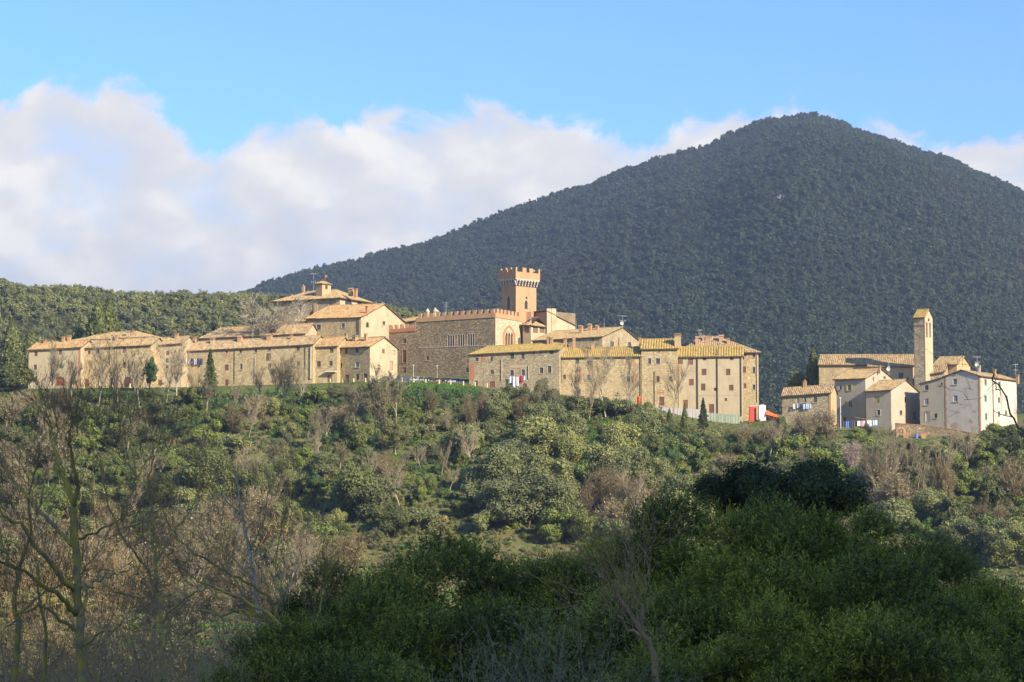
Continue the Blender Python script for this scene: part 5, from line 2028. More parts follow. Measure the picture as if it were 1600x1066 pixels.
# labels that single each of them out: kind, how far down the slope, what is above it, order from the left
ORD = ['first', 'second', 'third', 'fourth', 'fifth', 'sixth', 'seventh', 'eighth', 'ninth', 'tenth', 'eleventh', 'twelfth']
cells = {}
for (kind, px, py, Y, e) in PLACED:
    zn = next(z for lim, z in ZONES if px < lim)
    g = py - float(np.interp(px, _bx, _by))
    bd = 'close below' if g < 45 else ('midway down below' if g < 115 else ('far down below' if g < 275 else 'deep below'))
    cells.setdefault((kind, zn, bd), []).append((px, e))
for (kind, zn, bd), lst in cells.items():
    lst.sort(key=lambda a: a[0])
    for i, (px, e) in enumerate(lst):
        tail = '' if len(lst) == 1 else ', ' + ORD[i] + ' from left'
        e['label'] = '%s %s the %s%s' % (DESC[kind][1], bd, zn, tail)


# ------------------------------------------------------------------ vegetation: masses nobody could count
def proto_collection(name, meshes):
    c = bpy.data.collections.new(name)
    for i, me in enumerate(meshes):
        c.objects.link(bpy.data.objects.new(name + '_clump', me))
    return c


def scatter(name, pts, scl, coll, label, idx=None):
    me = bpy.data.meshes.new(name)
    me.vertices.add(len(pts))
    me.vertices.foreach_set('co', pts.astype(np.float32).ravel())
    a = me.attributes.new('size', 'FLOAT', 'POINT')
    a.data.foreach_set('value', scl.astype(np.float32))
    if idx is not None:
        a = me.attributes.new('pick', 'INT', 'POINT')
        a.data.foreach_set('value', idx.astype(np.int32))
    ob = bpy.data.objects.new(name, me)
    col.objects.link(ob)
    tag(ob, label, None, None, 'stuff')
    ng = bpy.data.node_groups.new(name + '_scatter', 'GeometryNodeTree')
    ng.interface.new_socket('Geometry', in_out='INPUT', socket_type='NodeSocketGeometry')
    ng.interface.new_socket('Geometry', in_out='OUTPUT', socket_type='NodeSocketGeometry')
    N, L = ng.nodes, ng.links
    gi, go = N.new('NodeGroupInput'), N.new('NodeGroupOutput')
    ci = N.new('GeometryNodeCollectionInfo')
    ci.inputs['Collection'].default_value = coll
    ci.inputs['Separate Children'].default_value = True
    ci.inputs['Reset Children'].default_value = True
    ip = N.new('GeometryNodeInstanceOnPoints')
    ip.inputs['Pick Instance'].default_value = True
    ri = N.new('FunctionNodeRandomValue')
    ri.data_type = 'INT'
    ri.inputs[4].default_value = 0
    ri.inputs[5].default_value = len(coll.objects) - 1
    rr = N.new('FunctionNodeRandomValue')
    rr.data_type = 'FLOAT_VECTOR'
    rr.inputs[0].default_value = (0, 0, 0)
    rr.inputs[1].default_value = (0.15, 0.15, 6.283)
    na = N.new('GeometryNodeInputNamedAttribute')
    na.data_type = 'FLOAT'
    na.inputs['Name'].default_value = 'size'
    L.new(gi.outputs[0], ip.inputs['Points'])
    L.new(ci.outputs[0], ip.inputs['Instance'])
    if idx is None:
        L.new(ri.outputs[2], ip.inputs['Instance Index'])
    else:
        ni = N.new('GeometryNodeInputNamedAttribute')
        ni.data_type = 'INT'
        ni.inputs['Name'].default_value = 'pick'
        L.new([o for o in ni.outputs if o.enabled and o.name == 'Attribute'][0], ip.inputs['Instance Index'])
    L.new(rr.outputs[0], ip.inputs['Rotation'])
    L.new([o for o in na.outputs if o.enabled and o.name == 'Attribute'][0], ip.inputs['Scale'])
    L.new(ip.outputs[0], go.inputs[0])
    md = ob.modifiers.new('scatter', 'NODES')
    md.node_group = ng
    return ob


def crown_mesh(name, seed, w, h, nl, n, size, mat, r0=0.34, flat=1.05):
    rs = np.random.RandomState(seed)
    lobes = blob_lobes(rs, w, h, 0, nl, r0)
    v, f, r = merge_arr([leaf_arrays(rs, lobes, n, size, 0.75, flat=flat), leaf_arrays(rs, [(l[0], l[1], l[2], l[3] * 0.75, l[4] * 0.75, l[5] * 0.75) for l in lobes], n // 4, size * 1.8, 0.8, 0.8)])
    return np_mesh(name, v, f, r, mat)


def tuft_mesh(name, seed, n, size, w, h, mat):
    rs = np.random.RandomState(seed)
    a = rs.rand(n) * 6.28
    q = np.sqrt(rs.rand(n)) * w / 2
    zc = h * 0.4 * rs.rand(n)
    c = np.stack([q * np.cos(a), q * np.sin(a), zc], 1)
    t = unit(np.stack([np.cos(a) * 0.5, np.sin(a) * 0.5, np.ones(n)], 1) + rs.normal(size=(n, 3)) * 0.4)
    b = unit(np.cross(t, rs.normal(size=(n, 3))))
    s = size * (0.6 + 0.8 * rs.rand(n, 1))
    v, f, r = quads_from(c, t * s * 0.5, b * s * 0.14, np.clip(0.5 + 0.25 * rs.normal(size=n), 0, 1))
    return np_mesh(name, v, f, r, mat)


rs = np.random.RandomState(77)


def jitter_grid(y0, y1, xw, step, ymul=0.0):
    """jittered points, spacing grows with distance when ymul > 0"""
    out = []
    y = y0
    while y < y1:
        st = step * (1 + ymul * (y - y0) / (y1 - y0))
        xm = xw(y)
        xs = np.arange(xm[0], xm[1], st)
        out.append(np.stack([xs + rs.uniform(-0.5, 0.5, len(xs)) * st, y + rs.uniform(-0.5, 0.5, len(xs)) * st], 1))
        y += st
    return np.concatenate(out)


# the mountain's oak wood
P = jitter_grid(800, 2290, lambda y: (-0.36 * y, 0.36 * y), 4.3, 0.45)
Z = terr(P[:, 0], P[:, 1])
pts = np.column_stack([P, Z - 0.3])
hl_, mo_ = far_hills(pts[:, 0], pts[:, 1])
pts = pts[mo_ >= hl_ - 1]
# bare rock left open
for (px, py, Yr, rr_) in ((1218, 312, 1720, 16),):
    q = at(px, py, Yr)
    pts = pts[np.hypot(pts[:, 0] - q.x, (pts[:, 1] - q.y) * 0.5) > rr_]
scl = 0.70 + 0.80 * rs.rand(len(pts)) ** 1.8 + 0.35 * vnoise(pts[:, 0] / 60, pts[:, 1] / 60)
mt = [crown_mesh('mountain_crown', 200 + i, 6.4, 5.4, 8, 260, 0.8, L_MTN, 0.42, 2.4) for i in range(4)]
mt += [crown_mesh('mountain_crown', 210 + i, 6.0, 5.0, 8, 240, 0.75, L_MTN2, 0.42, 2.0) for i in range(2)]
dr = vnoise(pts[:, 0] / 120 + 9, pts[:, 1] / 200) + 0.5 * vnoise(pts[:, 0] / 30, pts[:, 1] / 45) + 0.25 * rs.normal(size=len(pts)) + 0.25 * np.clip((1250 - pts[:, 1]) / 400, 0, 1)
pk = np.where(dr > 0.42, 4 + rs.randint(0, 2, len(pts)), rs.randint(0, 4, len(pts)))
scatter('mountain_wood', pts, scl, proto_collection('mountain_oaks', mt), 'dark oak wood covering the whole mountain', pk)

# the sunlit wooded hill on the left, in front of the mountain
P = jitter_grid(545, 1010, lambda y: (-0.36 * y, 0.16 * y), 3.3, 0.2)
h1z = (HZ - np.interp(800 + F * P[:, 0] / 850.0, _h1x, _h1y)) / F * 850.0
P = P[(h1z > 38)]
Z = terr(P[:, 0], P[:, 1])
pts = np.column_stack([P, Z - 0.3])
scl = 0.36 + 0.48 * rs.rand(len(pts)) ** 1.8 + 0.25 * vnoise(pts[:, 0] / 30, pts[:, 1] / 30)
hm = [crown_mesh('hill_crown', 220 + i, 6.0, 5.4, 11, 520, 0.5, L_HILL, 0.36, 1.6) for i in range(4)]
scatter('hill_wood', pts, scl, proto_collection('hill_oaks', hm), 'sunlit green oak wood on the low hill at left')

# undergrowth on the slope below the houses: species change in drifts
P = jitter_grid(330, 439, lambda y: (-0.30 * y, 0.30 * y), 1.35)
Z = terr(P[:, 0], P[:, 1])
pts = np.column_stack([P, Z - 0.1])
dens = vnoise(P[:, 0] / 9 + 5, P[:, 1] / 7)
scl = (0.45 + 0.75 * rs.rand(len(pts)) ** 2 + 0.7 * np.clip(dens, -0.2, 0.5))
pxu = 800 + F * pts[:, 0] / pts[:, 1]
low = (pts[:, 1] > 427) | ((pts[:, 1] > 416) & (pxu > 1015) & (pxu < 1240)) | ((pts[:, 1] > 410) & (pxu > 1310) & (pxu < 1540))
scl = np.where(low, 0.28 + 0.12 * rs.rand(len(pts)), scl)
scl = np.where(pts[:, 1] > 435, 0.16, scl)
umats = (L_BROWN, L_TAN, L_OLIVE, L_YELLOW, L_OLIVE, L_BRIGHT, L_OAK, L_IVY)
um = [crown_mesh('scrub_clump', 240 + i, 2.3, 1.5, 7, 420, 0.15, mt_, 0.40) for i, mt_ in enumerate(umats)]
um += [tuft_mesh('grass_tuft', 250 + i, 130, 0.7, 2.0, 0.8, mt_) for i, mt_ in enumerate((L_TAN, L_GRASS, L_YELLOW))]
drift = np.clip(0.5 + 1.15 * vnoise(P[:, 0] / 13 + 20, P[:, 1] / 9 + 3) + 0.16 * rs.normal(size=len(P)) + 0.2, 0, 0.999)
pick = (drift * 8).astype(int)
g_ = rs.rand(len(P)) < np.where(low, 0.8, 0.16)
pick = np.where(g_, 8 + rs.randint(0, 3, len(P)), pick)
scatter('slope_undergrowth', pts, scl, proto_collection('undergrowth', um), 'scrub and grass covering the slope below the houses', pick)

# lush grass patches
for nm, px, py, wd, lab in (('grass_patch', 933, 672, 6.5, 'vivid green grass patch beneath the slim bare trees'), ('grass_patch', 478, 655, 5.0, 'vivid green ground patch below the cream gable house'),
                            ('grass_patch', 690, 606, 9.0, 'mown green verge along the car park edge')):
    c0 = hit(px, py)
    n = 700
    x = c0.x + rs.normal(size=n) * wd * 0.5
    y = c0.y + rs.normal(size=n) * (4.5 if wd < 8 else 1.6)
    if wd > 8:
        y = np.minimum(y, 442)
    pts = np.column_stack([x, y, terr(x, y)])
    scatter(nm, pts, (0.55 if wd < 8 else 0.3) + 0.3 * rs.rand(n), proto_collection('lush', [tuft_mesh('lush_tuft', 260, 90, 0.7, 1.8, 0.7, L_GRASS)]), lab)

# rough valley floor: dry grass and low scrub
P = jitter_grid(105, 332, lambda y: (-0.29 * y - 4, 0.29 * y + 4), 1.9, 0.2)
Z = terr(P[:, 0], P[:, 1])
pts = np.column_stack([P, Z - 0.05])
vm_ = [tuft_mesh('valley_tuft', 270, 120, 0.6, 1.9, 0.7, L_TAN), tuft_mesh('valley_tuft', 271, 120, 0.6, 1.9, 0.7, L_OLIVE), crown_mesh('valley_scrub', 272, 1.8, 1.1, 5, 150, 0.22, L_OLIVE, 0.42),
       crown_mesh('valley_scrub', 273, 1.8, 1.1, 5, 150, 0.22, L_BROWN, 0.42), tuft_mesh('valley_tuft', 274, 120, 0.5, 1.9, 0.6, L_GRASS)]
scatter('valley_undergrowth', pts, 0.5 + 0.8 * rs.rand(len(pts)) ** 2, proto_collection('valley_plants', vm_), 'dry grass and scrub on the valley floor')
# ------------------------------------------------------------------ small things among the houses
WHITE = mat_flat('cloth_white', (0.75, 0.75, 0.78), 0.9, 0.08)
RED = mat_flat('cloth_red', (0.48, 0.03, 0.05), 0.9, 0.1)
NAVY = mat_flat('cloth_navy', (0.05, 0.06, 0.13), 0.9, 0.2)
PBLUE = mat_flat('cloth_pale_blue', (0.42, 0.58, 0.75), 0.9, 0.1)
BLUE = mat_flat('cloth_blue', (0.10, 0.20, 0.55), 0.9, 0.1)
LILAC = mat_flat('cloth_lilac', (0.42, 0.38, 0.50), 0.9, 0.1)
ROSE = mat_flat('cloth_rose', (0.62, 0.42, 0.42), 0.9, 0.15)
GREYC = mat_flat('cloth_grey', (0.40, 0.42, 0.45), 0.9, 0.15)
ORANGE = mat_flat('plastic_orange', (0.75, 0.13, 0.03), 0.6, 0.1)
REDP = mat_flat('plastic_red', (0.62, 0.08, 0.06), 0.5, 0.1)
WHITEP = mat_flat('plastic_white', (0.70, 0.71, 0.74), 0.5, 0.08)
TARP = mat_flat('tarp_grey', (0.40, 0.385, 0.36), 0.8, 0.15, 1.2)
TARPG = mat_flat('tarp_green', (0.27, 0.32, 0.23), 0.8, 0.25, 0.8)
POST = mat_flat('post_pale_yellow', (0.62, 0.52, 0.26), 0.8, 0.15)
POLE = mat_flat('pole_pale', (0.62, 0.60, 0.56), 0.6, 0.1)
WOODG = mat_flat('wood_grey', (0.26, 0.23, 0.20), 0.9, 0.3)
TERRA = mat_flat('terracotta', (0.48, 0.21, 0.11), 0.85, 0.15)
TYRE = mat_flat('tyre_rubber', (0.02, 0.02, 0.02), 0.9, 0.1)
RIM = mat_flat('wheel_rim', (0.45, 0.45, 0.46), 0.35, 0.05, metallic=0.7)
TAIL = mat_flat('tail_light_red', (0.55, 0.02, 0.02), 0.25, 0.05)
HEADL = mat_flat('headlight_clear', (0.75, 0.75, 0.72), 0.15, 0.02)
ROCK = mat_flat('rock_pale', (0.27, 0.25, 0.225), 0.95, 0.3, 0.6)


def cloth(hs, px, py, w, h, mat, label, f='f', name='washing', dist=0.45, at_point=None):
    """one piece of washing hanging in front of a wall: rippled sheet with thickness, folded over its line"""
    if at_point is None:
        o, a, out, W, sl, zz = hs.face(f)
        c, z, Y = hs.loc(f, px, py)
        cen = Vector((o.x, o.y, 0)) + a * c + out * dist + Z3 * z
    else:
        cen, a, out = at_point
        Y = cen.y
    m = Y / F
    ww, hh = w * m, h * m
    mb = MB()
    n = 8
    th = 0.03
    top = Z3 * (hh / 2)
    rr = random.Random(int(px * 13))
    ph = rr.random() * 6
    fr, bk = [], []
    for i in range(n + 1):
        t = i / n
        dep = out * (0.06 * math.sin(t * 9 + ph))
        q = cen + a * ((t - 0.5) * ww)
        low = -Z3 * (hh / 2 * (1 + 0.08 * math.sin(t * 5 + ph)))
        fr.append((q + top + out * th, q + low + dep * 1.6 + out * th))
        bk.append((q + top, q + low + dep * 1.6))
    for i in range(n):
        mb.quad(fr[i][1], fr[i + 1][1], fr[i + 1][0], fr[i][0])
        mb.quad(bk[i][0], bk[i + 1][0], bk[i + 1][1], bk[i][1])
        mb.quad(fr[i][0], fr[i + 1][0], bk[i + 1][0], bk[i][0])
        mb.quad(bk[i][1], bk[i + 1][1], fr[i + 1][1], fr[i][1])
    mb.quad(fr[0][1], fr[0][0], bk[0][0], bk[0][1])
    mb.quad(fr[n][0], fr[n][1], bk[n][1], bk[n][0])
    base = cen - Z3 * (hh / 2)
    o_ = mb.build(name, mat, None, True, base)
    tag(o_, label, 'washing', 'washing hung out to dry')
    return o_


def wline(hs, x0, x1, y, label, f='f'):
    o, a, out, W, sl, zz = hs.face(f)
    p = [None, None]
    for i, px in enumerate((x0, x1)):
        c, z, Y = hs.loc(f, px, y)
        p[i] = Vector((o.x, o.y, 0)) + a * c + out * 0.465 + Z3 * z
    mb = MB()
    mb.tube(p, 0.018, 4)
    for q in p:
        mb.tube([q, q - out * 0.465], 0.03, 4)
    e = mb.build('washing_line', METAL, None, False, p[0])
    tag(e, label, 'line')


wline(n_, 794, 825, 588.6, 'washing line holding the red and white washing')
for a in ((798.5, 593.5, 5, 9.5, WHITE, 'white sheet hanging leftmost below the pale window surrounds'), (804.5, 597.5, 6, 17.5, WHITE, 'longest white sheet on the line beside the red cloth'),
          (809.8, 596, 3.6, 14, WHITE, 'narrow white sheet just left of the red cloth'), (815, 592.3, 6, 7.5, RED, 'red cloth on the line among white sheets'), (821, 591.3, 4.5, 5.5, WHITE, 'small white cloth right of the red one')):
    cloth(n_, *a)
wline(LR, 290, 319, 560.2, 'washing line on the long row house')
for a in ((292.5, 565, 3, 9, WHITE, 'white shirt leftmost on the long row washing line'), (296.6, 564.5, 4, 8, LILAC, 'lilac cloth second from left on the long row line'), (301.5, 565, 4.4, 9, NAVY, 'navy cloth third from left on the long row line'),
          (306.5, 565.3, 4, 9.5, GREYC, 'grey cloth between two navy ones on the long row line'), (311.2, 565, 4, 9, NAVY, 'navy cloth second from right on the long row line'), (315.8, 565.6, 4, 10, NAVY, 'dark navy cloth rightmost on the long row line')):
    cloth(LR, *a)
wline(s1, 1239, 1270, 631.4, 'washing line under the windows of the low stone house')
for a in ((1241.3, 635.5, 2.6, 8, WHITE, 'white towel leftmost under the low stone house windows'), (1246.5, 634.6, 6, 6, GREYC, 'pale grey cloth under the white-framed window'), (1253, 634, 4, 4.8, NAVY, 'small navy cloth in the middle of the right-hand washing line'),
          (1258.8, 635.5, 6, 8, PBLUE, 'pale blue cloth right of the small navy cloth'), (1265.5, 634.8, 5.4, 6.6, PBLUE, 'rightmost pale blue cloth under the low stone house windows')):
    cloth(s1, *a)


# garden washing at the foot of the yellow-shutter house
def gpt(px, py, Y):
    return at(px, py, Y)


gl0, gl1 = gpt(1318, 659, 424), gpt(1374, 656.5, 424)
mb = MB()
mb.tube([gl0, gl1], 0.02, 4)
for q in (gl0, gl1):
    mb.tube([Vector((q.x, q.y, tz(q.x, q.y) - 0.2)), q + Z3 * 0.1], 0.045, 5)
tag(mb.build('washing_line', WOODG, None, False, Vector((gl0.x, gl0.y, tz(gl0.x, gl0.y)))), 'garden washing line on two posts below the yellow shutters', 'line')
ax = (gl1 - gl0).normalized()
for px, w, h, mt_, lb in ((1324, 4.5, 10, BLUE, 'blue cloth leftmost on the garden washing line'), (1331, 5, 11, NAVY, 'navy cloth second on the garden washing line'), (1342, 4.5, 8, WHITE, 'white cloth under the garden shelter'),
                          (1349, 6, 9, ROSE, 'rose cloth in the middle of the garden line'), (1358, 7, 9, WHITE, 'white sheet right of the rose cloth in the garden'), (1367.5, 7, 8, PBLUE, 'pale blue cloth rightmost on the garden washing line')):
    t_ = (px - 1318) / 56.0
    c_ = gl0.lerp(gl1, t_) - Z3 * (h * 424 / F / 2)
    cloth(None, px, 0, w, h, mt_, lb, at_point=(c_, ax, Vector((0, -1, 0))))
e = empty('garden_shelter', Vector((gpt(1347, 668, 426).x, 426, tz(gpt(1347, 668, 426).x, 426))), 'small plank shelter roof above the garden washing', 'shelter')
p0, p1 = gpt(1336, 652.5, 426), gpt(1361, 656.5, 426)
for i in range(4):
    mb = MB()
    mb.box(p0 + Vector((0, i * 0.42, 0.03 * i)), p1 - p0, Vector((0, 0.4, 0.03)), Z3 * 0.06)
    mb.build('plank', WOODG, e)
for q in (p0, p1):
    mb = MB()
    mb.tube([Vector((q.x, q.y + 0.8, tz(q.x, q.y) - 0.3)), q + Vector((0, 0.8, 0.0))], 0.06, 5)
    mb.build('post', WOODG, e)

# retaining wall of the right-hand terrace
pts_ = [gpt(1398, 661, 423.5), gpt(1440, 664, 423), gpt(1476, 668.5, 422), gpt(1534, 679, 420)]
e = empty('garden_wall', Vector((pts_[1].x, pts_[1].y, tz(pts_[1].x, pts_[1].y))), 'rough grey retaining wall below the white house terrace', 'wall')
mb, cp = MB(), MB()
for i in range(3):
    a_, b_ = pts_[i], pts_[i + 1]
    lo = Z3 * 3.2
    th = Vector((0.15, 0.5, 0))
    mb.box(a_ - lo - Z3 * 0.1, b_ - a_, th, lo)
    cp.box(a_ - Z3 * 0.098 - Vector((0, 0.08, 0)), b_ - a_, th * 1.3, Z3 * 0.12)
mb.build('wall', STONE_DARK, e)
cp.build('coping', BRICK, e)
for px, py, lb in ((1415, 686, 'terracotta planter left of the blue watering can'), (1443, 686, 'terracotta planter right of the blue watering can')):
    b = gpt(px, py, 420)
    b.z = tz(b.x, b.y)
    e = empty('planter', b, lb, 'planter', 'terracotta planters on the terrace')
    zt = max(1.0, gpt(px, 678, 420).z - b.z)
    mb = MB()
    mb.box(b + Vector((-0.65, -0.25, zt - 0.55)), Vector((1.3, 0, 0)), Vector((0, 0.5, 0)), Z3 * 0.5)
    mb.box(b + Vector((-0.7, -0.3, zt - 0.05)), Vector((1.4, 0, 0)), Vector((0, 0.6, 0)), Z3 * 0.08)
    mb.build('trough', TERRA, e)
    mb = MB()
    mb.box(b + Vector((-0.5, -0.18, -0.2)), Vector((1.0, 0, 0)), Vector((0, 0.36, 0)), Z3 * (zt - 0.35))
    mb.build('plinth', STONE_GREY, e)
b = gpt(1432, 688, 420)
b.z = tz(b.x, b.y)
e = empty('watering_can', b, 'blue watering can between the two terracotta planters', 'watering can')
zt = max(0.9, gpt(1432, 676, 420).z - b.z)
mb = MB()
mb.tube([b - Z3 * 0.1, b + Z3 * zt * 0.55, b + Z3 * zt * 0.75], [0.34, 0.3, 0.24], 10)
mb.build('body', BLUE, e)
mb = MB()
mb.tube([b + Vector((0.25, 0, zt * 0.3)), b + Vector((0.6, 0, zt * 0.85))], [0.07, 0.04], 6)
mb.build('spout', BLUE, e)
mb = MB()
mb.tube([b + Vector((-0.2, 0, zt * 0.7)), b + Vector((-0.25, 0, zt)), b + Vector((0.1, 0, zt * 1.02)), b + Vector((0.2, 0, zt * 0.75))], 0.035, 6)
mb.build('handle', BLUE, e)
b = gpt(1408, 690, 420.5)
b.z = tz(b.x, b.y)
zt = gpt(1408, 666, 420.5).z - b.z
e = empty('brick_oven', b, 'small arched brick oven beside the terracotta planters', 'oven')
mb = MB()
for sg in (-1, 1):
    mb.box(b + Vector((sg * 0.75 - 0.25, 0, -0.3)), Vector((0.5, 0, 0)), Vector((0, 1.0, 0)), Z3 * (zt * 0.62 + 0.3))
mb.build('piers', BRICK_OR, e)['kind'] = 'stuff'
mb = MB()
for i in range(8):
    w0, w1 = math.pi * i / 8, math.pi * (i + 1) / 8
    g_ = lambda w, r, y: b + Vector((r * math.cos(w), y, zt * 0.62 + r * 0.75 * math.sin(w)))
    for y in (0.0, 1.0):
        mb.quad(g_(w0, 0.5, y), g_(w1, 0.5, y), g_(w1, 1.0, y), g_(w0, 1.0, y))
    mb.quad(g_(w0, 1.0, 0), g_(w1, 1.0, 0), g_(w1, 1.0, 1), g_(w0, 1.0, 1))
    mb.quad(g_(w0, 0.5, 0), g_(w1, 0.5, 0), g_(w1, 0.5, 1), g_(w0, 0.5, 1))
mb.build('arch', BRICK_OR, e)


# posts along the edge of the village terrace
def on_ground(px, Y, py=600):
    p = at(px, py, Y)
    return Vector((p.x, Y, tz(p.x, Y)))


mb = MB()
mb.tube([Vector((0, 0, -0.3)), Vector((0, 0, 0.86)), Vector((0, 0, 0.95))], [0.19, 0.17, 0.10], 8)
bol = mb.mesh('bollard', POST, None, False)
for px in (113, 131, 149, 166, 203, 293, 311, 516, 535, 552.5, 571, 591, 610, 628, 646.5, 665, 686, 704, 724, 742, 761):
    o_ = bpy.data.objects.new('bollard', bol)
    o_.location = on_ground(px, 438.5)
    col.objects.link(o_)
    if px > 500:
        tag(o_, 'short pale yellow post along the car park edge', 'post', 'posts along the car park edge')
    else:
        tag(o_, 'short pale yellow post in front of the left row of houses', 'post', 'posts along the left row')

# poles
for px, y0, Y, r, lb in ((646, 571, 462, 0.06, 'left slim white lamp pole in front of the castle wall'), (683, 572, 462, 0.05, 'right slim white lamp pole in front of the castle wall'), (1312.7, 622, 428, 0.11, 'thick white pole between the low stone house and the yellow shutters'),
                        (6, 586, 436, 0.10, 'grey utility pole at the left edge of the village')):
    b = on_ground(px, Y)
    mb = MB()
    t_ = at(px, y0, Y)
    mb.tube([b - Z3 * 0.4, Vector((b.x, b.y, t_.z))], [r, r * 0.8], 8)
    mb.box(Vector((b.x - 0.25, b.y - 0.06, t_.z)), Vector((0.5, 0, 0)), Vector((0, 0.12, 0)), Z3 * 0.12)
    tag(mb.build('pole', POLE, None, False, b), lb, 'pole')


# cars
def make_car(loc, rz, paint, label, suv=False):
    e = empty('parked_car', loc, label, 'car', 'parked cars')
    e.rotation_euler = (0, 0, rz)
    L_, Wd = (4.4, 1.8) if suv else (4.0, 1.68)
    H = 1.7 if suv else 1.46
    prof = [(-L_ / 2, 0.35), (-L_ / 2 - 0.02, 0.62), (-L_ / 2 + 0.1, 0.88), (-L_ / 2 + 0.9, 0.98), (L_ / 2 - 0.25, 1.0), (L_ / 2, 0.85), (L_ / 2 + 0.02, 0.5), (L_ / 2 - 0.05, 0.33)]
    mb = MB()
    for (xa, za), (xb, zb_) in zip(prof, prof[1:] + prof[:1]):
        mb.quad(Vector((xa, -Wd / 2, za)), Vector((xb, -Wd / 2, zb_)), Vector((xb, Wd / 2, zb_)), Vector((xa, Wd / 2, za)))
    for s_ in (-1, 1):
        mb.poly([Vector((x, s_ * Wd / 2, z)) for x, z in prof])
    # pillars and roof
    A, B, C, D = (-L_ / 2 + 0.95, 0.98), (-L_ / 2 + 1.6, H), (L_ / 2 - 0.7, H), (L_ / 2 - 0.2, 0.99)
    iw = Wd / 2 - 0.18
    mb.box(Vector((B[0], -iw, H - 0.03)), Vector((C[0] - B[0], 0, 0)), Vector((0, 2 * iw, 0)), Z3 * 0.06)
    for s_ in (-1, 1):
        for (p, q) in ((A, B), (D, C)):
            mb.tube([Vector((p[0], s_ * (Wd / 2 - 0.1), p[1])), Vector((q[0], s_ * iw, q[1]))], 0.05, 5)
        mb.tube([Vector((0.1, s_ * (Wd / 2 - 0.1), 0.99)), Vector((0.1, s_ * iw, H))], 0.05, 5)

    def part(nm, m_b, mat, par=e):
        me = m_b.mesh(nm, mat)
        o_ = bpy.data.objects.new(nm, me)
        col.objects.link(o_)
        o_.parent = par
        return o_
    part('body', mb, paint)
    gb = MB()
    ow = Wd / 2 - 0.12
    gi = iw - 0.02
    gb.quad(Vector((A[0], -ow, A[1])), Vector((A[0], ow, A[1])), Vector((B[0], gi, B[1] - 0.03)), Vector((B[0], -gi, B[1] - 0.03)))
    part('windscreen', gb, PANE)
    gb = MB()
    gb.quad(Vector((D[0], -ow, D[1])), Vector((D[0], ow, D[1])), Vector((C[0], gi, C[1] - 0.03)), Vector((C[0], -gi, C[1] - 0.03)))
    part('rear_window', gb, PANE)
    for s_ in (-1, 1):
        gb = MB()
        gb.quad(Vector((A[0], s_ * ow, A[1])), Vector((D[0], s_ * ow, D[1])), Vector((C[0], s_ * gi, C[1] - 0.03)), Vector((B[0], s_ * gi, B[1] - 0.03)))
        part('side_window', gb, PANE)
        for x in (-L_ / 2 + 0.75, L_ / 2 - 0.75):
            wb = MB()
            c_ = Vector((x, s_ * (Wd / 2 - 0.1), 0.31))
            wb.tube([c_ - Vector((0, s_ * 0.1, 0)), c_ + Vector((0, s_ * 0.12, 0))], 0.31, 14)
            w_ = part('wheel', wb, TYRE)
            wb = MB()
            wb.tube([c_ + Vector((0, s_ * 0.1, 0)), c_ + Vector((0, s_ * 0.135, 0))], 0.19, 10)
            part('rim', wb, RIM, w_)
        for x, nm, mt_ in ((L_ / 2 + 0.005, 'tail_light', TAIL), (-L_ / 2 - 0.015, 'headlight', HEADL)):
            lb_ = MB()
            lb_.cbox((x, s_ * (Wd / 2 - 0.22), 0.74), 0.05, 0.3, 0.2)
            part(nm, lb_, mt_)
    return e


CARM = [mat_flat('car_paint_' + n, c, 0.25, 0.05) for n, c in (('green', (0.06, 0.13, 0.09)), ('blue', (0.03, 0.05, 0.20)), ('silver', (0.42, 0.44, 0.47)), ('black', (0.03, 0.03, 0.035)), ('maroon', (0.20, 0.04, 0.04)), ('grey', (0.22, 0.23, 0.25)), ('white', (0.70, 0.71, 0.72)))]
for px, Y, rz, mi, lb in ((602, 444.5, 0.15, 0, 'dark green car partly hidden, leftmost in the car park'), (625, 446, 0.3, 1, 'dark blue car with red tail lights in the car park'), (649, 453, 1.25, 2, 'silver car just right of the blue car'), (659, 454, 1.2, 5, 'grey car between the silver and the black car'),
                          (670, 454, 1.3, 3, 'black car under the castle wall'), (684, 454, 1.2, 4, 'maroon car beside the black one'), (697, 455, 1.25, 3, 'black car right of the maroon one'), (710, 455, 1.2, 2, 'silver car second from the right in the car park'), (725, 455, 1.1, 2, 'silver car rightmost in the car park, beside the washing house')):
    make_car(on_ground(px, Y), rz, CARM[mi], lb)
make_car(on_ground(1214, 446), 2.7, CARM[6], 'white off-road car parked between tall plaster house and low stone house', True)

# hedge in front of the parked cars
rs = np.random.RandomState(9)
hl = []
for i in range(46):
    px = 640 + i * 2.1
    p = on_ground(px, 443.5)
    hl.append((p.x, p.y, p.z + 0.35, 0.55, 0.5, 0.5 + 0.1 * rs.rand()))
v_, f_, r_n = leaf_arrays(rs, hl, 5200, 0.2)
b = on_ground(690, 443.5)
me = np_mesh('hedge', v_ - np.array(b), f_, r_n, L_OLIVE)
o_ = bpy.data.objects.new('hedge', me)
o_.location = b
col.objects.link(o_)
tag(o_, 'low grey-green hedge in front of the parked cars', 'hedge')

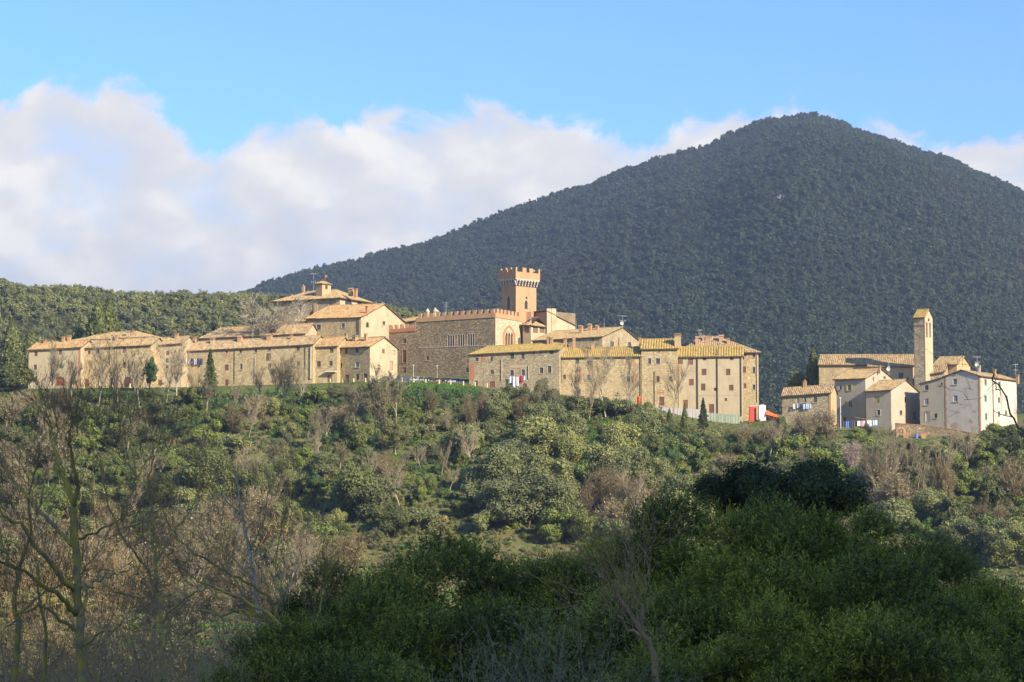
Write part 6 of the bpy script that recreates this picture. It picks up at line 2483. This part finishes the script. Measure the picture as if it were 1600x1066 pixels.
# building-site fence below the tall plaster house
e = empty('site_fence', on_ground(1090, 436, 650), 'grey and green sheeted site fence at the foot of the tall plaster house', 'fence')
fp = [(1029, 634.5, 647), (1041, 637, 650), (1053, 637.5, 653), (1065, 638, 655), (1078, 638.5, 657), (1091, 640, 658), (1108, 645.5, 662), (1120, 646.5, 664), (1132, 647, 665), (1144, 648, 666), (1156, 648.5, 666)]
for i in range(len(fp) - 1):
    (xa, ta, ba), (xb, tb_, bb) = fp[i], fp[i + 1]
    Yf = 435.0
    A, B = at(xa, ta, Yf), at(xb, tb_, Yf)
    C, D = at(xb, bb + 6, Yf), at(xa, ba + 6, Yf)
    mb = MB()
    k = 8
    for j in range(k):
        t0, t1 = j / k, (j + 1) / k
        o0, o1 = Vector((0, 0.05 * math.sin(j * 2.1 + i), 0)), Vector((0, 0.05 * math.sin((j + 1) * 2.1 + i), 0))
        mb.quad(D.lerp(C, t0) + o0, D.lerp(C, t1) + o1, A.lerp(B, t1) + o1 * 0.4, A.lerp(B, t0) + o0 * 0.4)
        th = Vector((0, 0.03, 0))
        mb.quad(A.lerp(B, t0) + o0 * 0.4 + th, A.lerp(B, t1) + o1 * 0.4 + th, D.lerp(C, t1) + o1 + th, D.lerp(C, t0) + o0 + th)
    mb.build('panel', TARP if xb < 1109 else TARPG, e)
    mb = MB()
    mb.tube([D + Vector((0, 0.12, -0.4)), A + Vector((0, 0.12, 0.15))], 0.05, 5)
    mb.build('post', METAL, e)

# site huts and netting
def hut(px, ytop, ybot, w, Y, mat, nm, lb, dome):
    b = on_ground(px, Y, ybot)
    zb_ = at(px, ybot, Y).z
    b.z = min(b.z, zb_)
    e = empty(nm, b, lb, 'cabin')
    m = Y / F
    ww, top = w * m, at(px, ytop, Y).z
    mb = MB()
    mb.box(Vector((b.x - ww / 2, b.y, b.z - 0.2)), Vector((ww, 0, 0)), Vector((0, ww, 0)), Z3 * (top - b.z - 0.15))
    mb.build('body', mat, e)
    mb = MB()
    n = 8
    for i in range(n):
        a0, a1 = math.pi * i / n, math.pi * (i + 1) / n
        f2 = lambda w, y: Vector((b.x - math.cos(w) * (ww / 2 + 0.06), y, top - 0.35 + (0.38 if dome else 0.12) * math.sin(w)))
        mb.quad(f2(a0, b.y - 0.06), f2(a1, b.y - 0.06), f2(a1, b.y + ww + 0.06), f2(a0, b.y + ww + 0.06))
    mb.poly([Vector((b.x - math.cos(math.pi * i / n) * (ww / 2 + 0.06), b.y - 0.06, top - 0.35 + (0.38 if dome else 0.12) * math.sin(math.pi * i / n))) for i in range(n + 1)])
    mb.build('roof', WHITEP, e)
    mb = MB()
    mb.box(Vector((b.x - ww * 0.32, b.y - 0.04, b.z)), Vector((ww * 0.64, 0, 0)), Vector((0, 0.035, 0)), Z3 * (top - b.z - 0.7))
    d_ = mb.build('door', mat, e)
    mb = MB()
    mb.box(Vector((b.x + ww * 0.2, b.y - 0.08, b.z + 1.0)), Vector((0.08, 0, 0)), Vector((0, 0.038, 0)), Z3 * 0.2)
    mb.build('handle', METAL, d_)


hut(1176.5, 632.5, 650, 10.5, 436, REDP, 'site_cabin', 'red site cabin left of the white one', False)
hut(1191.5, 632.5, 652, 10.5, 435, WHITEP, 'portable_toilet', 'white portable cabin between red cabin and orange netting', True)
# heap draped with orange netting
b = at(1206, 655, 435)
mm = 435 / F
mb = MB()
nx_, ny_ = 14, 8
rr = random.Random(3)
grid = []
for i in range(nx_ + 1):
    row = []
    for j in range(ny_ + 1):
        u, w = i / nx_, j / ny_
        x = (u - 0.42) * 27 * mm
        z = (18 * mm) * (1 - u * 0.72) * math.sin(math.pi * min(1, 0.12 + w * 0.9)) ** 0.6 * (0.4 if i in (0,) else 1)
        row.append(Vector((b.x + x, b.y + w * 2.4 - 0.4, b.z - 0.3 + z + rr.uniform(-0.08, 0.08))))
    grid.append(row)
for i in range(nx_):
    for j in range(ny_):
        mb.quad(grid[i][j], grid[i + 1][j], grid[i + 1][j + 1], grid[i][j + 1])
tag(mb.build('orange_netting', ORANGE, None, False, b), 'bright orange safety netting draped over a heap', 'netting')
# orange bin by the lichen-roof house
b = at(998.5, 633, 437)
b.z = tz(b.x, b.y)
e = empty('orange_bin', b, 'orange plastic bin at the corner of the lichen roof house', 'bin')
zt = at(998.5, 619, 437).z - b.z
mb = MB()
mb.tube([b - Z3 * 0.2, b + Z3 * (zt * 0.5), b + Z3 * (zt * 0.86)], [0.36, 0.45, 0.48], 12)
mb.build('body', ORANGE, e)
mb = MB()
mb.tube([b + Z3 * (zt * 0.861), b + Z3 * (zt * 0.92), b + Z3 * zt], [0.5, 0.46, 0.2], 12)
mb.build('lid', ORANGE, e)

# pale rocks: outcrop high on the mountain, stones on the valley floor
def rock_mesh(seed, n, spread, size):
    rr = np.random.RandomState(seed)
    mb = MB()
    for i in range(n):
        c_ = Vector((rr.normal() * spread, rr.normal() * spread, 0))
        s_ = size * (0.5 + rr.rand())
        ring = []
        for k in range(3):
            zz_ = (-0.5, 0.35, 0.8)[k] * s_
            r0 = (1.0, 0.85, 0.35)[k] * s_
            ring.append([c_ + Vector((r0 * math.cos(w) * (0.8 + 0.4 * rr.rand()), r0 * math.sin(w) * (0.8 + 0.4 * rr.rand()), zz_ * (0.8 + 0.4 * rr.rand()))) for w in [2 * math.pi * q / 6 for q in range(6)]])
        for k in range(2):
            for q in range(6):
                mb.quad(ring[k][q], ring[k][(q + 1) % 6], ring[k + 1][(q + 1) % 6], ring[k + 1][q])
        mb.poly(ring[2])
    return mb


q = hit(1218, 314, 900, 2200, 4)
rb = rock_mesh(4, 14, 8.0, 1.5)
for i, v_ in enumerate(rb.v):
    rb.v[i] = v_ + q + Z3 * (tz(v_.x + q.x, v_.y + q.y) - q.z + 0.5)
o_ = rb.build('rock_outcrop', ROCK, None, False, q)
tag(o_, 'pale rock outcrop high on the dark mountain', 'rocks', None, 'stuff')
q = hit(285, 925)
rb = rock_mesh(8, 90, 1.0, 0.2)
rr = np.random.RandomState(2)
for i in range(90):
    off = Vector((rr.uniform(-16, 16), rr.normal() * 9, 0))
    z_ = tz(q.x + off.x, q.y + off.y)
    for k in range(54):
        j = i * 54 + k
        rb.v[j] = rb.v[j] + Vector((q.x + off.x, q.y + off.y, z_ + 0.1))
o_ = rb.build('valley_stones', ROCK, None, False, q)
tag(o_, 'pale stones scattered on the valley floor at left', None, None, 'stuff')

# ------------------------------------------------------------------ foreground: evergreen shrubs, lichen-covered bare tree, thickets
def sprig_mesh(name, seed, w, h, nl, nsp, per, leaf, mat):
    """shrub of separate leafy boughs: sprigs of small leaves on the upper side of each bough"""
    rs = np.random.RandomState(seed)
    lobes = []
    tries = 0
    while len(lobes) < nl and tries < 6000:
        tries += 1
        d = unit(rs.normal(size=(1, 3)))[0]
        d[2] = abs(d[2]) * 1.1 - 0.25
        q = 0.62 + 0.42 * rs.rand()
        c = np.array([d[0] * q * w * 0.42, d[1] * q * w * 0.42, h * 0.42 + d[2] * q * h * 0.5])
        r = w * (0.09 + 0.10 * rs.rand())
        if all(np.linalg.norm((c - l[:3]) * np.array([1, 1, 1.25])) > (r + l[3]) * 0.98 for l in lobes):
            lobes.append(np.array([*c, r, r, r * (0.7 + 0.3 * rs.rand())]))
    lobes = np.array(lobes)
    nl = len(lobes)
    area = lobes[:, 3] ** 2
    k = rs.choice(nl, nsp, p=area / area.sum())
    d = rs.normal(size=(nsp, 3))
    d[:, 2] = np.abs(d[:, 2]) * 1.1 - 0.2
    d = unit(d)
    c = lobes[k, :3] + d * lobes[k, 3:] * (1 - 0.45 * rs.rand(nsp, 1) ** 2.0) * (1 + 0.10 * rs.normal(size=(nsp, 1)) + 0.35 * (rs.rand(nsp, 1) > 0.93))
    ax_ = unit(d * 0.6 + np.array([0, 0, 0.8]) + rs.normal(size=(nsp, 3)) * 0.3)
    n = nsp * per
    ii = np.repeat(np.arange(nsp), per)
    t = np.tile(np.arange(per) / (per - 1.0), nsp)
    sl = (leaf * 3.2) * (0.5 + 1.0 * rs.rand(nsp))
    base = c[ii] + ax_[ii] * (t * sl[ii])[:, None]
    rad = unit(np.cross(ax_[ii], rs.normal(size=(n, 3))))
    ld = unit(ax_[ii] * (0.3 + 0.6 * t[:, None]) + rad * 0.9 + rs.normal(size=(n, 3)) * 0.15)
    s = leaf * (0.6 + 0.7 * rs.rand(n, 1)) * (1.05 - 0.3 * t[:, None])
    cc = base + ld * s * 0.5
    nrm = unit(np.cross(ld, np.cross(ax_[ii], ld)) + rs.normal(size=(n, 3)) * 0.25)
    b = unit(np.cross(nrm, ld))
    off = rs.rand(nl) - 0.5
    soff = rs.normal(size=nsp) * 0.12
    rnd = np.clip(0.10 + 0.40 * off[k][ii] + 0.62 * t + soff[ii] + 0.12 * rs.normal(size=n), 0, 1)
    parts = [quads_from(cc, ld * s * 0.5, b * s * 0.17, rnd)]
    inner = [(0, 0, h * 0.36, w * 0.24, w * 0.24, h * 0.28)]
    parts.append(leaf_arrays(rs, inner, 1500, leaf * 2.2, 0.5, 0.7))
    v, f, r = merge_arr(parts)
    return np_mesh(name, v, f, r, mat)


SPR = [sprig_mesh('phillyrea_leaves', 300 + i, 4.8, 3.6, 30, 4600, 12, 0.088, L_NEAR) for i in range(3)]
STEMS = []
for i in range(3):
    rs = np.random.RandomState(310 + i)
    st = []
    for j in range(9):
        a = rs.rand() * 6.28
        st.append((np.array([0.15 * math.cos(a), 0.15 * math.sin(a), -1.6]), np.array([0.9 * math.cos(a), 0.9 * math.sin(a), 0.9 + 0.5 * rs.rand()])))
    pr = [ribbons(np.array([s[0] for s in st]), np.array([s[1] for s in st]), np.full(9, 0.1), rs)] + twig_growth(rs, st, 2, (5, 4), 0.36, 0.45, 0.03, 0.0)
    v_, f_, r_n = merge_arr(pr)
    STEMS.append(np_mesh('phillyrea_stems', v_, f_, r_n, B_DARK))
NEARS = [
    (560, 880, 36, 0.80), (690, 842, 37, 0.86), (850, 858, 37, 0.76), (985, 822, 36, 0.80), (1115, 776, 35, 0.84), (1235, 792, 35, 0.74), (1355, 804, 35, 0.82), (1455, 852, 33, 0.64),
    (480, 955, 31, 0.66), (625, 925, 31, 0.76), (785, 935, 31, 0.72), (1015, 898, 30, 0.80), (1175, 872, 30, 0.76), (1325, 862, 29, 0.82), (1460, 915, 30, 0.6), (1590, 920, 31, 0.75),
    (560, 1020, 26, 0.7), (1095, 990, 25, 0.66), (1260, 945, 25, 0.74), (1425, 968, 25, 0.74), (1550, 1000, 26, 0.66)]
ROWN = {37: 'back', 36: 'back', 35: 'back', 33: 'back', 31: 'middle', 30: 'middle', 29: 'middle', 26: 'front', 25: 'front'}
rowc = {}
rp2 = random.Random(6)
for i, (px, yt, Y, k) in enumerate(NEARS):
    t_ = at(px, yt, Y)
    b = Vector((t_.x, Y, t_.z - 3.6 * k * 0.97))
    g = tz(b.x, Y)
    rw_ = ROWN[Y]
    rowc[rw_] = rowc.get(rw_, 0) + 1
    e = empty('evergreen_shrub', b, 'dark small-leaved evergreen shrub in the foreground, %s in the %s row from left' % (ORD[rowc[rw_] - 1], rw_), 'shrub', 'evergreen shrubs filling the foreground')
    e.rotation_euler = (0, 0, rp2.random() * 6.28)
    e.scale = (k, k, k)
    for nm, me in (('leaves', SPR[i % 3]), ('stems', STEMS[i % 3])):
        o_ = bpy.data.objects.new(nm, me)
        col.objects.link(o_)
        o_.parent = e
# the dark oak crown just behind them
no = crown_mesh('near_oak_crown', 330, 4.6, 3.4, 34, 30000, 0.075, L_OAKN, 0.27)
mbt, _ = trunk_mb(np.random.RandomState(5), 9.5, 0.24, limbs=6, start=0.5)
not_ = mbt.mesh('near_oak_trunk', B_DARK, None, True)
for px, yt, Y, k, wf, lb in ((1255, 690, 62, 1.0, 1.0, 'big dark oak crown rising behind the foreground shrubs at right'), (1165, 700, 64, 0.8, 1.0, 'smaller dark oak crown left of the big one behind the foreground shrubs')):
    t_ = at(px, yt, Y)
    g = tz(t_.x, Y)
    e = empty('holm_oak', Vector((t_.x, Y, g)), lb, 'tree')
    o_ = bpy.data.objects.new('trunk', not_)
    col.objects.link(o_)
    o_.parent = e
    o_.scale = (0.7, 0.7, (t_.z - g) / 15.5)
    o_ = bpy.data.objects.new('crown', no)
    col.objects.link(o_)
    o_.parent = e
    o_.location = (0, 0, t_.z - g - 3.6 * k)
    o_.scale = (k * wf, k * wf, k)
    o_.rotation_euler = (0, 0, px)


# lichen-covered bare tree at the left
def limb_pts(pl, Y0, Y1):
    n = len(pl)
    return [at(p[0], p[1], Y0 + (Y1 - Y0) * i / max(1, n - 1)) for i, p in enumerate(pl)]


def smooth(pts, k=3):
    out = []
    for i in range(len(pts) - 1):
        p0, p1, p2, p3 = pts[max(i - 1, 0)], pts[i], pts[i + 1], pts[min(i + 2, len(pts) - 1)]
        for j in range(k):
            t = j / k
            out.append(0.5 * ((2 * p1) + (p2 - p0) * t + (2 * p0 - 5 * p1 + 4 * p2 - p3) * t * t + (3 * p1 - p0 - 3 * p2 + p3) * t ** 3))
    out.append(pts[-1])
    return out


def near_tree(name, label, limbs, seed, kids, w0, bark, twig, levels=3, ratio=0.55, spread=0.5):
    rs = np.random.RandomState(seed)
    tb_, segs = MB(), []
    base = None
    lm = []
    for (pl, Ya, Yb, ra, rb_) in limbs:
        pts = smooth([p if isinstance(p, Vector) else p for p in limb_pts(pl, Ya, Yb)], 4)
        for p in pts[1:-1]:
            p += Vector((rs.normal(), rs.normal(), rs.normal())) * 0.018
        if base is None:
            g = tz(pts[0].x, pts[0].y)
            pts = [Vector((pts[0].x + 0.1, pts[0].y, g - 0.3))] + pts
            base = Vector((pts[0].x, pts[0].y, g))
        n = len(pts)
        rad = [ra + (rb_ - ra) * i / (n - 1) for i in range(n)]
        lm.append((pts, rad))
        for i in range(0 if ra < 0.07 else 4, n - 1):
            dr = (pts[i + 1] - pts[i]).normalized()
            segs.append((np.array(pts[i]), np.array(pts[i] + dr * (0.5 + 0.75 * (1 - i / n)))))
    e = empty(name, base, label, 'tree')
    for i, (pts, rad) in enumerate(lm):
        mb = MB()
        mb.tube(pts, rad, 8)
        mb.build('trunk' if i == 0 else 'limb', bark, e, True)
    v, f, r = merge_arr(twig_growth(rs, segs, levels, kids, ratio, spread, w0, 0.22, 3, 0.6, 0.26))
    me = np_mesh(name + '_twigs', v - np.array(base), f, r, twig)
    o_ = bpy.data.objects.new('crown', me)
    col.objects.link(o_)
    o_.parent = e
    return e


near_tree('lichen_tree', 'bare tree with yellow lichen on its trunk and limbs at left foreground', [
    ([(134, 1090), (127, 1010), (122, 930), (118, 860), (116, 788)], 27, 27, 0.0703, 0.0444),
    ([(116, 790), (104, 752), (90, 725), (86, 698), (78, 668), (72, 640)], 27, 27.6, 0.0444, 0.0089),
    ([(116, 792), (121, 752), (112, 715), (108, 690), (112, 662)], 27, 26.4, 0.0370, 0.0089),
    ([(112, 852), (85, 822), (55, 790), (25, 755), (5, 728)], 27, 27.8, 0.0333, 0.0133),
    ([(117, 925), (92, 898), (62, 858), (32, 822), (-12, 790)], 27, 26.0, 0.0407, 0.0163),
    ([(119, 960), (95, 935), (55, 903), (-8, 872)], 27, 26.2, 0.0407, 0.0148),
    ([(120, 905), (134, 922), (136, 940), (126, 962)], 27, 26.8, 0.0222, 0.0148),
    ([(124, 842), (150, 832), (178, 815), (215, 800)], 27, 26.2, 0.0207, 0.0059),
    ([(124, 918), (146, 914), (163, 902), (190, 892), (225, 886)], 27, 27.5, 0.0237, 0.0059),
    ([(126, 990), (100, 975), (70, 948), (40, 958), (5, 985)], 27, 26.4, 0.0296, 0.0089),
    ([(128, 1010), (165, 985), (205, 975), (260, 990)], 27, 26.3, 0.0222, 0.0059),
    ([(68, 1090), (72, 1010), (62, 930), (58, 880)], 28.5, 28.5, 0.0333, 0.0111),
    ([(212, 745), (208, 700), (203, 668), (202, 640)], 28, 28.2, 0.0163, 0.0059),
    ([(190, 815), (208, 760), (213, 745), (232, 720), (248, 694)], 27.4, 28, 0.0178, 0.0052),
    ([(213, 745), (190, 715), (168, 696), (158, 672)], 28, 28.4, 0.0133, 0.0044)], 41, (3, 3, 3), 0.012, B_MOSS, B_NTWIG)
near_tree('lichen_tree', 'bare spreading tree with mossy limbs right of the lichen trunk', [
    ([(480, 1090), (455, 1020), (425, 975), (395, 958)], 33, 33, 0.0666, 0.0370),
    ([(455, 1020), (425, 965), (385, 940), (345, 922), (300, 902), (262, 868), (240, 842)], 33, 32.2, 0.0370, 0.0074),
    ([(425, 975), (380, 955), (335, 960), (290, 945), (245, 930)], 33, 33.5, 0.0296, 0.0074),
    ([(440, 990), (415, 930), (370, 905), (330, 880), (285, 850), (262, 815), (238, 765)], 33, 34, 0.0296, 0.0059),
    ([(395, 958), (370, 910), (352, 880), (348, 845), (360, 815)], 33, 33.4, 0.0222, 0.0059),
    ([(470, 1050), (490, 980), (505, 920), (500, 860)], 33, 33.8, 0.0259, 0.0059),
    ([(425, 975), (440, 920), (430, 870), (445, 820), (455, 770)], 33, 33.2, 0.0222, 0.0052)], 43, (3, 3, 3), 0.012, B_MOSS, B_NTWIG)
near_tree('lichen_tree', 'slender bare tree between the two mossy trees at left', [
    ([(262, 1090), (254, 1000), (246, 920), (240, 850), (238, 790)], 40, 40, 0.06, 0.03),
    ([(246, 925), (222, 880), (192, 840), (170, 790), (160, 745)], 40, 39.4, 0.032, 0.008),
    ([(242, 880), (270, 835), (296, 800), (312, 750), (318, 705)], 40, 40.6, 0.03, 0.008),
    ([(238, 800), (232, 755), (240, 715), (236, 680)], 40, 40.2, 0.025, 0.008),
    ([(252, 975), (290, 935), (325, 915), (352, 880)], 40, 39.2, 0.028, 0.008),
    ([(250, 960), (215, 935), (180, 925), (150, 900)], 40, 40.8, 0.028, 0.008)], 48, (3, 3, 3), 0.016, B_MOSS, B_NTWIG)
near_tree('lichen_tree', 'pale bare sapling in front of the dark oaks at left centre', [
    ([(404, 1000), (396, 900), (384, 830), (372, 770), (366, 735)], 62, 62, 0.07, 0.02),
    ([(390, 860), (412, 810), (420, 770), (438, 735)], 62, 61.3, 0.03, 0.01),
    ([(380, 815), (350, 775), (338, 745)], 62, 62.6, 0.028, 0.009),
    ([(396, 905), (355, 865), (322, 850)], 62, 61, 0.03, 0.009)], 49, (3, 3, 3), 0.022, B_PALE, B_NTWIG)
near_tree('lichen_tree', 'bare tree with mossy fork at the bottom left corner', [
    ([(20, 1090), (28, 1010), (22, 940), (30, 880)], 34, 34, 0.06, 0.035),
    ([(30, 885), (48, 830), (44, 780), (58, 730), (62, 690)], 34, 33.4, 0.03, 0.008),
    ([(28, 900), (5, 850), (-8, 800), (0, 750)], 34, 34.6, 0.03, 0.01),
    ([(24, 960), (70, 925), (110, 905), (150, 870)], 34, 33.6, 0.028, 0.008)], 50, (3, 3, 3), 0.015, B_MOSS, B_NTWIG)
near_tree('leaning_branch', 'thin bare branch leaning in from the right edge over the houses', [
    ([(1720, 1060), (1690, 860), (1645, 745), (1600, 680), (1575, 635), (1555, 595), (1546, 578)], 19, 19, 0.016, 0.005),
    ([(1586, 655), (1570, 650), (1553, 641)], 19, 18.8, 0.006, 0.003),
    ([(1562, 610), (1553, 600), (1549, 590)], 19, 19.1, 0.005, 0.003)], 45, (1, 1), 0.006, B_RUST, B_RUST, 1, 0.3)
near_tree('leaning_branch', 'forked pale dead branch standing in front of the dark shrubs at centre', [
    ([(1030, 1090), (1020, 1030), (1005, 990), (970, 935), (960, 905)], 23.5, 23.5, 0.05, 0.016),
    ([(1010, 1000), (985, 985), (965, 962)], 23.5, 23.2, 0.025, 0.01),
    ([(1005, 990), (1000, 950), (985, 910), (978, 880)], 23.5, 23.8, 0.025, 0.008)], 46, (3, 3, 2), 0.012, B_NTWIG, B_NTWIG)

# leafless thickets
for s_ in range(3):
    twig_shrub('thicket', 340 + s_, 4.2, 5.2, B_NTWIG, 10, (5, 5, 4), 0.028, 3, L_BROWN, 160, 0.06, up=0.05, spread=0.75)
    twig_shrub('pale_thicket', 350 + s_, 3.6, 4.2, B_TWIG, 9, (5, 5, 4), 0.018, 3, L_OAK, 2500, 0.06, up=0.08, spread=0.6)
DESC['thicket'] = ('bare_thicket', 'brown bare thicket', 'shrub')
DESC['pale_thicket'] = ('twiggy_shrub', 'pale twiggy shrub', 'shrub')
i = 0
for px, yt, Y, kind in ((20, 880, 46, 'thicket'), (85, 905, 40, 'thicket'), (165, 890, 44, 'thicket'), (230, 930, 38, 'thicket'), (290, 900, 48, 'thicket'), (350, 890, 52, 'thicket'), (410, 900, 44, 'thicket'), (440, 850, 60, 'thicket'),
                        (380, 835, 74, 'thicket'), (310, 830, 80, 'thicket'), (240, 815, 84, 'thicket'), (170, 800, 90, 'thicket'), (100, 790, 95, 'thicket'), (30, 790, 90, 'thicket'), (470, 815, 86, 'thicket'), (500, 880, 62, 'thicket'), (330, 975, 32, 'thicket'), (200, 995, 31, 'thicket'), (60, 985, 33, 'thicket'), (130, 850, 64, 'thicket'), (-10, 850, 62, 'thicket'), (210, 860, 66, 'thicket'),
                        (820, 945, 24, 'pale_thicket'), (900, 965, 23, 'pale_thicket'), (960, 990, 22, 'pale_thicket'), (770, 990, 22.5, 'pale_thicket'), (330, 1015, 26, 'pale_thicket')):
    i += 1
    t_ = at(px, yt, Y)
    g = tz(t_.x, Y)
    k = (t_.z - g) / PH[kind]
    e = empty(DESC[kind][0], Vector((t_.x, Y, g)), None, 'shrub', 'leafless thickets in the foreground' if kind == 'thicket' else 'twiggy shrubs in front of the evergreens')
    e.rotation_euler = (0, 0, rp2.random() * 6.28)
    e.scale = (min(k, 1.3), min(k, 1.3), k)
    for nm, me in PROTO[kind][i % 3]:
        o_ = bpy.data.objects.new(nm, me)
        col.objects.link(o_)
        o_.parent = e
    e['px'] = px * 1.0
    e['yy'] = Y * 1.0
grp = {}
for o_ in list(col.objects):
    if 'px' in o_:
        dist = 'near' if o_['yy'] < 50 else ('mid-distance' if o_['yy'] < 70 else 'farther')
        nm = 'brown bare thicket' if o_.name.startswith('bare_thicket') else 'pale twiggy shrub'
        grp.setdefault((nm, dist), []).append((o_['px'], o_))
for (nm, dist), lst in grp.items():
    lst.sort(key=lambda a: a[0])
    for i, (x, o_) in enumerate(lst):
        where = 'among the bare trees at left' if nm.startswith('brown') else ('before the dark evergreens' if x > 600 else 'at bottom left')
        o_['label'] = '%s %s %s, %s from left' % (dist, nm, where, ORD[i])
        del o_['px']
        del o_['yy']

# ------------------------------------------------------------------ haze over the whole valley
def build_haze():
    x0, x1, y0, y1, z0, z1 = -3650, 3650, -460, 5260, -40, 440
    mb = MB()
    mb.box(Vector((x0, y0, z0)), Vector((x1 - x0, 0, 0)), Vector((0, y1 - y0, 0)), Z3 * (z1 - z0))
    m = bpy.data.materials.new('haze_air')
    m.use_nodes = True
    nt = m.node_tree
    nt.nodes.remove(nt.nodes['Principled BSDF'])
    pv = nt.nodes.new('ShaderNodeVolumePrincipled')
    pv.inputs['Color'].default_value = (0.48, 0.61, 0.86, 1)
    pv.inputs['Density'].default_value = HAZE
    pv.inputs['Anisotropy'].default_value = 0.2
    nt.links.new(pv.outputs[0], nt.nodes['Material Output'].inputs['Volume'])
    o = mb.build('haze', m)
    o['kind'] = 'stuff'
    o['label'] = 'thin bluish haze filling the valley air'


HAZE = 0.00015
build_haze()
